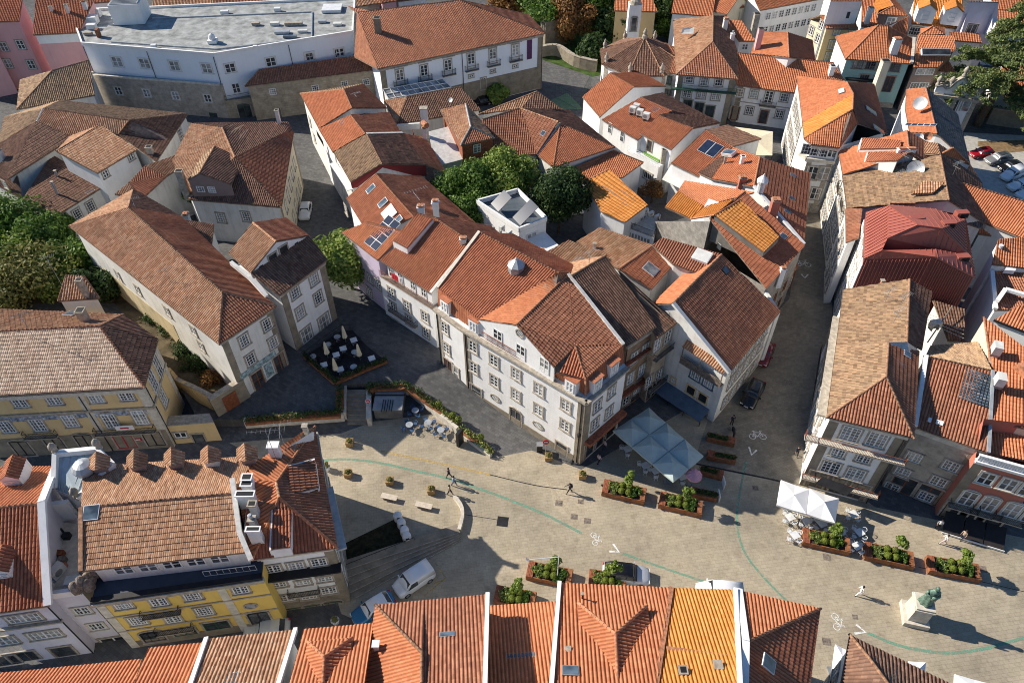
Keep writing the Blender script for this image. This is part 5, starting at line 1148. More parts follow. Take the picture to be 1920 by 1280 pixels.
b = B('row_house', 'house behind the white row with a smooth orange gable roof and a white chimney', 'A3', RB,
      a=(1035, 300, 9.4), b=(1075, 180, 11.5), c=(1240, 182, 12.0), d=(1248, 322, 11.2), e=(1395, 335, 9.0), f=(1380, 225, 9.4))
b.roof('adcb:ab', 'new', 'dc').roof('efcd:ef', 'rust', '', name='east_roof').walls('adefcb', 'white', inset=.2, base=5).chimney(1065, 285, 9.6, .9, .9, 4.0, mat='pink', cap='open')
b = B('row_house', 'small gabled attic house with a striped orange roof between two stone chimneys', 'A3', RB,
      a=(970, 232, 8.6), b=(1062, 232, 8.6), c=(985, 118, 10.0), d=(880, 112, 10.0))
b.roof('abcd', 'new', '').walls('abcd', 'white', inset=.2).win('ab', [(1002, 262)], 1.1, 1.1, nx=2, ny=2, sm=None).chimney(1055, 150, 9.5, 1.0, 1.0, 2.4, mat='stone', cap='open')
b = B('row_house', 'white connecting house with a narrow shaded facade between the chapel and the green balcony house', 'A3', RB,
      a=(528, 400, 7.6), b=(630, 415, 7.6), c=(630, 290, 9), d=(560, 240, 9))
b.roof('abcd', 'mid', '').walls('abcd', 'white2', inset=.3).win('ab', [(578, 447), (570, 525)], 1.1, 1.7, fm='green', nx=2, ny=2)
TE = 'houses along the top edge'
def small_house(lbl, k, a, c, z=8, rise=2.6, depth=7, style='new', wall='white', grp=TE, wins=0, name='house', hip=False):
    """simple gable house from its front eave, depth metres deep"""
    bb = B(name, lbl, k, grp, a=(*a, z), b=(*c, z)); e = bb.p['b'] - bb.p['a']; nn = Vector((-e.y, e.x, 0)).normalized()
    if nn.y < 0: nn = -nn
    bb.p['c'] = bb.p['b'] + nn * depth; bb.p['d'] = bb.p['a'] + nn * depth
    ins = e.normalized() * (depth / 2 * .9 if hip else 0)
    bb.p['r'] = bb.p['a'] + nn * depth / 2 + Vector((0, 0, rise)) + ins; bb.p['s'] = bb.p['b'] + nn * depth / 2 + Vector((0, 0, rise)) - ins
    bb.roof('absr', style, 'rs').roof('cdrs:cd', style, '', name='rear_roof')
    if hip: bb.roof('bcs:bc dar:da', style, 'rd sb', name='hip_roof').walls('abcd', wall, inset=.3)
    else: bb.walls('abscdr', wall, inset=.25)
    if wins: bb.wing('ab', wins, [1.8, z - 2.0], 1.1, 1.5)
    return bb
small_house('house with red brown roof at the top edge above the white hospital roof, left part', 'A1', (850, 45), (1180, 35), 8, 2, 8, 'old', 'cream', wins=3)
small_house('house with a brown tiled roof at the top edge behind the hospital', 'A1', (1190, 30), (1750, 12), 9, 2.4, 8, 'mid', 'white2', wins=0)
small_house('white blue house at the top left edge beside the stair tower of the hospital', 'A1', (515, 20), (640, 10), 7, 2, 8, 'red', 'white', wins=0)
small_house('stone house with pink side at the top edge behind the museum roof', 'A2', (380, 40), (520, 20), 9, 2.2, 9, 'old', 'granite')
small_house('pink walled house at the top edge behind the museum ridge', 'A2', (520, 20), (610, 5), 9.5, 2.2, 9, 'red', 'pink')
small_house('white house at the top edge above the middle of the museum roof', 'A2', (610, 10), (780, -10), 9, 2.2, 9, 'mid', 'white', wins=3)
small_house('orange roofed house at the top edge right of the yellow garden house', 'A3', (590, 75), (820, 95), 8.5, 2.4, 8, 'new', 'white')
small_house('orange roofed house with a cream gable and iron window near the top edge', 'A3', (760, 45), (900, 85), 9, 2.4, 9, 'new', 'cream').win('ab', [], 1, 1)
small_house('orange house at the top edge behind the striped attic roof', 'A3', (905, 60), (1000, 40), 8.5, 2.4, 9, 'new', 'cream', wins=2)
bb = small_house('long white building with a row of small windows at the top edge above the container', 'A3', (1085, 60), (1460, -10), 9, 2.4, 8, 'new', 'white'); bb.wing('ab', 8, [4.6, 7.4], 1.2, 1.5, sm=None)
bb = small_house('narrow white house at the top edge left of the long windowed building', 'A3', (1000, 25), (1085, 60), 8, 2.4, 8, 'new', 'white')
small_house('orange roofed house beyond the cedar at the upper right corner', 'A4', (1240, 60), (1480, 85), 8, 2.6, 9, 'new', 'white')
small_house('white house with orange roof behind the cedar crown', 'A4', (1270, 170), (1500, 190), 7, 2.4, 8, 'new', 'white')
small_house('low orange roof peeping through the lower cedar branches', 'A4', (1290, 470), (1500, 500), 5, 2.2, 8, 'new', 'white2')
UR = 'houses of the upper right quarter'
b = B('gable_house', 'cream house with an orange roof, sunlit gable side with small windows and a yellow front', 'A4', UR,
      a=(325, 162, 9.6), b=(505, 165, 9.6), c=(508, 110, 11.5), d=(318, 104, 11.5), e=(230, 105, 9.8))
b.p['f'] = V('A4', 232, 108, 9.6)
P_ = b.p; nn = P_['f'] - P_['a']; nn.z = 0; P_['g'] = P_['b'] + nn
P_['d'] = (P_['a'] + P_['f']) / 2 + Vector((0, 0, 1.6)); P_['c'] = (P_['b'] + P_['g']) / 2 + Vector((0, 0, 1.6))
b.roof('abcd', 'new', 'dc').roof('gfdc:gf', 'new', '', name='rear_roof').walls('abgf', 'cream', inset=.15)
b.win('fa', [(243, 170), (300, 140), (278, 215)], 1.1, 1.6).win('ab', [(385, 178), (468, 180)], 1.2, 1.2, nx=2, ny=2).win('ab', [(355, 250), (335, 315)], 1.1, 1.7)
b.band('ab', 4.8, 9.2, 'ochre', .04, 'yellow_front')
b = B('gable_house', 'big blank sunlit white gable wall with one tiny window at the upper right', 'A4', UR,
      a=(318, 100, 9.4), b=(515, 108, 9.4), c=(520, -10, 15), d=(345, -10, 15))
b.p['c'] = P_ and b.p['b'] + Vector((4, 9, 3)); b.p['d'] = b.p['a'] + Vector((4, 9, 3)); 
p0 = V('A4', 350, 5, 14.5); p1 = V('A4', 522, 5, 14.5)
b.p.update(e=p0, f=p1); b.p['g'] = b.p['f'] + Vector((2, 8, 0)); b.p['h'] = b.p['e'] + Vector((2, 8, 0))
b.walls('efgh', 'white', inset=0).win('ef', [(447, 85)], .8, 1.4, nx=1, ny=1, sm=None).roof('efgh', 'new', '')
b = B('gable_house', 'teal fronted house with grey sash windows below a bright orange hip roof and white chimney', 'A4', UR,
      a=(432, 332, 8.6), b=(800, 358, 8.6), r=(615, 142, 12.6), s=(668, 145, 12.6), c=(375, 205, 8.8), d=(812, 220, 9.4))
b.roof('abdsr:ab', 'new', 'rs').roof('car:ca', 'new', 'ra', name='west_roof').walls('abdc', 'teal', inset=.35).band('ca', 4.3, 8.4, 'white', .04, 'white_side')
b.win('ab', [(502, 358), (573, 362), (640, 366), (710, 374)], 1.7, 1.7, nx=4, ny=3, fm='greywood'); b.win('ab', [(535, 440), (610, 450)], 1.6, 1.6, nx=4, ny=2, fm='greywood'); b.win('ab', [(672, 470)], 1.6, 3.0, kind='door', nx=2, ny=1, fm='wood', gm='glass')
b.band('ab', 5.1, .25, 'iron', .9, 'shop_canopy', .1, .6).band('ab', .5, 1.0, 'stone', .06, 'plinth')
b.chimney(695, 300, 9.4, 1.3, 1.0, 2.6, mat='white').bars([('b', 'd')], .5, .4, 'palestone', 'party_parapet', .2)
b = B('gable_house', 'brown fronted house with two orange roof terraces and white framed attic windows beside the cedar', 'D4', UR,
      a=(970, 580, 8.2), b=(1180, 582, 8.2), c=(1330, 430, 10.2), d=(1000, 420, 10.2), e=(1300, 560, 9), f=(1010, 298, 11.2), g=(1322, 312, 11.2))
b.roof('abcd', 'new', '').roof('dcgf', 'new', '', name='upper_roof').walls('abcgfd', 'brownwall', inset=.2).win('ab', [(1070, 615), (1020, 735)], 3.2, 1.2, nx=6, ny=1, sm=None)
b.skylight('abc', [(1155, 458)], 5.0, 1.2, lift=.5, fr='whitemetal', mat='glass', name='attic_window')
b = B('gable_house', 'small brown gabled house with white framed window and orange roof beside the chapel scrolls', 'D4', UR,
      a=(1160, 608, 7.2), b=(1335, 628, 7.2), r=(1258, 535, 8.1), s=(1210, 455, 8.1))
b.p['c'] = b.p['b'] + (b.p['s'] - b.p['r']); b.p['d'] = b.p['a'] + (b.p['s'] - b.p['r']); b.p['c'].z = b.p['d'].z = 7.2
b.roof('dasr:da', 'new', 'rs').roof('bcsr:bc', 'new', '').roof('abr:ab', 'new', '').walls('abcd', 'brownwall', inset=.25).win('ab', [(1235, 655)], 1.5, 1.7, nx=2, ny=2).bars([(V('D4', 1145, 610, 7.2), V('D4', 1140, 760, .2))], .4, .4, 'palestone', 'party_pillar')
b = B('gable_house', 'orange roofed house with two white gabled dormers at the top edge', 'D4', UR,
      a=(955, 205, 7.6), b=(1385, 255, 7.6), c=(1395, -60, 11), d=(985, -60, 11))
b.roof('abcd', 'orange', '').walls('abcd', 'white', inset=.3).win('ab', [(990, 270)], 2.4, 1.6, nx=5, ny=2, sm='stone')
e_ = b.p['b'] - b.p['a']; nn = Vector((e_.y, -e_.x, 0)).normalized(); nn = nn if nn.y < 0 else -nn
for (x, y) in [(1060, 183), (1285, 200)]: b.dormer(x, y, 9.0 if x < 1200 else 9.0, nn, 3.2, 2.1, 3.6, style='orange', kind='gable', rise=1.0, ww=1.2, nx=1, ny=2)
b = B('gable_house', 'orange roofed house with dark weathered gable and one white framed attic window', 'D4', UR,
      a=(665, 125, 9.0), b=(925, 140, 9.0), r=(800, 50, 10.2), s=(720, -60, 10.2), c=(640, 0, 9), d=(880, 0, 9.6))
b.par('d', 'b', 'r', 's').par('c', 'a', 'r', 's'); b.roof('casr:ca', 'orange', 'rs').roof('bdsr:bd', 'new', '').roof('abr:ab', 'new', 'ra rb').walls('abdc', 'brownwall', inset=.3).win('ab', [(778, 188)], 1.5, 1.6, nx=2, ny=2, sm='frame')
b = B('gable_house', 'small striped orange roof with a white chimney right of the blank white gable', 'D4', UR,
      a=(525, 225, 7.4), b=(665, 240, 7.4), c=(640, -10, 9.6), d=(530, 10, 9.6))
b.roof('abcd', 'new', '').walls('abcd', 'white', inset=.2).chimney(592, 125, 9.4, .9, .8, 1.2, mat='white')
b = B('gable_house', 'orange strip roof with a red lower corner beside the tall white party wall', 'D4', UR,
      a=(505, 260, 7.2), b=(910, 315, 7.2), c=(935, 140, 9), d=(740, 225, 9))
b.roof('abcd', 'new', '').walls('abcd', 'white', inset=.2)
b = B('gable_house', 'pale blue house with round openings and a ledge at the top edge beside the cedar', 'D4', UR,
      a=(1385, 275, 9.0), b=(1640, 300, 9.0), c=(1660, 20, 12), d=(1460, 20, 12))
b.walls('abcd', 'palelilac', inset=0).win('ab', [(1470, 250)], 1.6, 1.8, nx=2, ny=1, sm='stone')
b.p.update(e=V('D4', 1420, 120, 9.6), f=V('D4', 1700, 130, 9.6), g=V('D4', 1700, 20, 13), h=V('D4', 1440, 15, 13)); b.walls('efgh', 'palelilac', inset=0, name='upper_wall').roof('hgcd:hg', 'new', '')
b.win('ef', [(1545, 50), (1630, 80), (1470, 50)], 1.2, 1.2, nx=1, ny=1, sm=None).slab([V('D4', 1415, 160, 9.1), V('D4', 1700, 190, 9.1), V('D4', 1690, 130, 9.6), V('D4', 1430, 115, 9.6)], .2, 'white', 'ledge')
b = B('gable_house', 'low orange roofs running behind the cedar branches', 'D4', UR,
      a=(1280, 345, 8), b=(1560, 370, 8), c=(1530, 290, 9), d=(1280, 278, 9))
b.roof('abcd', 'new', '').walls('abcd', 'white', inset=.2)
b = B('gable_house', 'small orange hipped roof wedged between the dormer house and the attic terraces', 'D4', UR,
      a=(1030, 300, 9), b=(1245, 300, 9), r=(1140, 225, 9.9), c=(1240, 240, 9), d=(1030, 250, 9))
b.roof('abr:ab bcr:bc dar:da', 'new', 'ra rb').walls('abcd', 'white', inset=.2)
b = B('baroque_chapel', 'white baroque chapel front crowned with stone scrolls and urns under the cedar', 'D4', cat='chapel', a=(1150, 800, 6.6), b=(1530, 850, 6.6), c=(1600, 700, 6.6), d=(1280, 660, 6.6))
b.walls('abcd', 'white', inset=0).band('ab', 6.3, .5, 'stone', .4).pilaster('ab', [0, .5, 1], 0, 6.2, .8, 'stone').slab('abcd', .1, 'stone', 'flat_roof', dz=.06).win('ab', [(1430, 895), (1320, 895)], 1.3, 2.6, kind='door', nx=1, ny=1, fm='frame', sm='stone')
P_ = b.p; X = (P_['b'] - P_['a']).normalized(); nrm = Vector((X.y, -X.x, 0)); L_ = (P_['b'] - P_['a']).length; m_ = MB()
prof = [(0, 0), (0, 1.1), (.12, 1.5), (.22, 1.0), (.3, 1.3), (.38, 2.4), (.5, 3.2), (.62, 2.4), (.7, 1.3), (.78, 1.0), (.88, 1.5), (1, 1.1), (1, 0)]
fr_ = [P_['a'] + X * (L_ * t) + Vector((0, 0, z)) - nrm * .2 for t, z in prof]; bk_ = [p - nrm * .6 for p in fr_]; n_ = len(prof)
m_.add(fr_ + bk_, [tuple(range(n_)), tuple(range(2 * n_ - 1, n_ - 1, -1))] + [(i, n_ + i, n_ + (i + 1) % n_, (i + 1) % n_) for i in range(n_)], 'white')
for i in range(1, n_ - 2): m_.beam(fr_[i] - nrm * .3, fr_[i + 1] - nrm * .3, 1.0, .3, 'stone')
m_.build('scroll_pediment', b.root)
for t, z in [(0.02, 1.1), (.5, 3.2), (.98, 1.1), (.3, 1.3), (.7, 1.3)]:
    m_ = MB(); m_.lathe([(.4, 0), (.4, .4), (.2, .6), (.45, 1.0), (.4, 1.4), (.12, 1.8)], 'stone', P_['a'] + X * (L_ * t) + Vector((0, 0, z)) - nrm * .5, 9); m_.build('urn', b.root, smooth=True)
b = B('rounded_corner_house', 'tall house with rounded corner, glazed top gallery and patchwork of salmon and orange roofs', 'A4', cat='building',
      a=(160, 425, 11.6), b=(192, 690, 11.6), B=(200, 775, 11.6), c=(240, 808, 11.6), d=(400, 826, 11.6), e=(492, 700, 12.6), f=(440, 460, 14.6), g=(592, 470, 11.4), h=(668, 745, 11.0), i=(200, 615, 12.6), j=(476, 526, 15.2), k=(472, 612, 15.2), l=(500, 690, 13))
P_ = b.p
P_['i'] = P_['b'].copy(); 
b.roof('abjf:ab', 'new', 'fj', name='salmon_roof').roof('bBkj:bB', 'orange', 'jk', pitch=.5, name='orange_roof').roof('Bcdlk:cd', 'new', 'Bk', name='front_roof').roof('hgfl:hg', 'rust', 'fl', name='east_roof')
b.walls('abBcdhgf', 'white', inset=.45)
b.win('cd', [(215, 832), (265, 842), (308, 848)], 1.35, 1.7, nx=3, ny=3, sm=None); b.win('cd', [(360, 850)], 1.2, 1.6, nx=2, ny=2, sm=None)
b.band('cd', 9.2, .5, 'palestone', .6).band('cd', 11.2, .35, 'palestone', .4).band('Bc', 9.2, .5, 'palestone', .6); b.win('cd', [(245, 965), (310, 968)], 1.6, 2.2, nx=2, ny=2); b.win('cd', [(265, 1080)], 1.4, 2.0, nx=2, ny=2); b.win('cd', [(255, 1180)], 1.5, 2.4, kind='door', nx=1, ny=1, fm='greywood')
b.pilaster('cd', [0, 1], 0, 9, .7).wing('ab', 6, [2, 5.2, 8.6], 1.1, 1.9, nx=2, ny=3).pipe('ab', .9)
b.p['m'] = V('A4', 455, 800, 11); b.panel('dl', 9.5, 'white2', 'party_wall')
b.skylight('hgf', [(575, 620), (618, 725)], 1.1, 2.0, fr='whitemetal').skylight('abj', [(410, 510)], 1.4, .9, mat='ac').chimney(612, 470, 9.5, 1.2, 1.2, 4.0, mat='cream', cap='open')
SR = 'row on the right of the side street'
b = B('street_house', 'house with salmon roof and two white walled dormers with curved tile roofs', 'A4', SR,
      a=(392, 845, 10.6), b=(416, 977, 10.6), c=(545, 945, 12.2), d=(520, 812, 12.2), e=(790, 860, 14.4), f=(775, 730, 14.4))
P_ = b.p; b.mir('g', 'a', 'f').mir('h', 'b', 'e')
b.roof('abef', 'new', 'fe').roof('hgfe:hg', 'mid', '', name='rear_roof').walls('abhg', 'white2', inset=.3)
b.wing('ab', 3, [2, 5, 8], 1.1, 1.9, nx=2, ny=3)
for k_, pts in enumerate([((512, 835, 12.2), (528, 770, 13.0), (745, 785, 14.4), (738, 830, 14.2)), ((543, 905, 12.0), (560, 850, 12.8), (790, 850, 14.6), (720, 900, 14.2))]):
    b.p.update({c: V('A4', *p) for c, p in zip('wxyz', pts)}); b.roof('wzyx:wz', 'red', '', name='dormer_roof'); b.panel('wx', 10.8, 'white', 'dormer_wall'); b.panel('wz', 11.0, 'white', 'dormer_side')
b.chimney(760, 870, 13.6, 2.4, .5, 1.0, mat='white', cap='tile')
b = B('street_house', 'white end house with orange roof, dark slate toned east slope and three satellite dishes', 'A4', SR,
      a=(740, 640, 11.0), b=(790, 742, 11.0), c=(942, 748, 12.4), d=(880, 490, 12.4), e=(772, 500, 11.2), f=(1060, 642, 9.6), g=(1128, 915, 9.6), h=(945, 800, 12))
b.p['a'] = V('A4', 765, 610, 11.0)
b.roof('eabcd:cd', 'new', 'dc').roof('fgcd:fg', 'slate', '', name='east_roof').walls('eabcgfd', 'white', inset=.2)
b.dish(850, 580, 13.0, 1.0).dish(845, 765, 12.4, .55, dirv=(-.4, -.8, .5)).dish(893, 762, 12.6, .6, mat='ridge', dirv=(-.4, -.8, .5)).solar('bcd', 853, 702, 5, 1, .9, .6).antenna(850, 560, 13, 2.2)
b = B('street_house', 'big house with wide mossy ochre roof, loose tile patch and rooftop antennas', 'A4', SR,
      a=(414, 980, 10.4), b=(440, 1165, 10.4), c=(1010, 1118, 14.2), d=(962, 868, 14.2), e=(1195, 1025, 10.2), f=(1215, 1250, 10.2), g=(945, 800, 13.5), h=(795, 790, 12.6), i=(790, 850, 12.4), j=(1125, 915, 10.2))
b.roof('abcd', 'lichen', 'dc', pitch=.24, course=.36).roof('ihgd:hg', 'old', '', name='upper_roof').roof('fejgdc:fe', 'dark', '', name='east_roof').walls('abcfejgd', 'white2', inset=.3)
b.wing('ab', 4, [2, 5, 8], 1.1, 1.9, nx=2, ny=3).balcony('ab', [(405, 1065), (425, 1160)], 2.2)
b.p.update(p=V('A4', 962, 862, 13.6), q=V('A4', 1125, 918, 12.2), r=V('A4', 1030, 826, 14.6)); b.roof('pqr:pq', 'new', 'rp rq', name='dormer_roof').panel('pq', 11, 'white2', 'dormer_wall')
b.p.update(s=V('A4', 800, 1085, 13.4), t=V('A4', 920, 1080, 14.0), u=V('A4', 985, 1020, 14.6), v=V('A4', 870, 1010, 14.2)); b.roof('stuv', 'old', '', name='tile_patch')
b.dish(825, 945, 13.4, 1.1, mat='zinc').antenna(705, 1040, 12.4, 2.2).antenna(745, 930, 13, 2.2).antenna(1025, 990, 13, 2.2)
b.bars([(V('A4', 680, 1135, 12.8), V('A4', 820, 1135, 13.2))], .4, .35, 'ridge_old', 'ridge_line')
b = B('street_house', 'narrow sunlit white house with orange roof between the mossy roof and the red metal roof', 'D3', SR,
      a=(222, 100, 10.4), b=(225, 370, 10.4), c=(345, 330, 11.0), d=(378, 60, 11.4), e=(235, -20, 10.4), f=(560, 60, 12))
b.p['e'] = V('A4', 432, 1165, 10.4)
b.roof('ebcd:eb', 'mid', '').walls('ebcd', 'white', inset=.25).wing('eb', 3, [2, 5, 8], 1.1, 1.9, nx=2, ny=3)
b = B('metal_roof_house', 'tall house clad and roofed in dark red standing seam metal', 'D3', cat='house',
      a=(395, 515, 13.0), b=(412, 88, 13.0), c=(640, 20, 14.6), d=(1050, 58, 14.6), e=(1325, 105, 13.4), f=(1425, 690, 13.0), g=(1052, 500, 15.2), r=(885, 208, 17.0), s=(1110, 240, 17.0), p=(610, 330, 15.4), q=(560, 440, 14.6), t=(1345, 485, 14.2), u=(615, 30, 15.4), v=(1325, 160, 14.2), w=(1055, 430, 15.2), x=(470, 500, 13.4))
P_ = b.p
M['red_seam'] = plain('red_seam_cladding', (.24, .062, .052), .5, 0, .08, .5); b.walls('abcdefg', 'red_seam', inset=.12)
def seams(face, ud, sp=.62, name='roof', mat='t_metal'):
    pl = [P_[c] for c in face]; m_ = MB(); m_.prism([p + Vector((0, 0, .02)) for p in pl], .14, mat)
    u = P_[ud[1]] - P_[ud[0]]; u.z = 0; u.normalize(); v = Vector((-u.y, u.x, 0)); U = [p.dot(u) for p in pl]; n = len(pl)
    x = min(U) + sp * .5
    while x < max(U):
        hits = []
        for i in range(n):
            a, c = pl[i], pl[(i + 1) % n]; ua, uc = a.dot(u), c.dot(u)
            if (ua - x) * (uc - x) < 0: hits.append(a.lerp(c, (x - ua) / (uc - ua)))
        if len(hits) >= 2: m_.beam(hits[0] + Vector((0, 0, .05)), hits[1] + Vector((0, 0, .05)), .05, .09, mat)
        x += sp
    m_.build(name, b.root)
P_['y'] = V('D3', 480, 90, 13.4)
seams('aqpub', 'ab'); seams('pru', 'pu'); seams('rsdu' if False else 'rsvdcu', 'rs'); seams('rstp', 'pt'); seams('stv', 'tv'); m_ = MB()
for i, j in ('ag', 'gf'):
    for q_ in range(1, 19): p_ = P_[i].lerp(P_[j], q_ / 19) - Vector((0, 0, .25)); m_.beam(p_ + Vector((0, -.02, 0)), Vector((p_.x, p_.y - .02, .2)), .06, .06, 't_metal', Vector((1, 0, 0)))
m_.build('cladding_seams', b.root); b.panel('pt', 13.2, M['red_seam'], 'upper_wall'); seams('agwq', 'ag'); seams('gftw', 'gf'); seams('tfev', 'fe')
b.bars([('p', 'r'), ('r', 's'), ('s', 't'), ('u', 'r'), ('s', 'v')], .12, .1, 't_metal', 'ridge_cap', .06)
for (x, y) in [(860, 180), (1155, 225), (1280, 130), (1285, 535)]:
    m, p = roofbox(x, y, 1.5, .8, .8, 't_metal', 'roof_vent', 15.6 if x < 1200 else 13.8, 0.1, 'D3'); m.box(p + Vector((0, -.42, .4)), (1.3, .02, .5), 'black'); m.build('roof_vent', b.root)
b.skylight('rst', [(655, 390)], .7, .9, fr='whitemetal') if False else None
b.wing('ab', 3, [2, 5, 8, 11], 1.1, 1.9, nx=2, ny=3).band('ab', 6.0, 12, 'white', .05, 'white_front'); b.ac([(395, 600)], 10.5, 'D3', 1.4)
b = B('corner_shop_house', 'corner house with two long balconies and broad mossy hip roof above two white parasols', 'B4', cat='building',
      a=(326, 1198, 11.7), b=(420, 486, 11.2), c=(790, 428, 13.6), d=(775, 780, 14.0), e=(672, 785, 14.1), f=(660, 970, 14.2), g=(803, 106, 11.9, 'C4'), h=(845, 830, 12.8), i=(915, 500, 12.2), j=(860, 820, 12.4))
P_ = b.p
b.roof('abcdef:ab', 'lichen', 'cd ef', pitch=.24, course=.36).roof('gaf:ag', 'mid', 'fa fg', name='front_roof').roof('ghef:gh', 'mid', '', name='east_roof').roof('jicd:ji', 'dark', '', name='east_roof')
b.walls('abijhg', 'white', inset=.45)
m_ = MB(); m_.prism([P_['e'] + Vector((0, 0, .15)), P_['d'] + Vector((0, 0, .1)), V('B4', 845, 825, 12.4), V('B4', 800, 890, 12.4)], .2, 'zinc'); m_.build('sheet_roof', b.root)
b.skylight('ghe', [(738, 910)], .8, 1.0).skylight('ghe', [(775, 845)], .8, .8, fr='whitemetal').antenna(690, 690, 13, 2.4).antenna(640, 580, 12.2, 2.4).antenna(730, 600, 13, 2.2).chimney(630, 460, 12.2, .3, .3, .7, mat='ridge', cap='none')
b.win('ag', [(497, 85), (625, 112)], 1.7, 2.1, k='C4', nx=4, ny=5, kind='arch'); b.win('ag', [(440, 170), (563, 198)], 1.3, 1.5, k='C4', nx=4, ny=4); b.win('ag', [(402, 245), (520, 278)], 1.7, 1.9, k='C4', nx=4, ny=4)
b.balcony('ag', [(515, 148)], 9.4, k='C4', d=.8, mat='rusty', slab='palestone', h=.9).balcony('ag', [(445, 325)], 7.6, k='C4', d=.7, mat='rusty', slab='palestone', h=.9)
b.pilaster('ag', [0, 1], 0, 11.3, .9, 'granite').band('ag', 11.4, .35, 'palestone', .3).pipe('ag', .985)
b.wing('ag', 3, [1.6], 2.2, 2.6, kind='shop', nx=2, ny=1, fm='greywood', gm='glass').wing('ab', 6, [1.8, 5, 8], 1.1, 1.9, nx=2, ny=3)
b.bars([(V('B4', 300, 1190, 9.6), V('B4', 385, 640, 9.6))], .9, .25, 'stone', 'cornice')
for z_ in (3.4, 6.6):
    a_, c_, n_, l_, _ = b.edges['ab']; b.rails([a_.lerp(c_, .1) * 1 + n_ * .6 + Vector((0, 0, z_ - a_.lerp(c_, .1).z)), a_.lerp(c_, .6) + n_ * .6 + Vector((0, 0, z_ - a_.lerp(c_, .6).z))], 1.0, 'iron', 'balcony_railing')
b.slab([V('C4', 330, 320, 3.0), V('C4', 480, 380, 3.0), V('C4', 520, 345, 3.2), V('C4', 365, 290, 3.2)], .05, 'iron', 'pergola')
b = B('town_house', 'plain beige stone house with six sash windows and a rolled out brown awning', 'B4', cat='house',
      a=(818, 1252, 10.2), b=(1235, 1290, 10.2), c=(1252, 940, 12.6), d=(878, 858, 12.6), e=(1165, 780, 10.6), f=(900, 790, 10.6))
b.p['b'] = V('C4', 1158, 178, 10.2); b.p['e'] = V('B4', 1170, 778, 10.2); b.p['f'] = V('B4', 905, 800, 10.2)
b.roof('abcd', 'mid', 'dc').roof('efdc:ef', 'lichen', '', name='rear_roof').walls('abcefd', 'greystone', inset=.3)
b.bars([('a', 'd')], .4, .4, 'white', 'party_parapet', .15).bars([('b', 'c')], .3, .3, 'zinc', 'party_parapet', .1)
b.win('ab', [(803, 195), (980, 238), (748, 268), (920, 312), (695, 340), (860, 383)], 1.4, 1.35, k='C4', nx=4, ny=3)
b.band('ab', 9.7, .8, 'palestone', .12).pilaster('ab', [1], 0, 9, .9, 'granite')
p0, p1 = b.on_edge('ab', 'C4', 612, 375), b.on_edge('ab', 'C4', 815, 430); a_, c_, nrm, l_, _ = b.edges['ab']; zf = (p0.z + p1.z) / 2; p0.z = p1.z = zf
m_ = MB(); m_.beam(p0 + nrm * .2, p1 + nrm * .2, .4, .5, 'white'); q0, q1 = p0 + nrm * 2.4, p1 + nrm * 2.4; q0.z = q1.z = zf - 1.2
m_.prism([q0, q1, p1 + nrm * .2, p0 + nrm * .2], .05, plain('brown_awning', (.17, .12, .10), .8)); m_.beam(q0, q1, .06, .14, 'frame'); m_.build('awning', b.root)
b.wing('ab', 2, [1.4], 2.4, 2.6, kind='shop', nx=2, ny=1, fm='wood', gm='glass')
b.solar('abc', 1168, 1035, 10, 12, .32, .36, mat='glass2', fr='iron') if False else None
m_ = MB(); p, X, Y, n = b.face_pt('abc', 'B4', 1170, 1035)
for i in range(10):
    for j in range(11): m_.box(p + X * ((i - 4.5) * .3) + Y * ((j - 5) * .34) + n * .14, (.2, .24, .05), 'glassb' if (i * 7 + j * 3) % 11 else 'grey', X, Y, n)
m_.box(p + n * .09, (3.1, 3.8, .06), 'iron', X, Y, n); m_.build('glass_tile_patch', b.root)
for i in range(7):
    pp, X, Y, n = b.face_pt('abc', 'B4', 900 + i * 22, 1215 + i * 6); m_ = MB(); m_.box(pp + n * .16, (.3, .5, .06), 'white', X, Y, n); m_.build('mended_tile', b.root) if i in (0, 2, 3) else None
b = B('town_house', 'brick red front house with white windows, balustraded parapet and iron balconies at the right edge', 'C4', cat='house',
      a=(1095, 215, 9.4), b=(1420, 305, 9.4), c=(1400, 40, 12), d=(1140, 10, 12))
b.p.update(p=V('C4', 1160, 178, 9.8), q=V('C4', 1440, 235, 9.8), r=V('B4', 1240, 905, 11.4), s=V('B4', 1600, 905, 12.6), t=V('B4', 1215, 650, 11.4), u=V('C4', 1331, 15, 12.2))
b.walls('abcd', 'redwall', inset=0)
b.roof('pqsr:pq', 'new', '').bars([('a', 'b')], .5, .3, 'white', 'cornice', .1)
p0, p1 = b.p['a'], b.p['b']; m_ = MB()
for i in range(26): q_ = p0.lerp(p1, (i + .5) / 26) + Vector((0, .0, .3)); m_.box(q_ + Vector((0, 0, .35)), (.14, .14, .7), 'white')
m_.beam(p0 + Vector((0, 0, 1.0)), p1 + Vector((0, 0, 1.0)), .3, .15, 'white'); m_.build('balustrade', b.root)
b.win('ab', [(1150, 298), (1255, 327), (1350, 355)], 1.3, 1.7, nx=2, ny=2, sm='palestone'); b.win('ab', [(1062, 393), (1163, 420), (1272, 450), (1370, 478)], 1.35, 2.2, nx=2, ny=2, kind='arch', sm='palestone')
b.balcony('ab', [(1035, 432), (1140, 462), (1248, 490)], 2.7, d=.7, h=.9).pilaster('ab', [0], 0, 9.2, .9, 'granite')
p0, p1 = b.on_edge('ab', 'C4', 950, 455), b.on_edge('ab', 'C4', 1258, 530); a_, c_, nrm, l_, _ = b.edges['ab']; zf = (p0.z + p1.z) / 2; p0.z = p1.z = zf; m_ = MB()
X = (p1 - p0).normalized()
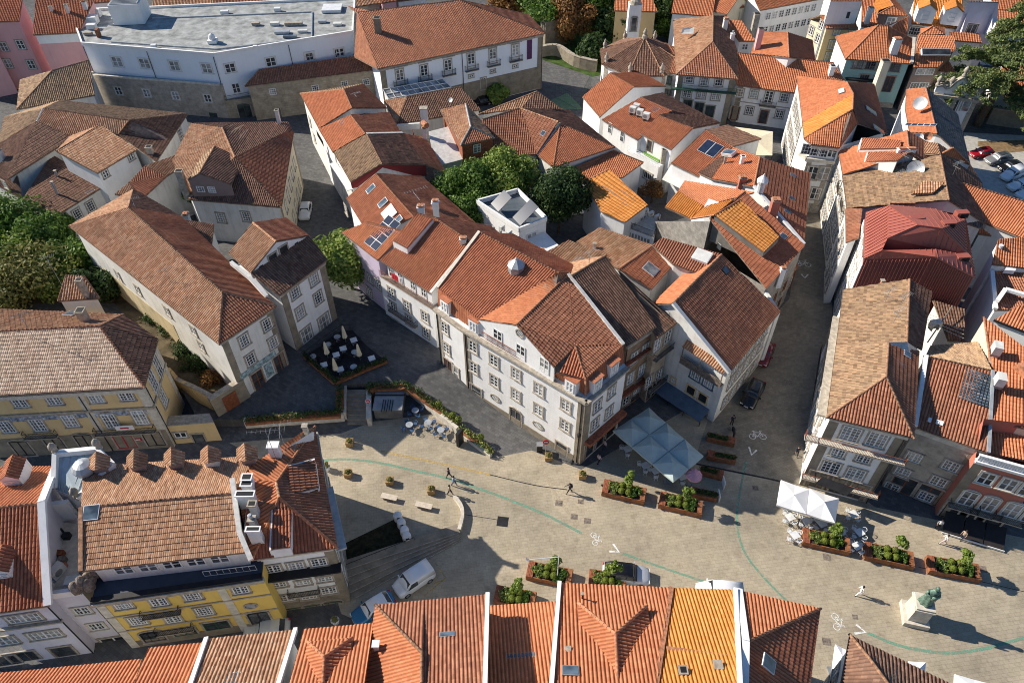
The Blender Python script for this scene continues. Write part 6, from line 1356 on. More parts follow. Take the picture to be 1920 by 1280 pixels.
for i in range(3):
    s0, s1 = p0.lerp(p1, i / 3 + .01), p0.lerp(p1, (i + 1) / 3 - .01); q0, q1 = s0 + nrm * 2.2, s1 + nrm * 2.2; q0.z = q1.z = zf - 1.0
    m_.prism([q0, q1, s1, s0], .06, plain('black_awning', (.03, .025, .025), .7))
q0, q1 = p0 + nrm * 2.2, p1 + nrm * 2.2; q0.z = q1.z = zf - 1.0; m_.beam(q0, q1, .08, .2, 'frame'); m_.build('awning', b.root)
b.wing('ab', 3, [1.4], 2.2, 2.6, kind='shop', nx=2, ny=1, fm='iron', gm='glass')
RE = 'orange roofed houses on the right edge'
b = B('town_house', 'orange roofed house on the right edge with two roof top air conditioners on white frames', 'B4', RE,
      a=(1235, 1215, 11.2), b=(1560, 1290, 11.6), c=(1560, 905, 12.6), d=(1205, 640, 12.4), e=(1250, 935, 11.6))
b.roof('abcde:ab', 'new', 'de').walls('abcde', 'cream', inset=.1).ac([(1268, 830), (1285, 1005)], 12.6, 'B4', 1.2, 1.15, .8, 1.0)
m_ = MB(); p = V('B4', 1400, 945, 12.4); m_.tube([p, p + Vector((2.6, .6, .5))], .8, 'ridge', 12); m_.build('duct', b.root)
b = B('town_house', 'orange roof strip with a black gutter at the right edge above the rooftop air conditioners', 'B4', RE,
      a=(1260, 655, 12.2), b=(1560, 770, 12.2), c=(1560, 560, 14), d=(1405, 575, 13.6))
b.roof('abcd', 'new', '').walls('abcd', 'white', inset=.1).bars([('a', 'b')], .25, .2, 'iron', 'gutter')
b = B('town_house', 'white house on the right edge with red striped roof, white coping and a green hatch', 'B4', RE,
      a=(1250, 345, 12.0), b=(1560, 380, 12.0), c=(1560, 180, 14), d=(1285, 205, 14), e=(1270, 640, 9.5), f=(1560, 640, 9.5))
b.roof('abcd', 'new', '').walls('abcd', 'white', inset=.1).p.update(g=V('B4', 1245, 390, 11.0), h=V('B4', 1265, 600, 10.2), i=V('B4', 1560, 600, 10.2), j=V('B4', 1560, 350, 11.6))
b.roof('hijg', 'mid', '', name='lower_roof').bars([('g', 'h'), (V('B4', 1275, 555, 10.8), V('B4', 1320, 490, 11.2)), (V('B4', 1320, 490, 11.2), V('B4', 1440, 525, 11.2))], .45, .35, 'white', 'parapet', .2).walls('ghij', 'white', inset=.1, name='lower_wall')
b.slab([V('B4', 1320, 375, 11.8), V('B4', 1380, 380, 11.8), V('B4', 1395, 345, 12), V('B4', 1340, 345, 12)], .5, 'white', 'hatch')
m_ = MB(); p = V('B4', 1215, 390, 9.5); m_.tube([p, p + Vector((0, 0, 4.2))], .25, 'whitemetal', 10); m_.build('vent_pipe', b.root)
b = B('town_house', 'house with a corrugated orange roof at the right edge below the car park', 'A4', RE,
      a=(1220, 1250, 9.8), b=(1560, 1390, 9.8), c=(1480, 1140, 12.2), d=(1075, 1020, 12.2), e=(1195, 1030, 12))
b.roof('abcd', 'new', 'dc').walls('abcd', 'white2', inset=.2).mir('f', 'b', 'c', .7).mir('g', 'a', 'd', .7).roof('fgdc:fg', 'dark', '', name='rear_roof')
b = B('town_house', 'shabby low roof of grey weathered tiles behind the red metal roof', 'D3', RE,
      a=(1060, 100, 11), b=(1480, 240, 9.8), c=(1510, 160, 10.6), d=(1240, 10, 11.8), e=(1060, 0, 12))
b.roof('abcde:ab', 'slate', '').walls('abcde', 'white2', inset=.2)
b = B('town_house', 'low orange shed roof with a green barrel beside it at the right edge', 'D3', RE,
      a=(1440, 290, 8.4), b=(1680, 320, 8.4), c=(1800, 240, 9.4), d=(1510, 150, 9.4))
b.roof('abcd', 'new', '').walls('abcd', 'white2', inset=.2); m_ = MB(); m_.prism([V('D3', 1700, 330, 8.8), V('D3', 1880, 330, 8.8), V('D3', 1890, 180, 10.4), V('D3', 1800, 215, 10.4)], .3, 'ac'); m_.build('plaster_roof', b.root)
m_ = MB(); m_.lathe([(.9, 0), (.95, 1.2), (.9, 2.0)], plain('green_tank', (.05, .25, .10), .5), V('D3', 1860, 215, 9.4), 14); m_.build('tank', b.root)
b = B('outbuilding', 'low brown roofs and clothes lines in the dark yard behind the corner house', 'B4', cat='outbuilding',
      a=(1005, 770, 8.0), b=(1098, 775, 8.0), c=(1095, 595, 9.4), d=(920, 545, 9.4), e=(1010, 640, 8.8))
b.roof('abcd', 'dark', '').walls('abcd', 'white2', inset=.2)
m_ = MB()
for t in (0, .25, .5, .75): m_.tube([V('B4', 860, 610 + 60 * t, 9.6), V('B4', 1095, 690 + 90 * t, 9.6)], .02, 'frame', 4)
m_.tube([V('B4', 890, 780, 8), V('B4', 1030, 575, 10.2)], .07, 'greywood', 6); m_.build('clothes_line', b.root)
b.ac([(928, 690)], 8.6, 'B4', .2, 1.2, .7, .8)
b = B('yellow_town_house', 'bright yellow fronted town house with five small dormers along its ridge', 'C1', cat='house',
      a=(390, 745, 12.2), b=(1192, 652, 12.2), c=(1112, 372, 13.7), d=(390, 440, 13.7), e=(470, 250, 13.0), f=(1200, 180, 13.0), A=(440, 888, 9.2), B=(1258, 770, 9.2))
P_ = b.p; P_['C'] = P_['B'] + Vector((0, 2.6, 0)); P_['D'] = P_['A'] + Vector((0, 2.6, 0))
P_['E'] = V('C1', 395, 200, 12.6) ; P_['e'] = V('C1', 400, 240, 12.8); P_['f'] = V('C1', 1240, 190, 12.8)
b.roof('abcd', 'old', 'dc', pitch=.17, amp=.016, st=.05, fine=6).roof('fedc:fe', 'old', '', name='rear_roof', pitch=.17, amp=.02, fine=6)
P_['g'] = P_['e'].copy(); P_['h'] = P_['f'].copy()
b.walls('abfe', 'white2', inset=.6, name='attic_wall')
n_ = (P_['B'] - P_['A']); n_ = Vector((n_.y, -n_.x, 0)).normalized(); bk_ = -n_ * 9
P_['C'] = P_['B'] + bk_; P_['D'] = P_['A'] + bk_
b.walls('ABCD', 'yellow', inset=0, name='front_wall', top=0)
b.slab('ABCD', .1, plain('dark_roof_sheet', (.06, .075, .10), .5), 'terrace_roof', dz=.06)
b.band('AB', 8.95, .45, 'stone', .35).bars([('A', 'B')], .5, .3, 'iron', 'gutter', .1).pilaster('AB', [0, .735], 0, 8.8, .7, 'palestone').band('AB', .6, 1.2, 'granite', .05, 'plinth')
b.win('AB', [(588, 900), (922, 858), (660, 978), (980, 932)], 1.35, 1.45, nx=5, ny=4); b.win('AB', [(757, 880), (825, 962)], 1.3, 1.9, nx=4, ny=5)
b.balcony('AB', [(780, 940), (845, 1018)], 3.2, h=.9)
b.win('AB', [(1155, 830)], 1.3, 1.2, nx=4, ny=3); b.win('AB', [(1203, 908)], 1.0, .8, kind='oval'); b.win('AB', [(735, 1055)], 1.9, 1.7, kind='arch', nx=3, ny=2, fm='iron', gm='glass'); b.win('AB', [(1245, 965)], 1.8, 2.0, kind='arch', nx=2, ny=1, fm='iron', gm='glass'); b.win('AB', [(1040, 1000)], 2.2, 1.5, kind='shop', nx=2, ny=2, fm='green', gm='glass'); b.win('AB', [(885, 1030)], 2.0, 1.4, kind='shop', nx=2, ny=2, fm='green', gm='glass')
b.band('AB', 6.1, .18, 'stone', .1).band('AB', 3.4, .18, 'stone', .1).wing('ab', 5, [10.8], 1.5, 1.3, nx=2, ny=2, sm=None)
b.rails([V('C1', 985, 770, 9.3), V('C1', 1235, 740, 9.3)], .9, 'white2', 'balustrade', .5)
m_ = MB(); p = V('C1', 440, 800, 9.4)
for i in range(7): m_.lathe([(.45, 0), (.5, .6), (.35, 1.1), (.1, 1.3)], 'greywood', p + Vector((random.uniform(-.8, .8), random.uniform(-.9, .9), random.uniform(0, .5))), 7)
m_.build('tarpaulin', b.root)
fw_ = (P_['a'] - P_['d']); fw_.z = 0; fw_.normalize()
for i, (x, y) in enumerate([(610, 205), (760, 190), (918, 175), (1075, 165), (1225, 158)]):
    t = [.12, .33, .54, .745, .95][i]
    p = P_['e'].lerp(P_['f'], t) - fw_ * -.6; p.z = 13.1; m_ = MB(); X = (P_['f'] - P_['e']); X.z = 0; X.normalize(); Yv = fw_
    w_, h_ = 1.7, 1.15
    m_.box(p + Vector((0, 0, h_ / 2 - .4)), (w_ * .7, 1.0, h_ + .5), 'white2' if i == 3 else 'brownwall', X, Yv)
    d_ = m_.build('roof_dormer', b.root); parts = []
    for sg in (-1, 1):
        pl = [p + X * sg * w_ * .55 + Yv * -.7 + Vector((0, 0, h_ - .5)), p + X * sg * w_ * .55 + Yv * .5 + Vector((0, 0, h_ - .5)), p + Yv * 1.3 + Vector((0, 0, h_ + .2)), p + Yv * -.7 + Vector((0, 0, h_ + .45))]
        v_, f_, uv_ = tile_mesh(pl, (Yv.x, Yv.y), 'old'); parts.append((v_, f_, uv_, 0))
    link('dormer_roof', mesh_from_np('dormer_roof', parts, [M['t_old']], b.root['wl']), d_)
b.skylight('abc', [(438, 462)], 1.3, 1.3, fr='whitemetal')
b.chimney(1195, 318, 13.6, .8, .6, .8, mat='white', cap='open').chimney(1192, 345, 13.5, .9, .5, .7, mat='white', cap='open').chimney(1185, 395, 13.5, 1.5, .5, .7, mat='white', cap='open').chimney(1220, 445, 13.3, .6, .5, .8, mat='ac', cap='open').chimney(1215, 510, 13.0, .5, .5, .6, mat='zinc', cap='pot').chimney(1222, 560, 12.7, 1.1, .4, .6, mat='white', cap='open')
b.bars([(V('C1', 1115, 300, 14.0), V('C1', 1150, 560, 12.9)), (V('C1', 1150, 560, 12.9), V('C1', 1205, 690, 12.3))], .4, .35, 'mortar', 'party_parapet').bars([('a', 'd')], .35, .25, 'ridge_old', 'party_parapet', .08)

b = B('corner_house', 'white corner house with red hip roof and two tiled dormers beside the wide steps', 'C1', cat='house',
      a=(1210, 690, 10.6), b=(1622, 632, 10.6), r=(1340, 392, 13.4), s=(1470, 68, 12.6), c=(1505, 50, 10.8), t=(1325, 318, 13.4), d=(1105, 295, 13.4), e=(1105, 255, 13))
P_ = b.p
P_['c'] = V('C1', 1512, 50, 10.6)
P_['s'] = V('C1', 1472, 66, 12.2); P_['d'] = V('C1', 1120, 290, 13.2); P_['f'] = V('C1', 1300, 190, 12.6)
b.roof('abr:ab', 'red', 'ra rb').roof('bctr:bc', 'mid', 'rt', name='east_roof').roof('tcsd:cd', 'new', 'tc', name='north_roof').roof('adtr:ad', 'new', 'td' if False else '', name='west_roof')
b.walls('abcsd', 'white', inset=.5)
b.band('ab', 10.2, .35, 'palestone', .35).band('ab', 7.2, .22, 'iron', .9, 'eave_shelf').band('bc', 10.2, .3, 'palestone', .3)
P_['x'] = P_['a'].copy()
b.win('ab', [(1310, 730), (1420, 715), (1530, 697)], 1.35, 1.25, nx=4, ny=3); b.win('ab', [(1340, 805), (1455, 795), (1560, 778)], 1.3, .8, nx=4, ny=2); b.win('ab', [(1377, 868), (1482, 858), (1578, 832)], 1.4, 1.2, nx=4, ny=3)
b.win('ab', [(1412, 940), (1510, 925), (1600, 910)], 1.9, 1.9, kind='arch', nx=3, ny=2, fm='green', gm='glass')
b.balcony('ab', [(1462, 840)], 2.8, h=.9).band('ab', 1.3, 2.6, 'granite', .05, 'stone_base').pilaster('ab', [1], 0, 10, .8, 'granite').pilaster('bc', [0], 0, 10, .8, 'granite')
b.wing('bc', 6, [2.0, 5.6, 8.6], 1.1, 1.6, nx=3, ny=4)
b.bars([(V('C1', 1575, 345, 8.6), V('C1', 1640, 640, 8.6))], .9, .25, 'zinc', 'side_canopy')
for (pts, st) in [([(1395, 372, 12.6), (1530, 340, 12.0), (1512, 210, 12.3), (1385, 240, 12.9)], 'mid'), ]:
    b.p.update({c: V('C1', *p) for c, p in zip('wxyz', pts)}); b.roof('wxyz:xy', 'mid', '', name='dormer_roof').panel('wx', 11.8, 'white', 'dormer_side').panel('zy', 12.4, 'white', 'dormer_side').panel('xy', 11.4, 'white', 'dormer_front')
b.p.update(w=V('C1', 1300, 640, 11.9), x=V('C1', 1392, 628, 11.9), y=V('C1', 1400, 455, 13.0), z=V('C1', 1312, 445, 13.0))
b.roof('wxyz', 'red', '', name='dormer_roof').panel('wx', 10.6, 'white', 'dormer_front').panel('xy', 11, 'white', 'dormer_side').panel('wz', 11, 'white', 'dormer_side')
b.antenna(1320, 190, 13.4, 3.6, ang=.1, L=3.2).antenna(1370, 150, 13.2, 3.4, ang=.2, L=2.4).chimney(1325, 180, 13.0, .9, .6, 1.3, mat='white', cap='none').chimney(1470, 75, 12.2, .4, .4, .9, mat='cream', cap='none')

b = B('annex_tower', 'narrow white house with pale blue sheet metal roof, urn finials and small roof terrace', 'C1', cat='house',
      a=(262, 345, 12.0), b=(375, 395, 12.0), c=(545, 235, 13.2), d=(470, 160, 13.6), e=(268, 180, 13.6))
P_ = b.p
b.walls('abcde', 'white', inset=0).slab('abcde', .12, plain('blue_sheet_roof', (.42, .50, .55), .45, 0, .1, .5), 'sheet_roof', dz=-.3)
b.bars([('b', 'c'), ('c', 'd'), ('d', 'e'), ('e', 'a')], .4, .6, 'white', 'parapet', 0)
for i in range(5):
    t = (i + 1) / 6; b.bars([(P_['e'].lerp(P_['d'], t) - Vector((0, 0, .2)), P_['a'].lerp(P_['b'], t) - Vector((0, 0, .2)))], .05, .08, 'zinc', 'seam')
m_ = MB(); p = V('C1', 410, 258, 13.2); m_.lathe([(.9, 0), (1.0, .5), (.7, .9), (.2, 1.1)], 'zinc', p, 14); m_.build('roof_vent', b.root)
for (x, y, z) in [(270, 175, 13.6), (478, 155, 13.6), (372, 388, 12.0)]:
    m_ = MB(); m_.lathe([(.3, 0), (.3, .3), (.18, .45), (.38, .8), (.3, 1.1), (.05, 1.4)], 'stone', V('C1', x, y, z), 9); m_.build('finial', b.root, smooth=True)
b.p.update(p=V('C1', 238, 870, 9.0), q=V('C1', 395, 848, 9.0), r=V('C1', 385, 520, 9.0), s=V('C1', 242, 500, 9.0))
b.walls('pqrs', 'palelilac', inset=0, name='terrace_wall').slab('pqrs', .1, 'palestone', 'terrace_floor', dz=.05)
b.bars([('p', 'q')], .35, .8, 'white', 'terrace_parapet', .4).bars([('s', V('C1', 380, 480, 9.0))], .4, 2.6, 'white', 'terrace_wall', 1.2)
b.win('pq', [(395, 930), (465, 1005)], 1.25, 1.2, nx=4, ny=2, sm='palestone'); b.win('pq', [(555, 1075)], 2.4, 1.6, nx=2, ny=1, kind='shop', gm='glass')
b.ac([(285, 755)], 9.1, 'C1', 1.2, 1.3, .6, 1.0).ac([(360, 800)], 9.1, 'C1', .1, 1.2, .8, .6)
m_ = MB()
for i, (x, y) in enumerate([(300, 690), (290, 660), (300, 720), (320, 575), (280, 555)]): m_.box(V('C1', x, y, 9.3), (.6, .5, .6), ['greywood', 'wood', 'redwall', 'iron', 'iron'][i])
m_.build('terrace_furniture', b.root); b.dish(325, 455, 9.4, .5)
b = B('white_town_house', 'white town house at the lower left edge with shuttered windows and clean red roof', 'C1', cat='house',
      a=(-120, 960, 10.0), b=(235, 910, 10.0), c=(205, 418, 14.0), d=(-120, 450, 14.0), e=(275, 240, 11.4), f=(40, 238, 11.4), g=(-60, 245, 11.4))
b.roof('abcd', 'red', 'dc').roof('egdc:ge', 'new', '', name='rear_roof').walls('abceg', 'palelilac', inset=.4)
b.bars([('b', 'c'), ('c', 'e')], .6, .35, 'white', 'party_parapet', .15)
b.win('ab', [(115, 965), (215, 1045)], 2.6, 1.3, nx=6, ny=2, gm='glass2'); b.win('ab', [(20, 1075)], 2.0, 1.4, nx=4, ny=2)
b.win('ab', [(305, 1125)], 1.8, 1.9, kind='door', nx=1, ny=1, fm='greywood'); b.win('ab', [(110, 1150), (20, 1170)], 2.4, 1.8, kind='shop', nx=3, ny=1, fm='greywood', gm='glass'); b.band('ab', 6.8, .2, 'stone', .3).band('ab', 9.7, .3, 'palestone', .3).pipe('ab', 1.0)
for (x0, y0, z0, x1, y1) in [(40, 780, 11.2, 5, 590), (90, 335, 12.6, 110, 255)]:
    fc = Vector((0, -1, 0)); b.dormer(x0 - 20, y0, z0, (0.15, -1), 1.5, 1.0, 2.2, style='red', kind='gable', rise=.6)

BE = 'orange roofs along the bottom edge'
def px_roof(lbl, k, eave, z, bot, zb, style='new', wall='white', wins=0):
    """roof plane climbing from its street eave towards the camera"""
    bb = B('town_house', lbl, k, BE, a=(*eave[0], z), b=(*eave[1], z), c=(*bot[1], zb), d=(*bot[0], zb))
    bb.mir('e', 'b', 'c').mir('f', 'a', 'd'); bb.roof('abcd', style, 'dc').roof('efdc:ef', style, '', name='south_roof').walls('abef', wall, inset=.4)
    if wins: bb.wing('ab', wins, [2, 5.2, 8.4], 1.1, 1.7)
    return bb
bb = px_roof('striped orange roof at the bottom left corner of the photo', 'D5', ((-60, 550), (800, 465)), 9.6, ((-60, 760), (735, 690)), 12.0, 'new')
bb = px_roof('orange roof at the bottom edge with a white edge strip on its right', 'D5', ((838, 402), (1150, 372)), 10.6, ((740, 640), (1070, 620)), 12.5, 'new')
bb = px_roof('grey beige weathered roof at the bottom edge with one blue roof window', 'D5', ((1165, 352), (1665, 300)), 10.8, ((1060, 660), (1560, 640)), 13.5, 'old'); bb.bars([('a', 'd')], .32, .35, 'white', 'party_parapet', .12).bars([('b', 'c')], .32, .35, 'white', 'party_parapet', .12).skylight('abc', [(1300, 585)], 1.1, 1.4, fr='whitemetal')
bb = px_roof('orange roof with a hipped dormer at the bottom edge left of the blue car', 'C2', ((75, 1022), (410, 992)), 11.0, ((-30, 1420), (350, 1400)), 15.0, 'new')
bb.p.update(g=V('C2', 95, 1082, 12.2), h=V('C2', 308, 1062, 12.2), i=V('C2', 175, 1155, 13.4), j=V('C2', 165, 1330, 14.2), k=V('C2', 30, 1340, 12.8), l=V('C2', 285, 1330, 12.8)); bb.roof('ghi:gh gkji:gk hlji:hl', 'new', 'ig ih ij', name='dormer_roof'); bb.p['m'] = bb.p['l']; bb.walls('ghlk', 'white', base=11.4, inset=.15, name='dormer_wall')
bb = B('town_house', 'wide orange and mossy hip roof at the bottom edge below the two parked cars', 'C2', BE, a=(420, 905, 11.4), b=(958, 855, 11.4), c=(940, 1500, 16.6), h=(642, 1132, 14.2), i=(640, 1500, 16.4), j=(330, 1500, 11.4))
bb.roof('abcih', 'mid', 'ah hi').roof('jahi:ja', 'new', '', name='west_roof').drop('d', 'c', 11.4).walls('abdj', 'white', inset=.4)
bb.bars([('b', 'c')], .32, .35, 'white', 'party_parapet', .12).chimney(425, 1105, 12.2, .4, .4, .5, mat='white', cap='none').skylight('abc', [(765, 1048)], 1.2, .5).slab([V('C2', 885, 1270, 14.8), V('C2', 935, 1270, 14.8), V('C2', 935, 1180, 14.2), V('C2', 885, 1180, 14.2)], .5, 'ac', 'hatch')
bb = px_roof('narrow low orange roof at the bottom edge with two glass tile strips', 'C2', ((962, 910), (1285, 888)), 9.0, ((945, 1400), (1250, 1400)), 12.6, 'new'); bb.skylight('abc', [(1118, 1150)], 2.2, .5)
bb = px_roof('broad orange roof with a large hipped dormer at the bottom edge', 'C3', ((125, 800), (660, 822)), 11.2, ((70, 1500), (560, 1500)), 17.0, 'new')
bb.p.update(g=V('C3', 215, 895, 12.9), h=V('C3', 545, 908, 12.9), i=V('C3', 395, 1045, 14.6), j=V('C3', 412, 1400, 15.6), k=V('C3', 218, 1150, 13.2), l=V('C3', 580, 1150, 13.2), m=V('C3', 330, 1400, 14.6), n=V('C3', 500, 1400, 14.6))
bb.roof('ghi:gh gkmji:gk hlnji:hl', 'new', 'ig ih ij', name='dormer_roof').walls('ghlnmk', 'white', base=11.6, inset=.1, name='dormer_wall')
bb.bars([('a', 'd')], .32, .35, 'white', 'party_parapet', .12).skylight('abc', [(178, 1222)], 1.2, .9).chimney(232, 885, 11.6, .1, .1, 1.2, mat='iron', cap='none').chimney(165, 1125, 14, .3, .3, .3, mat='grey', cap='none')
bb = px_roof('bright orange roof with a raised tile step and a pipe at the bottom edge', 'C3', ((662, 825), (968, 832)), 11.0, ((555, 1500), (1000, 1500)), 16.8, 'orange')
bb.bars([('b', 'c')], .32, .35, 'white', 'party_parapet', .12).bars([('a', 'd')], .35, .3, 'ridge', 'party_ridge', .08).chimney(712, 1232, 14.4, .5, .5, .6, mat='grey', cap='open').chimney(880, 1205, 14.2, .5, .5, .5, mat='wood', cap='none')
bb.bars([(V('C3', 635, 1118, 13.7), V('C3', 995, 1168, 13.9))], .35, .3, 'ridge', 'ridge_line', .1)
b = B('town_house', 'brown red hip roof house at the bottom edge left of the dark roof', 'C3', BE,
      a=(985, 835, 10.8), b=(1378, 922, 10.8), r=(1018, 1085, 13.6), c=(1310, 1420, 10.8), s=(1010, 1420, 14.6))
b.roof('abr:ab', 'new', 'rb').roof('bcsr:bc', 'red', '', name='east_roof').p.update(d=V('C3', 940, 1420, 10.8)); b.walls('abcd', 'white', inset=.4).bars([('a', 'r'), ('r', 's')], .5, .35, 'white', 'party_parapet', .1).skylight('bcs', [(1128, 1185)], 1.0, 1.3, fr='whitemetal')
b.wing('bc', 4, [2, 5, 8], 1.1, 1.7)
b = B('town_house', 'dark weathered hip roof house at the bottom right edge beside the white parasols', 'D6', BE,
      a=(425, 135, 9.0), b=(1300, 560, 9.0), r=(600, 345, 11.2), s=(760, 560, 12.0), c=(330, 560, 9.0), d=(1500, 800, 9.0), e=(900, 800, 12.6), f=(300, 800, 9.0))
b.roof('abdesr:ab', 'dark', 'ar').roof('afesr:fa', 'dark', 'rs', name='west_roof').walls('abdf', 'white', inset=.4).wing('af', 4, [2, 5], 1.1, 1.6)
def leafmat(name, cols):
    m, nt, b = nmat(name); g = nt.nodes.new('ShaderNodeNewGeometry')
    n = len(cols); r = ramp(nt, [(i / (n - 1), c) for i, c in enumerate(cols)]); nt.links.new(g.outputs['Random Per Island'], r.inputs[0])
    nt.links.new(r.outputs[0], b.inputs['Base Color']); b.inputs['Roughness'].default_value = .6; b.inputs['Specular IOR Level'].default_value = .25
    t = nt.nodes.new('ShaderNodeBsdfTranslucent'); nt.links.new(r.outputs[0], t.inputs[0]); mx = nt.nodes.new('ShaderNodeMixShader'); mx.inputs[0].default_value = .3
    nt.links.new(b.outputs[0], mx.inputs[1]); nt.links.new(t.outputs[0], mx.inputs[2]); nt.links.new(mx.outputs[0], nt.nodes['Material Output'].inputs[0]); M[name] = m
leafmat('leaf', [(.05, .10, .02), (.09, .17, .03), (.14, .24, .045), (.20, .30, .06)])
leafmat('leaf_light', [(.10, .17, .03), (.18, .27, .05), (.26, .34, .07), (.33, .38, .10)])
leafmat('leaf_dark', [(.02, .045, .015), (.04, .075, .02), (.06, .11, .03), (.09, .14, .05)])
leafmat('leaf_olive', [(.12, .13, .04), (.19, .20, .06), (.26, .26, .09), (.33, .28, .10)])
leafmat('leaf_autumn', [(.18, .08, .03), (.28, .13, .045), (.36, .18, .06), (.22, .15, .05)])
leafmat('leaf_cedar', [(.08, .12, .04), (.14, .19, .06), (.21, .26, .09), (.29, .33, .13)])
leafmat('leaf_ball', [(.10, .14, .02), (.16, .21, .03), (.22, .27, .04), (.19, .22, .045)])
leafmat('leaf_flower', [(.06, .12, .03), (.10, .18, .04), (.40, .42, .12), (.12, .2, .05)])
plain('bark', (.14, .10, .07), .95, 0, .35, .1, 5); M['bark'] = MATS['bark']
def leaves(centers, radii, counts, size, mat, flat=.5, squash=1.0, shell=.55):
    """leaf-sized quads through the volume of every clump"""
    P_ = []
    for c, r_, n in zip(centers, radii, counts):
        d = np.random.normal(size=(n, 3)); d /= np.linalg.norm(d, axis=1)[:, None]; rr = (shell + (1 - shell) * np.random.rand(n)) * r_
        q_ = np.array(c) + d * rr[:, None] * [1, 1, squash]; P_.append(np.c_[q_, d])
    A = np.concatenate(P_); n = len(A); c = A[:, :3]; nn = A[:, 3:] + np.random.normal(scale=flat, size=(n, 3)); nn /= np.linalg.norm(nn, axis=1)[:, None]
    t = np.cross(nn, np.random.normal(size=(n, 3))); t /= np.linalg.norm(t, axis=1)[:, None]; bt = np.cross(nn, t)
    s = size * (.6 + .8 * np.random.rand(n))[:, None]; v = np.stack([c - t * s, c + bt * s * .55, c + t * s, c - bt * s * .55], 1).reshape(-1, 3)
    f = np.arange(4 * n).reshape(n, 4); return v, f, np.zeros((n, 2)), 0
def crown_mesh(rx, ry, rz, nclump, nleaf, size, mat, clump=.5, squash=.85):
    cs, rs, ct = [], [], []
    for i in range(nclump):
        d = np.random.normal(size=3); d /= np.linalg.norm(d); d[2] = d[2] * .9 + .1
        k_ = random.uniform(.35, .78) if i % 4 else random.uniform(.0, .35); cs.append(d * [rx, ry, rz] * k_); r_ = clump * min(rx, ry) * random.uniform(.55, 1.1); rs.append(r_); ct.append(int(1.7 * nleaf / nclump * (r_ / (clump * min(rx, ry))) ** 2 + 8))
    return leaves(cs, rs, ct, size, mat, .55, squash)
def tree(name, label, cat, p, h, rx, rz, mat='leaf', n=5000, size=.22, nclump=26, group=None, trunk=.22, ry=None, lean=(0, 0)):
    ry = ry or rx; t = thing(name, p, label, cat, group); cz = h - rz
    m = MB(); c0 = Vector((lean[0], lean[1], cz))
    m.tube([(0, 0, -.1), (lean[0] * .35, lean[1] * .35, cz * .5), c0, c0 + Vector((0, 0, rz * .5))], [trunk, trunk * .8, trunk * .55, trunk * .15], 'bark', 8)
    for i in range(5):
        a = i * 1.26 + 1; m.tube([c0 * .8, c0 + Vector((math.cos(a) * rx * .3, math.sin(a) * ry * .3, 0)), c0 + Vector((math.cos(a) * rx * .62, math.sin(a) * ry * .62, rz * .3))], [trunk * .4, trunk * .28, trunk * .08], 'bark', 5)
    link('trunk', m.mesh('trunk', True), t)
    v, f, uv, i = crown_mesh(rx, ry, rz, nclump, n, size, mat); v = v + np.array(c0)
    link('crown', mesh_from_np('crown', [(v, f, uv, 0)], [M[mat]], (0, 0, 0)), t); return t
sheet('garden_soil', [V('B1', *q_, 2.0) for q_ in [(-200, 60), (330, 130), (560, 290), (900, 660), (1320, 1000), (1260, 1110), (980, 960), (640, 560), (250, 560), (-250, 600)]], plain('dry_soil', (.13, .105, .065), .95, 0, .45, .1, .5), 2.0)
sheet('park_lawn', [V('A2', *q_) for q_ in [(1440, 200), (1405, 330), (1700, 430), (1850, 400), (2050, 120), (2050, -60), (1000, -60)]], plain('park_grass', (.06, .10, .025), .95, 0, .4, .1, .6), .01)
sheet('sports_court', [V('A2', *q_) for q_ in [(1465, 560), (1530, 610), (1640, 610), (1630, 590), (1560, 520)]], plain('court_green', (.14, .22, .13), .9), .012)
sheet('car_park', [V('A4', *q_) for q_ in [(1090, 740), (1500, 760), (1560, 1300), (1250, 1150), (1120, 900)]], plain('pale_concrete', (.44, .42, .38), .9, 0, .15), .012)
sheet('verge', [V('A4', *q_) for q_ in [(1170, 790), (1170, 815), (1280, 860), (1500, 840), (1500, 780)]], plain('dry_grass', (.24, .16, .08), .95, 0, .3), .02)
def wallrun(name, label, pts, h, th, mat, cap=None, cat='wall', group=None, kind=None):
    c = sum(pts, Vector()) / len(pts); t = thing(name, (c.x, c.y, 0), label, cat, group); m = MB()
    for a, b_ in zip(pts[:-1], pts[1:]): m.beam(a + Vector((0, 0, h / 2)), b_ + Vector((0, 0, h / 2)), th, h, mat)
    m.build('wall_body', t)
    if cap:
        m = MB()
        for a, b_ in zip(pts[:-1], pts[1:]): m.beam(a + Vector((0, 0, h + .05)), b_ + Vector((0, 0, h + .05)), th + .12, .1, cap)
        m.build('coping', t)
    return t
def bend(p, n=9):
    p = [Vector(x) for x in p]; out = []
    for i in range(len(p) - 1):
        p0, p1, p2, p3 = p[max(i - 1, 0)], p[i], p[i + 1], p[min(i + 2, len(p) - 1)]
        for j in range(n):
            u = j / n; out.append(.5 * ((2 * p1) + (p2 - p0) * u + (2 * p0 - 5 * p1 + 4 * p2 - p3) * u * u + (3 * p1 - p0 - 3 * p2 + p3) * u ** 3))
    return out + [p[-1]]
wallrun('garden_wall', 'curved ochre garden wall between the blue friezed house and the long house', bend([V('B1', 935, 970), V('B1', 1020, 1060), V('B1', 1120, 1110), V('B1', 1215, 1160)], 5), 2.6, .4, 'ochre', 'stone')
t = wallrun('gate_wall', 'stone gate wall with a brown timber door left of the long white house', [V('B1', 1210, 1190), V('B1', 1390, 1075)], 3.0, .6, 'granite', 'stone')
a, c = V('B1', 1210, 1190), V('B1', 1390, 1075); X = (c - a).normalized(); n_ = Vector((X.y, -X.x, 0)); m = MB(); m.box(a.lerp(c, .48) + n_ * .33 + Vector((0, 0, 1.15)), (1.7, .08, 2.3), 'wood', X, n_); m.build('door', t)
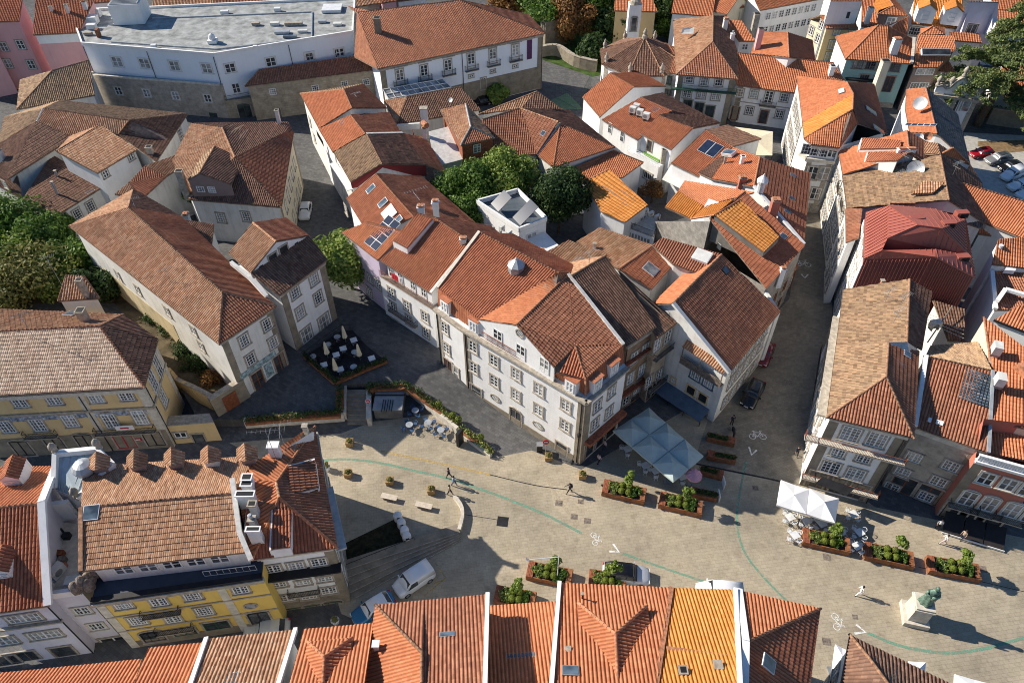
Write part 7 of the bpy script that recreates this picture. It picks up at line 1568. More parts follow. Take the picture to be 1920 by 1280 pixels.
wallrun('garden_wall', 'ruined old stone wall in the shade beside the museum corner', bend([V('A2', 1400, 320), V('A2', 1500, 310), V('A2', 1600, 370), V('A2', 1720, 400)], 4), 2.2, .7, 'granite', 'stone')
wallrun('garden_wall', 'tall broken stone wall block under the autumn trees', [V('A2', 1420, 260), V('A2', 1540, 235)], 5.5, 2.4, 'granite')
wallrun('garden_wall', 'stone retaining wall below the cedar at the right edge', [V('A4', 1215, 690), V('A4', 1500, 730)], 3.0, .5, 'granite', 'stone')
for i, pts in enumerate([[(1630, 600), (1690, 480)], [(1612, 610), (1490, 545)]]):
    a, c = V('A2', *pts[0]), V('A2', *pts[1]); t = thing('court_fence', ((a + c) / 2)[:2] + (0,) if False else tuple((a + c) / 2), ['green mesh court fence beside the salmon roofed house', 'green mesh court fence along the far side of the court'][i], 'fence'); m = MB(); rail(m, [a, c], 2.6, 'green', .5); m.build('mesh_panel', t)
SW = [V('C2', *q_) for q_ in [(262, 385), (560, 455), (800, 400), (838, 470), (825, 560), (640, 610), (290, 745)]]
m = MB(); m.prism([p + Vector((0, 0, .5)) for p in [V('C2', 290, 745), V('C2', 262, 385), V('C2', 700, 395), V('C2', 800, 385), V('C2', 838, 470), V('C2', 822, 552)]], .5, 'plaza', 'granite') if False else None
for i in range(5):
    a, c = V('C2', 288 + i * 5, 752 + i * 34), V('C2', 822, 556 + i * 7); m = MB(); d = (c - a).normalized(); n_ = Vector((d.y, -d.x, 0))
    m.beam(a - n_ * .6 + Vector((0, 0, .28 - i * .055)), c - n_ * .1 + Vector((0, 0, .28 - i * .055)), 1.1 - i * .02, .56 - i * .11, 'granite'); zt = Vector((0, 0, .562 - i * .11)); m.beam(a + n_ * -.08 + zt, c + n_ * .36 + zt, .07, .012, 'stone'); tag(m.build('step'), None, None, kind='structure')
wallrun('kerb_wall', 'low curved stone edge wall at the head of the wide steps', bend([V('C2', 800, 395), V('C2', 832, 440), V('C2', 838, 490), V('C2', 822, 556)], 6), .6, .35, 'palestone')
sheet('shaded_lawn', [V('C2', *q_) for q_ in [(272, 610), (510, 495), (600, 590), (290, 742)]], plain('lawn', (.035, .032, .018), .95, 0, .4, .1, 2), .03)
t = thing('handrail', V('C2', 450, 670), 'iron handrail between the shaded lawn and the wide steps', 'railing'); m = MB(); rail(m, [V('C2', 285, 735), V('C2', 610, 605)], 1.0, 'iron', .9); m.build('rail', t)
t = wallrun('planter_wall', 'long pale stone planter wall with a low hedge beside the steps of the upper terrace', [V('D2', 150, 356, 0), V('D2', 808, 310, 0), V('D2', 815, 130, 0)], 1.3, .45, 'palestone', 'palestone')
def hedge(label, pts, w=.9, h=.7, mat='leaf_dark', n=220, grp=None, z=.3):
    c = sum(pts, Vector()) / len(pts); c.z = 0; t = thing('hedge', (c.x, c.y, 0), label, 'hedge', grp); cs = []
    for a, b_ in zip(pts[:-1], pts[1:]):
        L = (b_ - a).length; k_ = max(2, int(L / .5))
        for i in range(k_ + 1): q_ = a.lerp(b_, i / k_); cs.append((q_.x + random.uniform(-.15, .15) - c.x, q_.y + random.uniform(-.15, .15) - c.y, q_.z + z + h / 2))
    v, f, uv, i = leaves(cs, [w * .55 * random.uniform(.8, 1.15) for _ in cs], [max(20, int(n * .25))] * len(cs), .12, mat, .5, h / w)
    link('foliage', mesh_from_np('foliage', [(v, f, uv, 0)], [M[mat]], (0, 0, 0)), t); m = MB()
    for a, b_ in zip(pts[:-1], pts[1:]): m.beam(a - c + Vector((0, 0, z * .5)), b_ - c + Vector((0, 0, z * .5)), w, z, 'corten')
    link('trough', m.mesh('trough'), t); return t
hedge('low hedge on top of the long pale planter wall', [V('D2', 150, 330), V('D2', 480, 300), V('D2', 780, 280)], z=.4)
hedge('short hedge running back beside the upper terrace steps', [V('D2', 775, 250), V('D2', 775, 120)], z=.4)
hedge('tall dark hedge behind the stone kiosk of the sunken cafe', [V('D2', 975, 190), V('D2', 985, 105), V('D2', 1220, 95), V('D2', 1400, 220)], h=.9)
hedge('flowering rust edged hedge strip at the foot of the white corner building', [V('D2', 1400, 220), V('D2', 1560, 350)], mat='leaf_flower')
hedge('last flowering hedge strip in the sun beside the black info board', [V('D2', 1600, 390), V('D2', 1780, 540)], mat='leaf_flower')
for (x, y) in [(1435, 238), (1528, 312), (1565, 340), (1712, 458)]:
    t = thing('ball_shrub', V('D2', x, y), 'small round shrub growing in the flowering hedge strips', 'shrub', 'round shrubs in the hedge strips'); v, f, uv, i = leaves([(0, 0, .95)], [.42], [260], .09, 'leaf_ball', .3, 1, .85); link('foliage', mesh_from_np('foliage', [(v, f, uv, 0)], [M['leaf_ball']], (0, 0, 0)), t); m = MB(); m.tube([(0, 0, .2), (0, 0, .9)], .05, 'bark', 5); link('stem', m.mesh('stem'), t)
for i in range(7):
    a, c = V('D2', 828, 320 - i * 25, 0), V('D2', 955, 320 - i * 25, 0); hz = .18 + i * .16; m = MB(); m.beam(a + Vector((0, 0, hz / 2)), c + Vector((0, 0, hz / 2)), 1.0 + .002 * i, hz, 'granite'); tag(m.build('step'), None, None, kind='structure')
t = wallrun('planter_wall', 'stone pier wall carrying a red and white sign beside the sunken cafe steps', [V('D2', 975, 350, 0), V('D2', 975, 150, 0)], 1.3, .5, 'palestone', 'palestone')
p = V('D2', 975, 260); m = MB(); m.tube([p, p + Vector((0, 0, 2.2))], .04, 'grey', 6); m.build('post', t); m = MB(); m.lathe([(.32, -.02), (.32, .02)], 'frame', (0, 0, 0), 16); m.lathe([(.27, .02), (.27, .035)], 'redfab', (0, 0, 0), 16); m.box((0, 0, .04), (.36, .1, .02), 'frame')
Q = Matrix.Translation(p + Vector((0, 0, 2.0))) @ Matrix.Rotation(R(75), 4, 'X'); m.v = [tuple(Q @ Vector(v)) for v in m.v]; m.build('sign', t)
for pts, h_, l in [([(985, 140), (1240, 135)], 1.5, 'stone wall behind the kiosk of the sunken cafe'), ([(1240, 135), (1400, 268), (1560, 400)], 1.1, 'slanting stone wall behind the round tables of the sunken cafe'), ([(1560, 400), (1780, 560)], .5, 'last low stretch of the sunken cafe wall ending in a point')]:
    wallrun('planter_wall', l, [V('D2', *q_, 0) for q_ in pts], h_, .4, 'palestone')
t = thing('kiosk', V('D2', 1095, 245), 'grey stone stairhead kiosk with a slotted roof in the sunken cafe', 'kiosk'); m = MB(); a, c = V('D2', 1035, 330), V('D2', 1155, 330); X = (c - a).normalized(); Y = Vector((-X.y, X.x, 0)); o = (a + c) / 2 + Y * 3.2
m.box(o + Vector((0, 0, .75)), (3.2, 5.0, 1.5), 'darkgranite', X, Y); m.box(o + Vector((0, 0, 1.56)), (3.4, 5.2, .14), 'grey', X, Y); m.build('kiosk_body', t); m = MB(); m.box(o + Vector((0, 0, 1.68)) - Y * .4, (3.7, .12, .1), 'iron', X, Y)
for i in range(5): m.box(o + Vector((0, 0, 1.68)) - Y * 2 + X * (i * .28 - .6), (.08, 1.8, .06), 'iron', X, Y)
m.build('vent_slots', t)
def strip(name, pts, w_, mat, label, z=.014, cat='road marking'):
    m = MB(); pts = [Vector(p) for p in pts]
    L = []; Rr = []
    for i, p in enumerate(pts):
        d = (pts[min(i + 1, len(pts) - 1)] - pts[max(i - 1, 0)]).normalized(); n_ = Vector((-d.y, d.x, 0)) * w_ / 2; L.append((p.x + n_.x, p.y + n_.y, z)); Rr.append((p.x - n_.x, p.y - n_.y, z))
    n = len(pts); m.add(Rr + L, [(i, i + 1, n + i + 1, n + i) for i in range(n - 1)], mat); o = m.build(name); return tag(o, label, cat) if label else tag(o, None, None, kind='structure')
def worn(name, col, lo=.42, hi=.6):
    m, nt, b = nmat(name); M[name] = m; p = pos(nt); f = noise(nt, p, 3, 6, .8); r = ramp(nt, [(lo, (0, 0, 0)), (hi, (1, 1, 1))]); nt.links.new(f, r.inputs[0]); b.inputs['Base Color'].default_value = (*col, 1); b.inputs['Roughness'].default_value = .8
    tr = nt.nodes.new('ShaderNodeBsdfTransparent'); mx = nt.nodes.new('ShaderNodeMixShader'); nt.links.new(r.outputs[0], mx.inputs[0]); nt.links.new(tr.outputs[0], mx.inputs[1]); nt.links.new(b.outputs[0], mx.inputs[2]); nt.links.new(mx.outputs[0], nt.nodes['Material Output'].inputs[0])
worn('green_paint', (.15, .38, .27), .38, .62); worn('white_paint_worn', (.78, .78, .75), .3, .5); worn('yellow_paint', (.58, .40, .13), .4, .62); worn('dust', (.55, .46, .33), .3, .7)
strip('green_line', bend([V('C2', 165, 212), V('C2', 290, 207), V('C2', 430, 222), V('C2', 600, 260), V('C2', 760, 297), V('C2', 910, 345), V('C2', 1060, 400), V('C2', 1230, 470), V('C2', 1410, 562)]), .3, 'green_paint', 'long green painted line curving across the sunlit square from the left')
strip('green_line', bend([V('C3', 430, 657), V('C3', 560, 705), V('C3', 820, 793), V('C3', 960, 840)]), .24, 'green_paint', 'straight green painted line behind the silver car')
strip('green_line', bend([V('C3', 1020, 215), V('C3', 985, 400), V('C3', 978, 510), V('C3', 1000, 620), V('C3', 1060, 720), V('C3', 1200, 870), V('C3', 1290, 940)]), .22, 'green_paint', 'green painted line coming out of the shaded side street and bending right')
strip('green_line', bend([V('C4', 580, 1038), V('C4', 690, 1085), V('C4', 800, 1115), V('C4', 960, 1135), V('C4', 1120, 1118), V('C4', 1250, 1085), V('C4', 1340, 1060)]), .3, 'green_paint', 'green painted curve passing in front of the monument')
strip('yellow_line', [V('C2', 445, 167), V('C2', 720, 225), V('C2', 968, 280)], .3, 'yellow_paint', 'faded yellow line along the edge of the square')
strip('drain', bend([V('C2', 968, 280), V('C2', 1180, 330), V('C2', 1340, 352)]), .1, 'iron', None); strip('drain', [V('E4', 1160, 505), V('E4', 1920, 660), V('C4', 0, 285), V('C4', 170, 318)][:2] + [V('C3', 1210, 318)], .22, 'iron', None); strip('drain', [V('C2', 840, 470), V('C2', 1010, 497)], .06, 'iron', None); strip('drain', [V('E2', 1160, 700), V('E2', 1930, 880)], .07, 'iron', None)
strip('dust_track', bend([V('C2', 1180, 170), V('C2', 1300, 400), V('C2', 1440, 570), V('C2', 1560, 640)]), .35, 'dust', None, .012)
for pts in ([(655, 860), (757, 775), (708, 705)], [(700, 800), (752, 785)]): strip('bay_line', [V('C2', *q_) for q_ in pts], .14, 'yellow_paint', None)
def patch(name, k, x, y, w_, d_, mat, label, ang=-.13):
    p = V(k, x, y); X = Vector((math.cos(ang), math.sin(ang), 0)); Y = Vector((-X.y, X.x, 0)); m = MB(); m.box(p + Vector((0, 0, .012)), (w_, d_, .012), mat, X, Y); tag(m.build(name), label, 'manhole cover' if 'cover' in name else 'paving patch')
for (k, x, y, w_, l) in [('C2', 1300, 417, .75, 'square iron cover left of the pair nearest the walker with the backpack'), ('C2', 1404, 410, .6, 'square iron cover touched by the shadow of the walker with the backpack'), ('C2', 1373, 482, .7, 'lower left square iron cover of the group of four near the bicycle symbol'), ('C2', 1437, 502, .7, 'lower right square iron cover of the group of four near the bicycle symbol'),
        ('C3', 1066, 344, .65, 'square iron cover in the shaded street mouth left of the parasols'), ('C4', 385, 676, .75, 'square iron cover below the leftmost of the three right hand planters'), ('C4', 1130, 732, .8, 'square iron cover behind the rightmost planter'), ('C4', 383, 1080, .75, 'square iron cover beside the brown hip roof at the bottom'), ('C4', 520, 962, .5, 'small iron cover between bicycle symbol and monument'), ('B3', 1422, 1000, .9, 'square iron cover in the shaded side street beside the black car')]:
    patch('manhole_cover', k, x, y, w_, w_ * .9, 'greywood', l)
patch('dark_patch', 'C2', 1030, 505, 1.15, 1.15, 'iron', 'black square patch in the middle of the sunlit paving')
def bike(k, x, y, sx, ax, label, flip=1):
    """white bicycle stencil: two wheels, frame, bars; ax: pixel the symbol's base line points to"""
    o = V(k, x, y); X = V(k, *ax) - o; X.normalize(); Y = Vector((-X.y, X.x, 0)) * flip; m = MB()
    def P2(u, v): q_ = o + X * u * sx + Y * v * sx; return Vector((q_.x, q_.y, .016))
    def ln(a, b_, w_=.09):
        a, b_ = P2(*a), P2(*b_); d = (b_ - a).normalized(); n_ = Vector((-d.y, d.x, 0)) * w_ * sx / 2; m.add([a - n_, b_ - n_, b_ + n_, a + n_], [(0, 1, 2, 3)], 'white_paint_worn')
    for cx in (-.62, .62):
        for i in range(16): a0, a1 = i * math.pi / 8, (i + 1) * math.pi / 8; ln((cx + .38 * math.cos(a0), .38 * math.sin(a0)), (cx + .38 * math.cos(a1), .38 * math.sin(a1)))
    for a, b_ in [((-.62, 0), (-.3, .62)), ((-.3, .62), (.42, .62)), ((.42, .62), (.62, 0)), ((-.62, 0), (0, 0)), ((0, 0), (-.36, .5)), ((0, 0), (.42, .62)), ((-.36, .5), (-.4, .8)), ((-.55, .8), (-.25, .8)), ((.42, .62), (.36, .9)), ((.36, .9), (.62, .92))]: ln(a, b_)
    tag(m.build('bicycle_symbol'), label, 'road marking')
bike('C2', 1470, 588, .72, (1494, 700), 'white painted bicycle symbol on the square behind the silver car', 1)
bike('C3', 1077, 98, .95, (1130, 100), 'white painted bicycle symbol in the shaded street beside the slatted planters'); bike('C4', 428, 985, .8, (446, 1090), 'white painted bicycle symbol left of the monument', 1); bike('B3', 1505, 345, 1.1, (1560, 348), 'faint white bicycle symbol far up the shaded side street')
def chev(k, a, b_, c, label): strip('chevron_marking', [V(k, *a), V(k, *b_), V(k, *c)], .22, 'white_paint_worn', label)
chev('C2', (1560, 612), (1588, 650), (1542, 648), 'white chevron right of the bicycle symbol behind the silver car'); chev('C3', (1035, 148), (1047, 186), (1072, 162), 'white chevron below the bicycle symbol in the shaded street'); chev('C4', (525, 998), (570, 1035), (518, 1042), 'white chevron pointing right towards the monument'); chev('B3', (1495, 398), (1515, 420), (1533, 400), 'faint white chevron far up the shaded side street')

GT = 'overgrown trees of the left garden'
for (x, y, h, rx, rz, mat, l) in [(120, 190, 7.5, 4.2, 3.2, 'leaf', 'dense dark green tree at the left edge of the overgrown garden, highest up'), (20, 330, 6.5, 3.6, 3.0, 'leaf', 'green tree cut by the left photo edge in the overgrown garden'), (230, 470, 6.0, 4.6, 2.9, 'leaf_olive', 'olive green bushy tree left of the small white attic'), (60, 520, 5.2, 4.0, 2.6, 'leaf_olive', 'yellowish bush behind the big brown hip roof at the left edge'), (330, 260, 7.2, 3.2, 3.4, 'leaf', 'tall green tree nearest the end of the long brown roof'), (480, 330, 5.5, 3.0, 2.7, 'leaf', 'green bush against the side wall of the long house'), (560, 480, 4.4, 2.9, 2.2, 'leaf_dark', 'bluish dark shrub between the white attic and the long house'), (360, 430, 4.6, 3.2, 2.3, 'leaf_light', 'light green shrub beside the attic antenna'), (190, 350, 5.4, 3.6, 2.7, 'leaf_light', 'light green tree in the middle of the overgrown garden'), (400, 170, 4.5, 2.0, 2.2, 'leaf', 'climbing ivy bush at the corner of the old house with lower dark roof')]:
    tree('garden_tree', l, 'tree', V('B1', x, y + 55), h * 1.12, rx * 1.25, rz * 1.1, mat, 5200, .24, 26, GT)
for (x, y, l) in [(1030, 830, 'dark scrub in the dry garden under the long house wall'), (1200, 1010, 'brownish scrub above the gate wall'), (960, 720, 'low dark scrub behind the tiled house corner'), (900, 650, 'dark scrub highest up the strip beside the long house wall'), (1090, 930, 'dark scrub in the middle of the strip above the curved garden wall'), (1130, 900, 'dark scrub touching the long house wall above the gate')]:
    tree('scrub', l, 'bush', V('B1', x, y), 1.5, 1.9, .8, 'leaf_dark' if x != 1200 else 'leaf_autumn', 900, .13, 10, None, .06)
tree('street_tree', 'leafy yellow green tree in front of the lilac house', 'tree', V('B2', 300, 480), 8.2, 4.6, 3.4, 'leaf_light', 11000, .23, 40)
CT = 'courtyard trees of the middle block'
for (x, y, h, rx, rz, mat, l) in [(975, 1055, 11, 4.6, 4.0, 'leaf', 'large green tree left in the courtyard beside the white curved roof'), (1215, 990, 11.2, 5.2, 3.9, 'leaf_light', 'widest light green tree at the back of the courtyard'), (1030, 1165, 9.6, 3.4, 3.0, 'leaf', 'green tree just left of the modern white house'), (1520, 1105, 11.2, 4.6, 4.4, 'leaf_dark', 'dark green tree right of the modern white house')]:
    tree('courtyard_tree', l, 'tree', Vector((*V('A2', x, y, h - rz)[:2], 0)), h, rx, rz, mat, 12000, .23, 40, CT)
tree('courtyard_tree', 'reddish dark bush in the yard below the turf terrace', 'tree', V('A3', 480, 1130), 4.2, 2.4, 1.8, 'leaf_autumn', 1800, .16, 14, CT)
PT = 'park trees along the top edge'
for (k, x, y, h, rx, rz, mat, l) in [('A2', 1440, 210, 12, 5.5, 5.0, 'leaf', 'big green park tree at the top edge right of the museum'), ('A2', 1700, 200, 13, 6.5, 6.0, 'leaf', 'broad sunlit green park tree at the top edge'), ('A2', 1580, 260, 11, 4.6, 5.2, 'leaf_autumn', 'rust brown autumn tree between the green park trees'), ('A2', 1220, 130, 10, 5.0, 4.5, 'leaf_autumn', 'orange brown autumn tree at the top edge behind the museum roof'), ('A2', 1560, 60, 13, 6.0, 6.0, 'leaf_light', 'pale green park tree furthest back at the top edge'), ('A2', 1720, 350, 5, 3.4, 2.4, 'leaf_dark', 'dark round bush in the shaded chapel garden'), ('A2', 1820, 260, 9, 4.0, 4.2, 'leaf_dark', 'dark green tree left of the white belfry niche'), ('A3', 520, 190, 9, 3.6, 4.0, 'leaf_dark', 'dark evergreen right of the belfry niche'), ('A3', 570, 225, 5, 3.2, 2.4, 'leaf', 'bright green clipped bush behind the round chapel'), ('A3', 1420, 110, 7, 4.2, 3.4, 'leaf', 'green tree at the top edge beside the blank white gable'), ('A2', 1178, 572, 3.1, 1.9, 1.5, 'leaf_light', 'rounded olive shrub against the museum base')]:
    tree('park_tree', l, 'tree', V(k, x, y), h * 1.05, rx * 1.12, rz * 1.08, mat, 7000, .32, 32, PT)
for (x, y, l) in [(1110, 90, 'small green tree on the yard wall beside the dormered house'), (1225, 130, 'thin pale shrub at the right end of the yard wall')]: tree('yard_tree', l, 'tree', V('B1', x, y), 6.0, 1.5, 2.0, 'leaf_light' if x > 1200 else 'leaf', 1300, .15, 12, None, .1)
p = V('A4', 1165, 700); t = thing('cedar_tree', p, 'huge cedar with drooping feathery branches at the right edge', 'tree'); top = Vector((7.5, 3.5, 26)); m = MB()
trk = bend([Vector((0, 0, -.1)), Vector((.6, .2, 5)), Vector((2.6, .8, 11)), Vector((5, 2, 18)), top], 4); m.tube(trk, [.75 - .6 * i / len(trk) for i in range(len(trk))], 'bark', 9); cs, rs, ct = [], [], []
for i in range(84):
    u = random.uniform(.3, 1.0); b0 = trk[min(len(trk) - 1, int(u * len(trk)))]; a = i * 2.4; L = (1.15 - u) * 10.5 + 2.2; e = b0 + Vector((math.cos(a) * L, math.sin(a) * L, -.9 * random.random() * L * .35 + .6)); md = (b0 + e) / 2 + Vector((0, 0, .9))
    m.tube([b0, md, e], [.14, .08, .02], 'bark', 5)
    for j in range(9):
        v_ = .3 + .7 * j / 8; q_ = (b0.lerp(md, v_ * 2) if v_ < .5 else md.lerp(e, v_ * 2 - 1)) + Vector((random.uniform(-.8, .8), random.uniform(-.8, .8), -.15)); cs.append(tuple(q_)); rs.append(random.uniform(.8, 1.4)); ct.append(130)
link('trunk', m.mesh('trunk', True), t); v, f, uv, i = leaves(cs, rs, ct, .2, 'leaf_cedar', .9, .45, .2); link('crown', mesh_from_np('crown', [(v, f, uv, 0)], [M['leaf_cedar']], (0, 0, 0)), t)
hedge('clipped light hedge under the cedar beside the car park', [V('A4', 1180, 640), V('A4', 1340, 655)], 1.6, 1.6, 'leaf', 600)
def loft(m, st, mat, cap=True):
    """st: list of (x, [(y, z) half section]) mirrored to a closed hull"""
    n = len(st[0][1]); ring = 2 * n; vs = []
    for x, sec in st: vs += [(x, y, z) for y, z in sec] + [(x, -y, z) for y, z in sec[::-1]]
    fs = [(i * ring + k, (i + 1) * ring + k, (i + 1) * ring + (k + 1) % ring, i * ring + (k + 1) % ring) for i in range(len(st) - 1) for k in range(ring)]
    if cap: fs += [tuple(range(ring)), tuple((len(st) - 1) * ring + k for k in range(ring - 1, -1, -1))]
    m.add(vs, fs, mat)
KINDS = {'hatch': (4.2, 1.78, 1.48, .92, (.27, .40, .80, .93)), 'suv': (4.6, 1.88, 1.62, 1.02, (.27, .38, .84, .96)), 'van': (4.4, 1.82, 1.82, 1.05, (.17, .33, .965, .99)), 'sedan': (4.6, 1.8, 1.44, .92, (.28, .42, .72, .86))}
def paint(name, col): return plain('paint_' + name, col, .25, .1, .03, .6)
def car(label, k, fr, rr, col, kind='hatch', roofcol=None, group=None, z=.6, scale=1.0, name='parked_car'):
    a, b_ = V(k, *fr, z), V(k, *rr, z); d = a - b_; d.z = 0; c = (a + b_) / 2; L, W, Hh, bz, (g0, g1, g2, g3) = KINDS[kind]; L *= scale
    t = thing(name, (c.x, c.y, 0), label, 'car' if kind != 'van' else 'van', group, math.atan2(d.y, d.x)); X = lambda u: L / 2 - u * L; w = W / 2; pm = paint(*col)
    st = []
    for u, ww, zt, zb in [(0, .62, .62, .34), (.012, .78, .70, .26), (.05, .92, .78, .2), (.13, .98, bz - .12, .18), (g0, 1.0, bz - .02, .18), (.45, 1.0, bz, .18), (.7, 1.0, bz, .18), (.88, .98, bz, .2), (.955, .94, bz - .04, .24), (.99, .85, bz - .12, .32), (1, .72, bz - .25, .4)]:
        y = w * ww; st.append((X(u), [(y * .86, zb), (y * .97, zb + .08), (y, zb + .22), (y, (zb + zt) / 2 + .05), (y * .985, zt - .1), (y * .93, zt), (y * .5, zt + .025), (.001, zt + .03)]))
    m = MB(); loft(m, st, pm)
    link('body', m.mesh('body', True), t)
    rf = paint(*roofcol) if roofcol else pm; rw = w * (.80 if kind != 'van' else .88); st = []
    q = [(g0, bz - .03, .90), (g1, Hh - .07, rw / w), ((g1 + g2) / 2, Hh, rw / w), (g2, Hh - .05, rw / w), (g3, bz - .03, .86)]
    m = MB(); loft(m, [(X(u), [(w * .93 * (1 if i in (1, 2, 3) else .98), bz - .04), (w * ww * 1.0, max(bz, zt - .12)), (w * ww * .92, zt - .02), (w * ww * .5, zt + .02), (.001, zt + .025)]) for i, (u, zt, ww) in enumerate(q)], rf); link('cabin', m.mesh('cabin', True), t)
    def quad(nm, pts, mat='glass', off=.02):
        pts = [Vector(p) for p in pts]; n_ = (pts[1] - pts[0]).cross(pts[2] - pts[0]).normalized(); ce = sum(pts, Vector()) / 4
        if n_.dot(ce - Vector((0, 0, bz * .8))) < 0: n_ = -n_
        m = MB(); f = [p + n_ * off for p in pts]; bk = [p - n_ * .01 for p in pts]; m.add(f + bk, [(0, 1, 2, 3), (7, 6, 5, 4), (0, 4, 5, 1), (1, 5, 6, 2), (2, 6, 7, 3), (3, 7, 4, 0)], mat); link(nm, m.mesh(nm), t)
    e = .035
    quad('windscreen', [(X(g0 + e), w * .80, bz + .04), (X(g0 + e), -w * .80, bz + .04), (X(g1 - .005), -rw * .84, Hh - .1), (X(g1 - .005), rw * .84, Hh - .1)], off=.035)
    if kind != 'van': quad('rear_window', [(X(g3 - e * .8), w * .72, bz + .08), (X(g3 - e * .8), -w * .72, bz + .08), (X(g2 + .006), -rw * .8, Hh - .1), (X(g2 + .006), rw * .8, Hh - .1)], off=.035)
    if kind == 'suv' and roofcol is None: quad('sunroof', [(X(g1 + .04), rw * .6, Hh), (X(g1 + .04), -rw * .6, Hh), (X(g2 - .1), -rw * .6, Hh + .005), (X(g2 - .1), rw * .6, Hh + .005)], off=.03)
    for sg in (-1, 1):
        y0, y1 = w * .945, rw * .985; zt = Hh - .16; spans = [(g0 + .075, g1 + .015, .5, .5), (.52, .52, .74, .72)] if kind != 'van' else [(g0 + .08, g1 + .01, .5, .5)]
        for (a0, a1, b0, b1) in spans: quad('side_window', [(X(a0), sg * y0, bz + .03), (X(b0), sg * y0, bz + .03), (X(b1), sg * y1, zt), (X(a1), sg * y1, zt)], off=.03)
        m = MB(); m.box((X(g0 + .07), sg * (w + .1), bz + .06), (.12, .2, .13), pm); link('wing_mirror', m.mesh('wing_mirror'), t)
        m = MB(); m.box((X(.03), sg * w * .66, .66), (.22, .36, .13), 'ac'); link('headlight', m.mesh('headlight'), t); m = MB(); m.box((X(.985), sg * w * .72, bz - .14), (.12, .22, .2), 'redfab'); link('tail_light', m.mesh('tail_light'), t)
        for u in (.19, .80):
            m = MB(); y = sg * (w - .09); m.tube([(X(u), y - .1, .32), (X(u), y + .1, .32)], .32, 'black', 16); wl = link('wheel', m.mesh('wheel'), t); m = MB(); m.tube([(X(u), y - .106, .32), (X(u), y + .106, .32)], .2, 'grey', 10); link('rim', m.mesh('rim'), wl)
    m = MB(); m.box((X(0) + .005, 0, .5), (.03, .52, .12), 'frame'); link('number_plate', m.mesh('number_plate'), t); return t
white = ('white', (.78, .79, .80)); PK = 'cars on the car park at the right edge'
car('white hatchback parked in the narrow street on the left', 'A2', (85, 1235), (108, 1120), white)
car('dark red car parked in the shaded side street', 'B3', (1265, 905), (1320, 780), ('dark_red', (.16, .015, .025)))
car('black car parked in the shaded side street near the bicycle symbol', 'B3', (1190, 1130), (1258, 1000), ('black', (.012, .012, .015)), 'suv')
car('silver car with a black roof parked behind the bottom roofs', 'C3', (545, 768), (345, 745), ('silver', (.50, .52, .56)), 'suv', ('black', (.012, .012, .015)))
car('white delivery van parked at the foot of the wide steps', 'C2', (530, 835), (678, 738), white, 'van', None, None, .6, .93)
car('blue car with a white roof parked in front of the white van', 'C2', (325, 968), (490, 868), ('blue', (.03, .16, .32)), 'hatch', white, None, .8)
car('cream white car mostly hidden behind the beige bottom roof', 'C1', (1175, 1040), (1385, 1010), ('cream', (.66, .66, .60)), 'hatch')
car('white van whose roof just shows behind the bright orange roof', 'C3', (815, 840), (970, 855), white, 'van')
car('red car on the car park under the cedar', 'A4', (1130, 862), (1262, 848), ('red', (.36, .01, .02)), 'hatch', None, PK)
car('dark grey car next to the red one on the car park', 'A4', (1195, 905), (1375, 872), ('grey', (.20, .21, .22)), 'suv', None, PK)
car('black car third in the row on the car park', 'A4', (1275, 948), (1440, 915), ('black', (.012, .012, .015)), 'hatch', None, PK)
car('white pickup van fourth in the row on the car park', 'A4', (1300, 1000), (1430, 950), white, 'van', None, PK)
car('white car fifth in the row on the car park', 'A4', (1345, 1048), (1470, 1020), white, 'hatch', None, PK); car('white car at the lower end of the car park row', 'A4', (1390, 1095), (1520, 1065), white, 'hatch', None, PK)
car('dark car in the shade below the museum balconies', 'A2', (1040, 575), (1120, 560), ('black', (.012, .012, .015)), 'hatch')
t = thing('shipping_container', V('A3', 1262, 125), 'blue corrugated shipping container at the top edge', 'container'); m = MB(); a, c = V('A3', 1195, 130), V('A3', 1300, 140); X = (c - a).normalized(); Y = Vector((-X.y, X.x, 0)); bl = plain('blue_container', (.22, .38, .44), .5); o = (a + c) / 2 + Y * 1.2; L_ = (c - a).length + 2
m.box(o + Vector((0, 0, 1.3)), (L_, 2.4, 2.6), bl, X, Y)
for i in range(24): m.box(o + X * (L_ * ((i + .5) / 24 - .5)) + Vector((0, 0, 1.3)), (L_ / 48, 2.5, 2.4), bl, X, Y)
m.build('shell', t); m = MB(); m.box(o + Vector((0, 0, 2.63)), (L_, 2.44, .08), 'ac', X, Y); m.build('lid', t)
def leafobj(name, par, *a, mat='leaf'):
    v, f, uv, i = leaves(*a); return link(name, mesh_from_np(name, [(v, f, uv, 0)], [M[mat]], (0, 0, 0)), par)
BALL = leaves([(0, 0, .42)], [.37], [420], .075, 'leaf_ball', .3, .95, .88); BALLM = mesh_from_np('foliage', [BALL], [M['leaf_ball']], (0, 0, 0))
CORE = MB(); CORE.lathe([(.05, .06), (.22, .12), (.31, .3), (.31, .5), (.2, .68), (.05, .74)], 'leaf_ball', (0, 0, 0), 10); COREM = CORE.mesh('core')
BUSH = [mesh_from_np('foliage', [leaves([(random.uniform(-.5, .5), random.uniform(-.4, .4), .3) for _ in range(7)], [.26] * 7, [70] * 7, .085, m_, .8, .9, .3)], [M[m_]], (0, 0, 0)) for m_ in ('leaf_flower', 'leaf')]
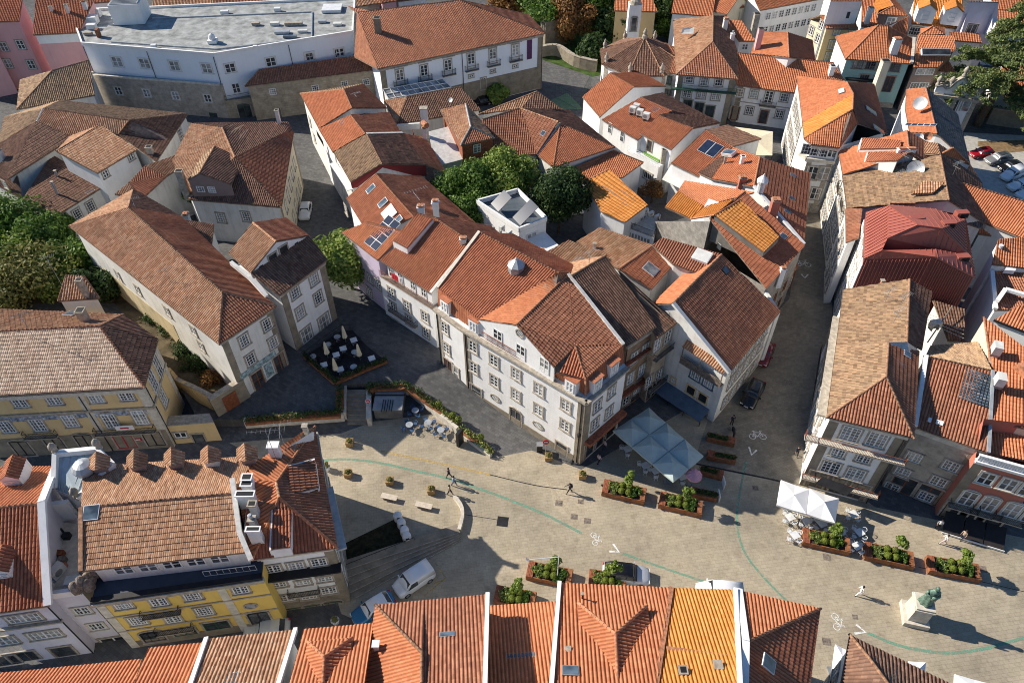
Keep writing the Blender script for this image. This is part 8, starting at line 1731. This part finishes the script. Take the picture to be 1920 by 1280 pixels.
def planter(label, k, a, c, dep, h=.75, tl=True, small=False):
    """big corten trough from left front corner a to right front corner c, with its plants"""
    A, C = V(k, *a), V(k, *c); X = (C - A).normalized(); Y = Vector((-X.y, X.x, 0)); L = (C - A).length; o = (A + C) / 2 + Y * dep / 2
    t = thing('planter', tuple(o), 'rust red steel planter ' + label, 'planter', 'rust red planters'); m = MB()
    for y in (-1, 1): m.box(o + Y * y * (dep / 2 - .04) + Vector((0, 0, h / 2)), (L, .08, h), 'corten', X, Y)
    for x in (-1, 1): m.box(o + X * x * (L / 2 - .04) + Vector((0, 0, h / 2)), (.08, dep - .17, h), 'corten', X, Y)
    m.build('trough', t); m = MB(); m.box(o + Vector((0, 0, h - .12)), (L - .17, dep - .17, .1), plain('potting_soil', (.05, .035, .025), .95), X, Y); m.build('soil', t)
    m = MB()
    for i in range(4): m.box(o - X * (L / 2 - .1 - i * .16) + Vector((0, 0, h + .03)), (.14, dep, .05), 'rusty', X, Y)
    m.build('seat_slats', t); m = MB(); m.box(o + X * (L / 2 - .3) + Vector((0, 0, h + .05)), (.5, dep * .9, .1), 'corten', X, Y); m.build('end_shelf', t)
    for (u, v_, mm) in [(-.27, .05, 0), (-.22, -.15, 0), (.27, .1, 1), (.2, -.2, 1)]:
        q_ = o + X * u * L + Y * v_ * dep + Vector((0, 0, h - .1)); s = thing('flower_clump' if mm == 0 else 'leafy_clump', tuple(q_), ('pale flowering clump in the planter ' if mm == 0 else 'green leafy clump in the planter ') + label, 'plant', 'clumps planted in the rust red planters', random.uniform(0, 6)); link('foliage', BUSH[mm], s)
    for (u, v_) in [(-.06, .22), (-.06, -.22), (.1, .22), (.1, -.22)]:
        q_ = o + X * u * L + Y * v_ * dep + Vector((0, 0, h - .12)); s = thing('ball_shrub', tuple(q_), 'clipped round shrub in the planter ' + label, 'shrub', 'clipped balls in the rust red planters', random.uniform(0, 6)); link('foliage', BALLM, s); link('core', COREM, s)
    if tl: tree('young_tree', 'slim young tree in the planter ' + label, 'tree', tuple(o + X * L * .02 + Vector((0, 0, h - .2))), 3.3, .75, 1.0, 'leaf_light', 700, .13, 10, 'young trees in the rust red planters', .05, None, (.35, .05))
planter('left of the two before the pale canopy', 'C3', (325, 382), (530, 428), 1.7); planter('right of the two before the pale canopy', 'C3', (597, 442), (803, 490), 1.7)
planter('nearest the white parasols, first of three', 'C4', (262, 622), (490, 672), 1.7); planter('in the middle of the three on the right', 'C4', (560, 690), (795, 742), 1.7); planter('furthest right, closest to the monument', 'C4', (865, 758), (1115, 802), 1.7)
planter('in the shadow edge left of the silver car', 'C2', (1140, 785), (1355, 828), 1.7); planter('half hidden behind the low bottom roof', 'C2', (985, 905), (1180, 940), 1.7); planter('behind the hipped bottom roof beside the silver car', 'C3', (262, 822), (440, 845), 1.6)
def boxplanter(label, k, a, c, dep, end):
    A, C = V(k, *a), V(k, *c); X = (C - A).normalized(); Y = Vector((-X.y, X.x, 0)); L = (C - A).length; o = (A + C) / 2 + Y * dep / 2
    t = thing('slim_planter', tuple(o), label, 'planter', 'slim planters in the shade'); m = MB(); m.box(o + Vector((0, 0, .35)), (L, dep, .7), 'corten', X, Y); m.build('trough', t)
    m = MB()
    for i in range(4): m.box(o + X * end * (L / 2 - .12 - i * .2) + Vector((0, 0, .75)), (.17, dep + .04, .06), 'rusty', X, Y)
    m.build('seat_slats', t); q_ = o - X * end * L * .12; s = thing('box_hedge', (q_.x, q_.y, .7), 'dark low hedge growing in the ' + label, 'hedge', 'hedges in the slim planters'); leafobj('foliage', s, [tuple(X * (L * .62 * (i / 6 - .5)) + Vector((0, 0, .1))) for i in range(7)], [.36] * 7, [80] * 7, .1, 'leaf_dark', .6, .8, .4, mat='leaf_dark')
boxplanter('slim planter nearest the motorcycles', 'E4', (1265, 270), (1555, 335), .9, 1); boxplanter('slim planter second from the top beside the canopy', 'E4', (1265, 465), (1565, 520), .9, -1); boxplanter('slim planter behind the pink parasol', 'E4', (1190, 625), (1430, 690), .9, 1); boxplanter('slim planter beside the right canopy planter', 'E4', (1070, 855), (1365, 915), .9, -1)
def panelsign(k, x, y, label, w_=1.0, h=1.1):
    p = V(k, x, y); t = thing('menu_panel', p, label, 'sign'); m = MB(); m.box(p + Vector((0, 0, h / 2)), (.08, w_, h), 'frame'); m.build('board', t)
panelsign('E4', 1440, 735, 'white upright panel at the end of the planter behind the pink parasol'); panelsign('E4', 1388, 870, 'white upright panel at the end of the planter beside the right canopy planter')
for (k, x, y, l) in [('E3', 515, 70, 'small wooden planter box in the shade edge near the corner house'), ('E3', 500, 380, 'small wooden planter box left of the two benches'), ('E3', 915, 455, 'small wooden planter box above the left bench'), ('E3', 1330, 545, 'small wooden planter box nearest the group of walkers'), ('C2', 1250, 205, 'wooden planter box beside the door of the white corner building'), ('C2', 1412, 292, 'wooden planter box at the foot of the corner pilaster')]:
    p = V(k, x, y); t = thing('planter_box', p, l, 'planter'); m = MB(); m.box(p + Vector((0, 0, .35)), (.75, .75, .7), plain('oak', (.38, .25, .11), .8, 0, .3, .2, 5), taper=1.1); m.build('box', t); s = thing('box_plant', tuple(p + Vector((0, 0, .68))), 'plant growing in the ' + l.replace('small ', ''), 'plant'); leafobj('foliage', s, [(0, 0, .1)], [.36], [160], .1, 'leaf_olive', .5, .5, .3, mat='leaf_olive')
oak = plain('pale_bench_wood', (.62, .54, .44), .7, 0, .12, .3, 3)
for q_, l in [([(815, 598), (975, 632)], 'left pale plank bench on the terrace'), ([(1160, 682), (1325, 718)], 'right pale plank bench on the terrace')]:
    a, c = V('E3', *q_[0], .45), V('E3', *q_[1], .45); X = (c - a).normalized(); Y = Vector((-X.y, X.x, 0)); o = (a + c) / 2 + Y * .3; o.z = 0; t = thing('bench', tuple(o), l, 'bench', 'plank benches'); L_ = (c - a).length
    for i in range(3): m = MB(); m.box(o + Y * (i * .21 - .21) + Vector((0, 0, .47)), (L_, .2, .07), oak, X, Y); m.build('seat_plank', t)
    for s in (-1, 1): m = MB(); m.box(o + X * s * L_ * .32 + Vector((0, 0, .215)), (.18, .5, .43), 'grey', X, Y); m.build('leg', t)
for i, (x, y) in enumerate([(530, 487), (547, 520), (562, 556), (573, 585)]):
    p = V('C2', x, y + 8); t = thing('waste_container', p, ['topmost', 'second', 'third', 'lowest'][i] + ' white domed waste container beside the shaded lawn', 'bin', 'white domed waste containers', .3); m = MB(); m.lathe([(.4, 0), (.46, .1), (.46, .8), (.42, .95), (.3, 1.08), (.08, 1.13)], 'whitemetal', (0, 0, 0), 16); link('shell', m.mesh('shell', True), t); m = MB(); m.box((.0, -.4, .9), (.3, .16, .1), 'black'); link('slot', m.mesh('slot'), t)
def fan(m, cs, top, mat):
    for i in range(len(cs)):
        a, b_ = cs[i], cs[(i + 1) % len(cs)]; md = (a + b_) / 2 - Vector((0, 0, .08)); m.add([a, md, top], [(0, 1, 2)], mat); m.add([md, b_, top], [(0, 1, 2)], mat)
canv = plain('grey_canvas', (.42, .50, .48), .8, 0, .06); A0, B0, B3, A3 = V('E4', 275, 150, 2.8), V('B3', 645, 1140, 2.8), V('E4', 1240, 420, 2.8), V('E4', 920, 695, 2.8)
def bil(u, v_): return A0.lerp(A3, u).lerp(B0.lerp(B3, u), v_)
def parasol(label, cs, rise, mat, group=None, z0=0.0, name='parasol', cat='parasol'):
    c = sum(cs, Vector()) / len(cs); t = thing(name, (c.x, c.y, z0), label, cat, group); m = MB(); top = c + Vector((0, 0, rise)); fan(m, cs, top, mat)
    for i in range(len(cs)): a, b_ = cs[i], cs[(i + 1) % len(cs)]; md = (a + b_) / 2; m.add([a, md - Vector((0, 0, .08)), md - Vector((0, 0, .3)), a - Vector((0, 0, .22))], [(0, 1, 2, 3)], mat); m.add([md - Vector((0, 0, .08)), b_, b_ - Vector((0, 0, .22)), md - Vector((0, 0, .3))], [(0, 1, 2, 3)], mat)
    m.build('canopy', t); m = MB(); m.tube([(c.x, c.y, z0), tuple(top)], .045, 'grey', 8); m.build('pole', t); m = MB(); m.box((c.x, c.y, z0 + .06), (.7, .7, .12), 'grey'); m.build('base', t)
    m = MB()
    for p in cs: m.tube([top - Vector((0, 0, .08)), p - Vector((0, 0, .06))], .02, 'grey', 4)
    m.build('ribs', t); return t
wh = ['nearest the white corner building', 'in the middle', 'closest to the pink parasol']
for i in range(3):
    for j in range(2):
        g = .003; parasol('grey green square parasol of the joined canopy, ' + ['front row ', 'back row '][j] + wh[i], [bil(i / 3 + g, j / 2 + g), bil((i + 1) / 3 - g, j / 2 + g), bil((i + 1) / 3 - g, (j + 1) / 2 - g), bil(i / 3 + g, (j + 1) / 2 - g)], .75, canv, 'joined canopy parasols')
whc = plain('white_canvas', (.80, .80, .80), .8, 0, .03)
parasol('left white square parasol at the corner house, half in shade', [V('C4', *q_, 2.7) for q_ in [(145, 425), (286, 468), (300, 350), (165, 305)]], .35, whc); parasol('right white square parasol at the corner house, sunlit', [V('C4', *q_, 2.7) for q_ in [(288, 468), (425, 512), (445, 395), (302, 346)]], .7, whc)
parasol('white parasol left of the dark weathered hip roof at the bottom', [V('D6', *q_, 2.7) for q_ in [(275, 450), (400, 420), (420, 270), (305, 215)]], .5, whc); parasol('white parasol peeking over the dark hip roof edge', [V('D6', *q_, 2.7) for q_ in [(920, 520), (1070, 540), (1080, 370), (930, 358)]], .4, whc); parasol('white parasol at the bottom photo edge right of the dark roof', [V('D6', *q_, 2.7) for q_ in [(1325, 700), (1640, 760), (1660, 560), (1328, 470)]], .5, whc)
p = V('E4', 1140, 618, 2.3); parasol('small round pink parasol between canopy and slim planters', [p + Vector((math.cos(i * math.pi / 5) * .85, math.sin(i * math.pi / 5) * .85, 0)) for i in range(10)], .4, plain('pink_canvas', (.72, .36, .42), .8))
TM = MB(); TM.box((0, 0, .73), (.8, .8, .04), 'whitemetal'); TM.tube([(0, 0, .02), (0, 0, .72)], .03, 'grey', 6); TM.box((0, 0, .015), (.5, .5, .03), 'grey'); TABLEM = TM.mesh('table_top')
RT = MB(); RT.lathe([(.42, .71), (.42, .75)], 'zinc', (0, 0, 0), 16); RT.tube([(0, 0, .02), (0, 0, .71)], .03, 'grey', 6); RT.lathe([(.28, 0), (.26, .03)], 'grey', (0, 0, 0), 12); RTM = RT.mesh('table_top')
def chairmesh(mat):
    s = MB(); s.lathe([(.2, .43), (.23, .44), (.23, .47), (.2, .475)], mat, (0, 0, 0), 12); a = s.mesh('seat'); b_ = MB(); ring = [Vector((math.cos(x) * .25, math.sin(x) * .25, .72 + .06 * math.cos(x))) for x in [i * math.pi * 1.25 / 10 - math.pi * .625 for i in range(11)]]; b_.tube(ring, .028, mat, 5)
    for r_ in ring[::2]: b_.tube([Vector((r_.x * .9, r_.y * .9, .46)), r_], .014, mat, 4)
    bk = b_.mesh('backrest'); l = []
    for x, y in ((.15, .15), (-.15, .15), (.15, -.15), (-.15, -.15)): g = MB(); g.tube([(x * 1.25, y * 1.25, 0), (x, y, .44)], .016, mat, 5); l.append(g.mesh('leg'))
    return a, bk, l
CW, CD = chairmesh('whitemetal'), chairmesh('iron'); CB_ = chairmesh(plain('blue_chair', (.06, .12, .24), .5))
def chair(p, rz, cm, label, group):
    t = thing('cafe_chair', p, label, 'chair', group, rz); link('seat', cm[0], t); link('backrest', cm[1], t)
    for l in cm[2]: link('leg', l, t)
def tableset(k, x, y, label, cl, n=4, cm=CW, tm=None, z=0.0, grp='', ang=.4, r_=.66, zz=.73):
    p = V(k, x, y, z + zz); p = (p.x, p.y, z); t = thing('cafe_table', p, label, 'table', grp + ' tables', ang); link('table_top', tm or TABLEM, t)
    for i in range(n):
        a = ang + math.pi / 4 * 0 + i * 2 * math.pi / n + .1; chair((p[0] + math.cos(a) * r_, p[1] + math.sin(a) * r_, z), a + random.uniform(-.25, .25), cm, cl, grp + ' chairs')
for x, y, l in [(237, 340, 'below the left white parasol'), (355, 368, 'below the seam of the two white parasols'), (465, 388, 'below the right white parasol'), (692, 318, 'beside the brown awning'), (738, 450, 'standing in the sun left of the brown awning'), (718, 548, 'between the first and second planter'), (272, 470, 'left of the first planter'), (600, 450, 'behind the young tree of the first planter')]:
    tableset('E2', x, y, 'white cafe table ' + l, 'white round backed chair at the table ' + l, grp='white cafe')
for i, (x, y) in enumerate([(430, 345), (620, 520), (730, 575), (1010, 640)]): tableset('E4', x, y, 'white table at the canopy edge, ' + ['far left', 'second from left', 'third from left', 'nearest the pink parasol'][i], 'white chair at the canopy edge table, ' + ['far left', 'second from left', 'third from left', 'nearest the pink parasol'][i], 3, grp='canopy cafe')
for i, (x, y) in enumerate([(1275, 245), (1235, 340), (1360, 325), (1445, 375)]): tableset('D2', x, y, 'round table of the sunken cafe, ' + ['furthest back', 'left front', 'in the middle', 'right front'][i], 'dark blue chair at the sunken cafe table ' + ['furthest back', 'left front', 'in the middle', 'right front'][i], 4, CB_, RTM, grp='sunken cafe', r_=.75)
ZM['G'] = (560, 600, .09375); dk = [V('G', *q_, 2.05) for q_ in [(140, 740), (560, 420), (880, 200), (1080, 200), (1350, 500), (1760, 830), (1250, 1040), (740, 1270)]]
t = thing('cafe_deck', tuple(sum(dk, Vector()) / len(dk)), 'dark timber cafe deck ringed by a slatted black fence on the shaded square', 'deck'); m = MB(); m.prism(dk, .15, plain('black_deck', (.02, .02, .024), .6)); m.build('floor', t); m = MB(); rail(m, dk[5:] + dk[:4], .95, 'iron', .18); m.build('fence', t)
hedge('dark planting along the lower edge of the timber cafe deck', [dk[0], dk[7], dk[6], dk[5]], .6, .7)
for (x, y, tm, l) in [(770, 330, RTM, 'round, at the top corner'), (585, 485, RTM, 'round, left of the top parasol'), (280, 725, RTM, 'round, at the left corner'), (1120, 635, RTM, 'round, beside the right parasol'), (1100, 930, RTM, 'round, at the lower edge'), (1100, 395, TABLEM, 'square, right of the top parasol'), (890, 565, TABLEM, 'square, below the top parasol'), (750, 690, TABLEM, 'square, in the centre'), (1460, 760, TABLEM, 'square, at the right corner'), (505, 890, TABLEM, 'square, at the lower left'), (830, 980, TABLEM, 'square, beside the lowest parasol')]:
    tableset('G', x, y, 'white deck table, ' + l, 'black chair at the deck table that is ' + l, 4, CD, tm, 2.05, grp='deck cafe')
for (x, y, l) in [(945, 440, 'topmost'), (590, 760, 'left'), (1235, 800, 'right'), (765, 1080, 'lowest')]:
    p = V('G', x, y, 2.1); t = thing('closed_parasol', (p.x, p.y, 2.05), l + ' folded cream parasol on the dark cafe deck', 'parasol', 'folded parasols'); m = MB(); m.tube([(0, 0, 0), (0, 0, 2.9)], .04, 'grey', 6); link('pole', m.mesh('pole'), t); m = MB(); n = 16; prof = [(.05, 2.85), (.1, 2.6), (.17, 1.9), (.22, 1.3), (.27, .95)]
    vs = [((r_ * (1 + .3 * (i % 2))) * math.cos(i * 2 * math.pi / n), (r_ * (1 + .3 * (i % 2))) * math.sin(i * 2 * math.pi / n), z) for r_, z in prof for i in range(n)]; m.add(vs, [(a * n + i, a * n + (i + 1) % n, (a + 1) * n + (i + 1) % n, (a + 1) * n + i) for a in range(4) for i in range(n)], 'cream'); link('folded_canopy', m.mesh('folded_canopy'), t)
p = V('D1', 1275, 900, .1); t = thing('closed_parasol', (p.x, p.y, 0), 'folded white parasol in the small yard beside the blue friezed house', 'parasol'); m = MB(); m.tube([(0, 0, 0), (0, 0, 2.8)], .05, 'grey', 6); link('pole', m.mesh('pole'), t); m = MB(); m.lathe([(.3, .9), (.22, 1.8), (.06, 2.7)], 'frame', (0, 0, 0), 10); link('folded_canopy', m.mesh('folded_canopy'), t)
p = V('D2', 1575, 470); t = thing('info_board', p, 'black information board standing at the tip of the sunken cafe wall', 'sign'); m = MB(); m.box(p + Vector((0, 0, 1.15)), (1.0, .35, 2.3), 'iron', Vector((.5, .87, 0)), Vector((-.87, .5, 0))); m.build('board', t)
p = V('C2', 1235, 185); t = thing('road_sign', p, 'round red no entry sign beside the white corner building', 'sign'); m = MB(); m.tube([p, p + Vector((0, 0, 2.6))], .035, 'grey', 6); m.build('post', t); m = MB(); m.lathe([(.33, -.02), (.33, .02)], 'redfab', (0, 0, 0), 18); m.box((0, 0, .03), (.44, .12, .02), 'frame'); Q = Matrix.Translation(p + Vector((0, -.06, 2.4))) @ Matrix.Rotation(R(80), 4, 'X'); m.v = [tuple(Q @ Vector(v)) for v in m.v]; m.build('disc', t)
p = V('C2', 1207, 165); t = thing('litter_bin', p, 'dark litter bin below the no entry sign', 'bin'); m = MB(); m.box(p + Vector((0, 0, .55)), (.6, .5, 1.1), 'iron'); m.box(p + Vector((0, 0, 1.15)), (.7, .6, .1), 'grey'); m.build('casing', t)
def lamp(label, p0, out, zz):
    t = thing('wall_lamp', p0, label, 'lamp'); m = MB(); e = p0 + out * .8; m.tube([p0 - out * .15, p0 + Vector((0, 0, .25)) + out * .4, e + Vector((0, 0, .1))], .03, 'iron', 6); m.build('bracket', t); m = MB(); m.lathe([(.08, .0), (.2, .1), (.24, .5), (.1, .65), (.03, .75)], 'iron', e - Vector((0, 0, .45)), 6); m.build('lantern', t)
lamp('black iron wall lantern on the corner of the white corner building', V('C2', 1405, 60, 6.0), Vector((-.3, -1, 0)).normalized(), 6); lamp('lower wall lantern on the corner of the white corner building', V('C2', 1372, 190, 2.6), Vector((-.3, -1, 0)).normalized(), 3)
p = V('C2', 1290, 790); t = thing('street_lamp', p, 'white street lamp leaning over the shadow edge planter', 'lamp'); m = MB(); tp = V('C2', 1150, 688, 5.0); m.tube([p, Vector((p.x, p.y, 4.7)), tp], [.06, .05, .04], 'whitemetal', 6); m.build('post', t); m = MB(); m.box(tp, (.7, .22, .1), 'whitemetal', (tp - p).normalized(), Vector((0, 1, 0))); m.build('lamp_head', t)
for i, (k, x, y, l) in enumerate([('C1', 1570, 255, 'white flower basket post beside the corner house'), ('C1', 1612, 990, 'white plant pot on the street below the corner house')]):
    p = V(k, x, y); t = thing('plant_pot', p, l, 'planter'); m = MB(); m.lathe([(.3, 0), (.42, .6), (.4, .62)], 'whitemetal', p, 12); m.build('pot', t); s = thing('pot_plant', tuple(p + Vector((0, 0, .6))), 'plant in the ' + l, 'plant'); leafobj('foliage', s, [(0, 0, .25)], [.4], [200], .1, 'leaf_olive', .6, 1, .3, mat='leaf_olive')
a, c, b_ = V('E1', 300, 652), V('E1', 578, 712), V('E1', 268, 395); X = (c - a).normalized(); Y = Vector((-X.y, X.x, 0)); wx = (c - a).length; wy = (b_ - a).length; o = (a + c) / 2 + Y * wy / 2
t = thing('pedestal', tuple(o), 'pale stone stepped pedestal of the monument on the sunlit square', 'pedestal'); m = MB(); m.box(o + Vector((0, 0, .3)), (wx, wy, .6), 'palestone', X, Y); m.build('plinth', t); m = MB(); m.box(o + Vector((0, 0, 1.55)), (wx * .72, wy * .72, 1.95), 'palestone', X, Y, taper=.94); m.build('shaft', t)
m = MB(); m.box(o + Vector((0, 0, 2.63)), (wx * .8, wy * .8, .22), 'palestone', X, Y); m.box(o + Vector((0, 0, 2.84)), (wx * .72, wy * .72, .2), 'palestone', X, Y); m.build('cap', t)
br = plain('green_bronze', (.17, .27, .21), .6, .3, .45, .4, 4); s = thing('statue', tuple(o + Vector((0, 0, 2.94))), 'green bronze robed figure holding a book on the pale pedestal', 'statue', None, math.atan2(X.y, X.x)); m = MB(); n = 28; vs = []; prof = [(0, .62, .52), (.15, .60, .5), (.5, .54, .44), (.9, .48, .38), (1.3, .44, .34), (1.55, .42, .31), (1.85, .46, .31), (2.1, .50, .29), (2.24, .40, .25), (2.33, .16, .16), (2.4, .13, .13), (2.46, .15, .16), (2.58, .19, .2), (2.7, .19, .21), (2.8, .14, .16), (2.85, .05, .05)]
for z, rx, ry in prof:
    fold = max(0, (1.6 - z) / 1.6) * .10 + (.03 if z < 2.2 else 0)
    for i in range(n): an = i * 2 * math.pi / n; k_ = 1 + fold * math.sin(an * 7 + z * 1.5) + fold * .5 * math.sin(an * 4 + 2); vs.append((rx * k_ * math.cos(an) + .03 * z, ry * k_ * math.sin(an) - .02 * z, z))
m.add(vs, [(a_ * n + i, a_ * n + (i + 1) % n, (a_ + 1) * n + (i + 1) % n, (a_ + 1) * n + i) for a_ in range(len(prof) - 1) for i in range(n)] + [tuple(range(n - 1, -1, -1)), tuple((len(prof) - 1) * n + i for i in range(n))], br)
m.tube([(.42, 0, 2.1), (.56, -.2, 1.65), (.22, -.48, 1.55)], [.15, .13, .09], br, 9); m.tube([(-.38, 0, 2.1), (-.54, -.15, 1.7), (-.12, -.5, 1.7)], [.15, .13, .09], br, 9); m.box((.05, -.55, 1.68), (.4, .12, .5), br); m.lathe([(.02, 0), (.04, .03), (.02, .05)], br, (.075, -.25, 2.62), 6); link('figure', m.mesh('figure', True), s)

SKINM, HAIR = plain('skin', (.48, .28, .20), .6, 0, .05), plain('dark_hair', (.03, .02, .015), .6)
def person(label, k, x, y, rz, shirt, legs, stride=.25, sit=False, hair=HAIR, carry=None):
    p = V(k, x, y); t = thing('person', p, label, 'person', None, rz); vs, es, rs = [], [], []
    def v(q_, r_, par=None):
        vs.append(q_); rs.append(r_); i = len(vs) - 1
        if par is not None: es.append((par, i))
        return i
    pe = v((0, 0, .95), .15); wa = v((0, 0, 1.1), .135, pe); ch = v((.01, 0, 1.3), .165, wa); nb = v((.01, 0, 1.45), .08, ch); nk = v((.02, 0, 1.52), .055, nb); hd = v((.035, 0, 1.6), .088, nk); hm = v((.03, 0, 1.67), .1, hd); ht = v((.025, 0, 1.74), .07, hm); v((.12, 0, 1.63), .022, hm)
    for sg in (-1, 1):
        st = stride * sg; hp = v((0, .09 * sg, .9), .1, pe); kn = v((st * .55 + .04, .1 * sg, .5), .068, hp); an = v((st - (.08 if st < 0 else 0), .1 * sg, .1 + (.05 if st < 0 else 0)), .045, kn); v((st + .14, .11 * sg, .045 + (.02 if st < 0 else 0)), .04, an)
        sh = v((.01, .19 * sg, 1.41), .062, nb); el = v((-st * .35 + (.05 if carry else 0), .25 * sg, 1.14), .047, sh); wr = v((-st * .75 + (.25 if carry else .06), .23 * sg, .92 + (.12 if carry else 0)), .03, el)
        dx = Vector((.25, 0, -1)).normalized(); wp = Vector(vs[wr]); pm = v(tuple(wp + dx * .08), .034, wr); pv = wp + dx * .08
        for f, l in ((-.03, .07), (-.01, .085), (.01, .08), (.03, .06)): f1 = v(tuple(pv + Vector((f, .0, 0)) + dx * l * .6), .010, pm); v(tuple(pv + Vector((f + .012, -.01 * sg, 0)) + dx * l), .008, f1)
        f1 = v(tuple(pv + Vector((.045, -.01 * sg, -.0))), .010, pm); v(tuple(pv + Vector((.065, -.015 * sg, -.035))), .009, f1)
    me = bpy.data.meshes.new('person_body'); me.from_pydata(vs, es, []); ob = bpy.data.objects.new('tmp', me); COL.objects.link(ob); ob.modifiers.new('s', 'SKIN'); sv = me.skin_vertices[0].data
    for i, r_ in enumerate(rs): sv[i].radius = (r_, r_)
    sv[0].use_root = True; sb = ob.modifiers.new('d', 'SUBSURF'); sb.levels = sb.render_levels = 1
    bpy.context.view_layer.update(); ev = ob.evaluated_get(bpy.context.evaluated_depsgraph_get()); nm = bpy.data.meshes.new_from_object(ev); bpy.data.objects.remove(ob); nm.name = 'body'; nm.materials.clear()
    for m_ in (SKINM, M[shirt] if isinstance(shirt, str) else shirt, M[legs] if isinstance(legs, str) else legs, M['black']): nm.materials.append(m_)
    for pl in nm.polygons:
        c = pl.center; pl.use_smooth = True; arm = abs(c.y) > .18 and c.z < 1.2
        pl.material_index = 0 if c.z > 1.49 or (arm and c.z < 1.0) else (1 if c.z > .97 or arm else (2 if c.z > .1 else 3))
    b_ = link('body', nm, t); m = MB(); m.lathe([(.108, -.02), (.112, .05), (.09, .1), (.03, .13)], hair, (.012, 0, 1.665), 12); link('hair', m.mesh('hair', True), t)
    m = MB()
    for sg in (-1, 1): m.box((.128, .035 * sg, 1.66), (.012, .02, .014), 'black')
    m.box((.118, 0, 1.585), (.01, .05, .01), plain('lips', (.35, .12, .10), .6)); link('face', m.mesh('face'), t)
    if carry: m = MB(); m.box((-.2, 0, 1.28), (.16, .3, .42), carry); link('backpack', m.mesh('backpack'), t)
navy, jean, lilac = plain('navy_cloth', (.03, .035, .06), .8), plain('denim', (.06, .09, .16), .8), plain('pale_cloth', (.55, .45, .48), .8)
bl = plain('blue_shirt', (.25, .36, .55), .8); bei = plain('beige_cloth', (.42, .33, .25), .8)
person('person in dark clothes walking on the green line above two companions', 'E3', 1505, 400, R(170), navy, 'black'); person('person in a blue and white shirt in the middle of the walking group', 'E3', 1555, 480, R(-20), bl, jean); person('person in beige top nearest the curved wall', 'E3', 1512, 570, R(-15), bei, navy)
person('person with a dark backpack walking alone across the sunny square', 'C2', 1350, 368, R(190), navy, 'black', .3, carry='iron'); person('person in white walking alone left of the monument', 'C4', 536, 858, R(175), 'frame', 'frame', .28); person('person in white with a lilac cap crossing below the brown awning', 'C4', 938, 612, R(160), 'frame', lilac, .28)
person('person in white shirt standing at the left end of the black awnings', 'C4', 910, 540, R(250), 'frame', 'black', .05); person('person in a pale top beside the left end of the joined canopy', 'E4', 185, 350, R(200), lilac, navy, .15); person('person in a pink top on the shaded paving near the corner building', 'E4', 125, 500, R(30), lilac, 'black', .2)
person('person in dark clothes beside the motorcycle', 'E4', 1530, 90, R(270), navy, 'black', .05); person('person in dark clothes against the corner house wall in the side street', 'C4', 235, 190, R(260), navy, 'black', .2); person('person in grey behind the tables under the black awnings', 'E2', 1460, 505, R(200), bei, navy, .05)
p = V('E4', 1545, 200); t = thing('motorcycle', p, 'dark motorcycle parked at the end of the slim planter', 'motorcycle', None, R(80)); m = MB(); m.tube([(-.6, 0, .55), (-.2, 0, .8), (.2, 0, .85), (.5, 0, .8)], [.08, .16, .18, .08], 'iron', 8); link('body', m.mesh('body', True), t)
for x in (-.65, .68):
    m = MB(); m.tube([(x, -.06, .31), (x, .06, .31)], .31, 'black', 16); w_ = link('wheel', m.mesh('wheel'), t)
m = MB(); m.tube([(.5, -.35, 1.05), (.52, 0, .98), (.5, .35, 1.05)], .02, 'grey', 6); m.tube([(.52, 0, .98), (.68, 0, .31)], .03, 'grey', 6); link('handlebar', m.mesh('handlebar'), t)
m = MB(); m.box((-.3, 0, .85), (.6, .26, .1), 'black'); link('saddle', m.mesh('saddle'), t)
for o in bpy.data.objects:
    if 'wl' in o.keys(): del o['wl']
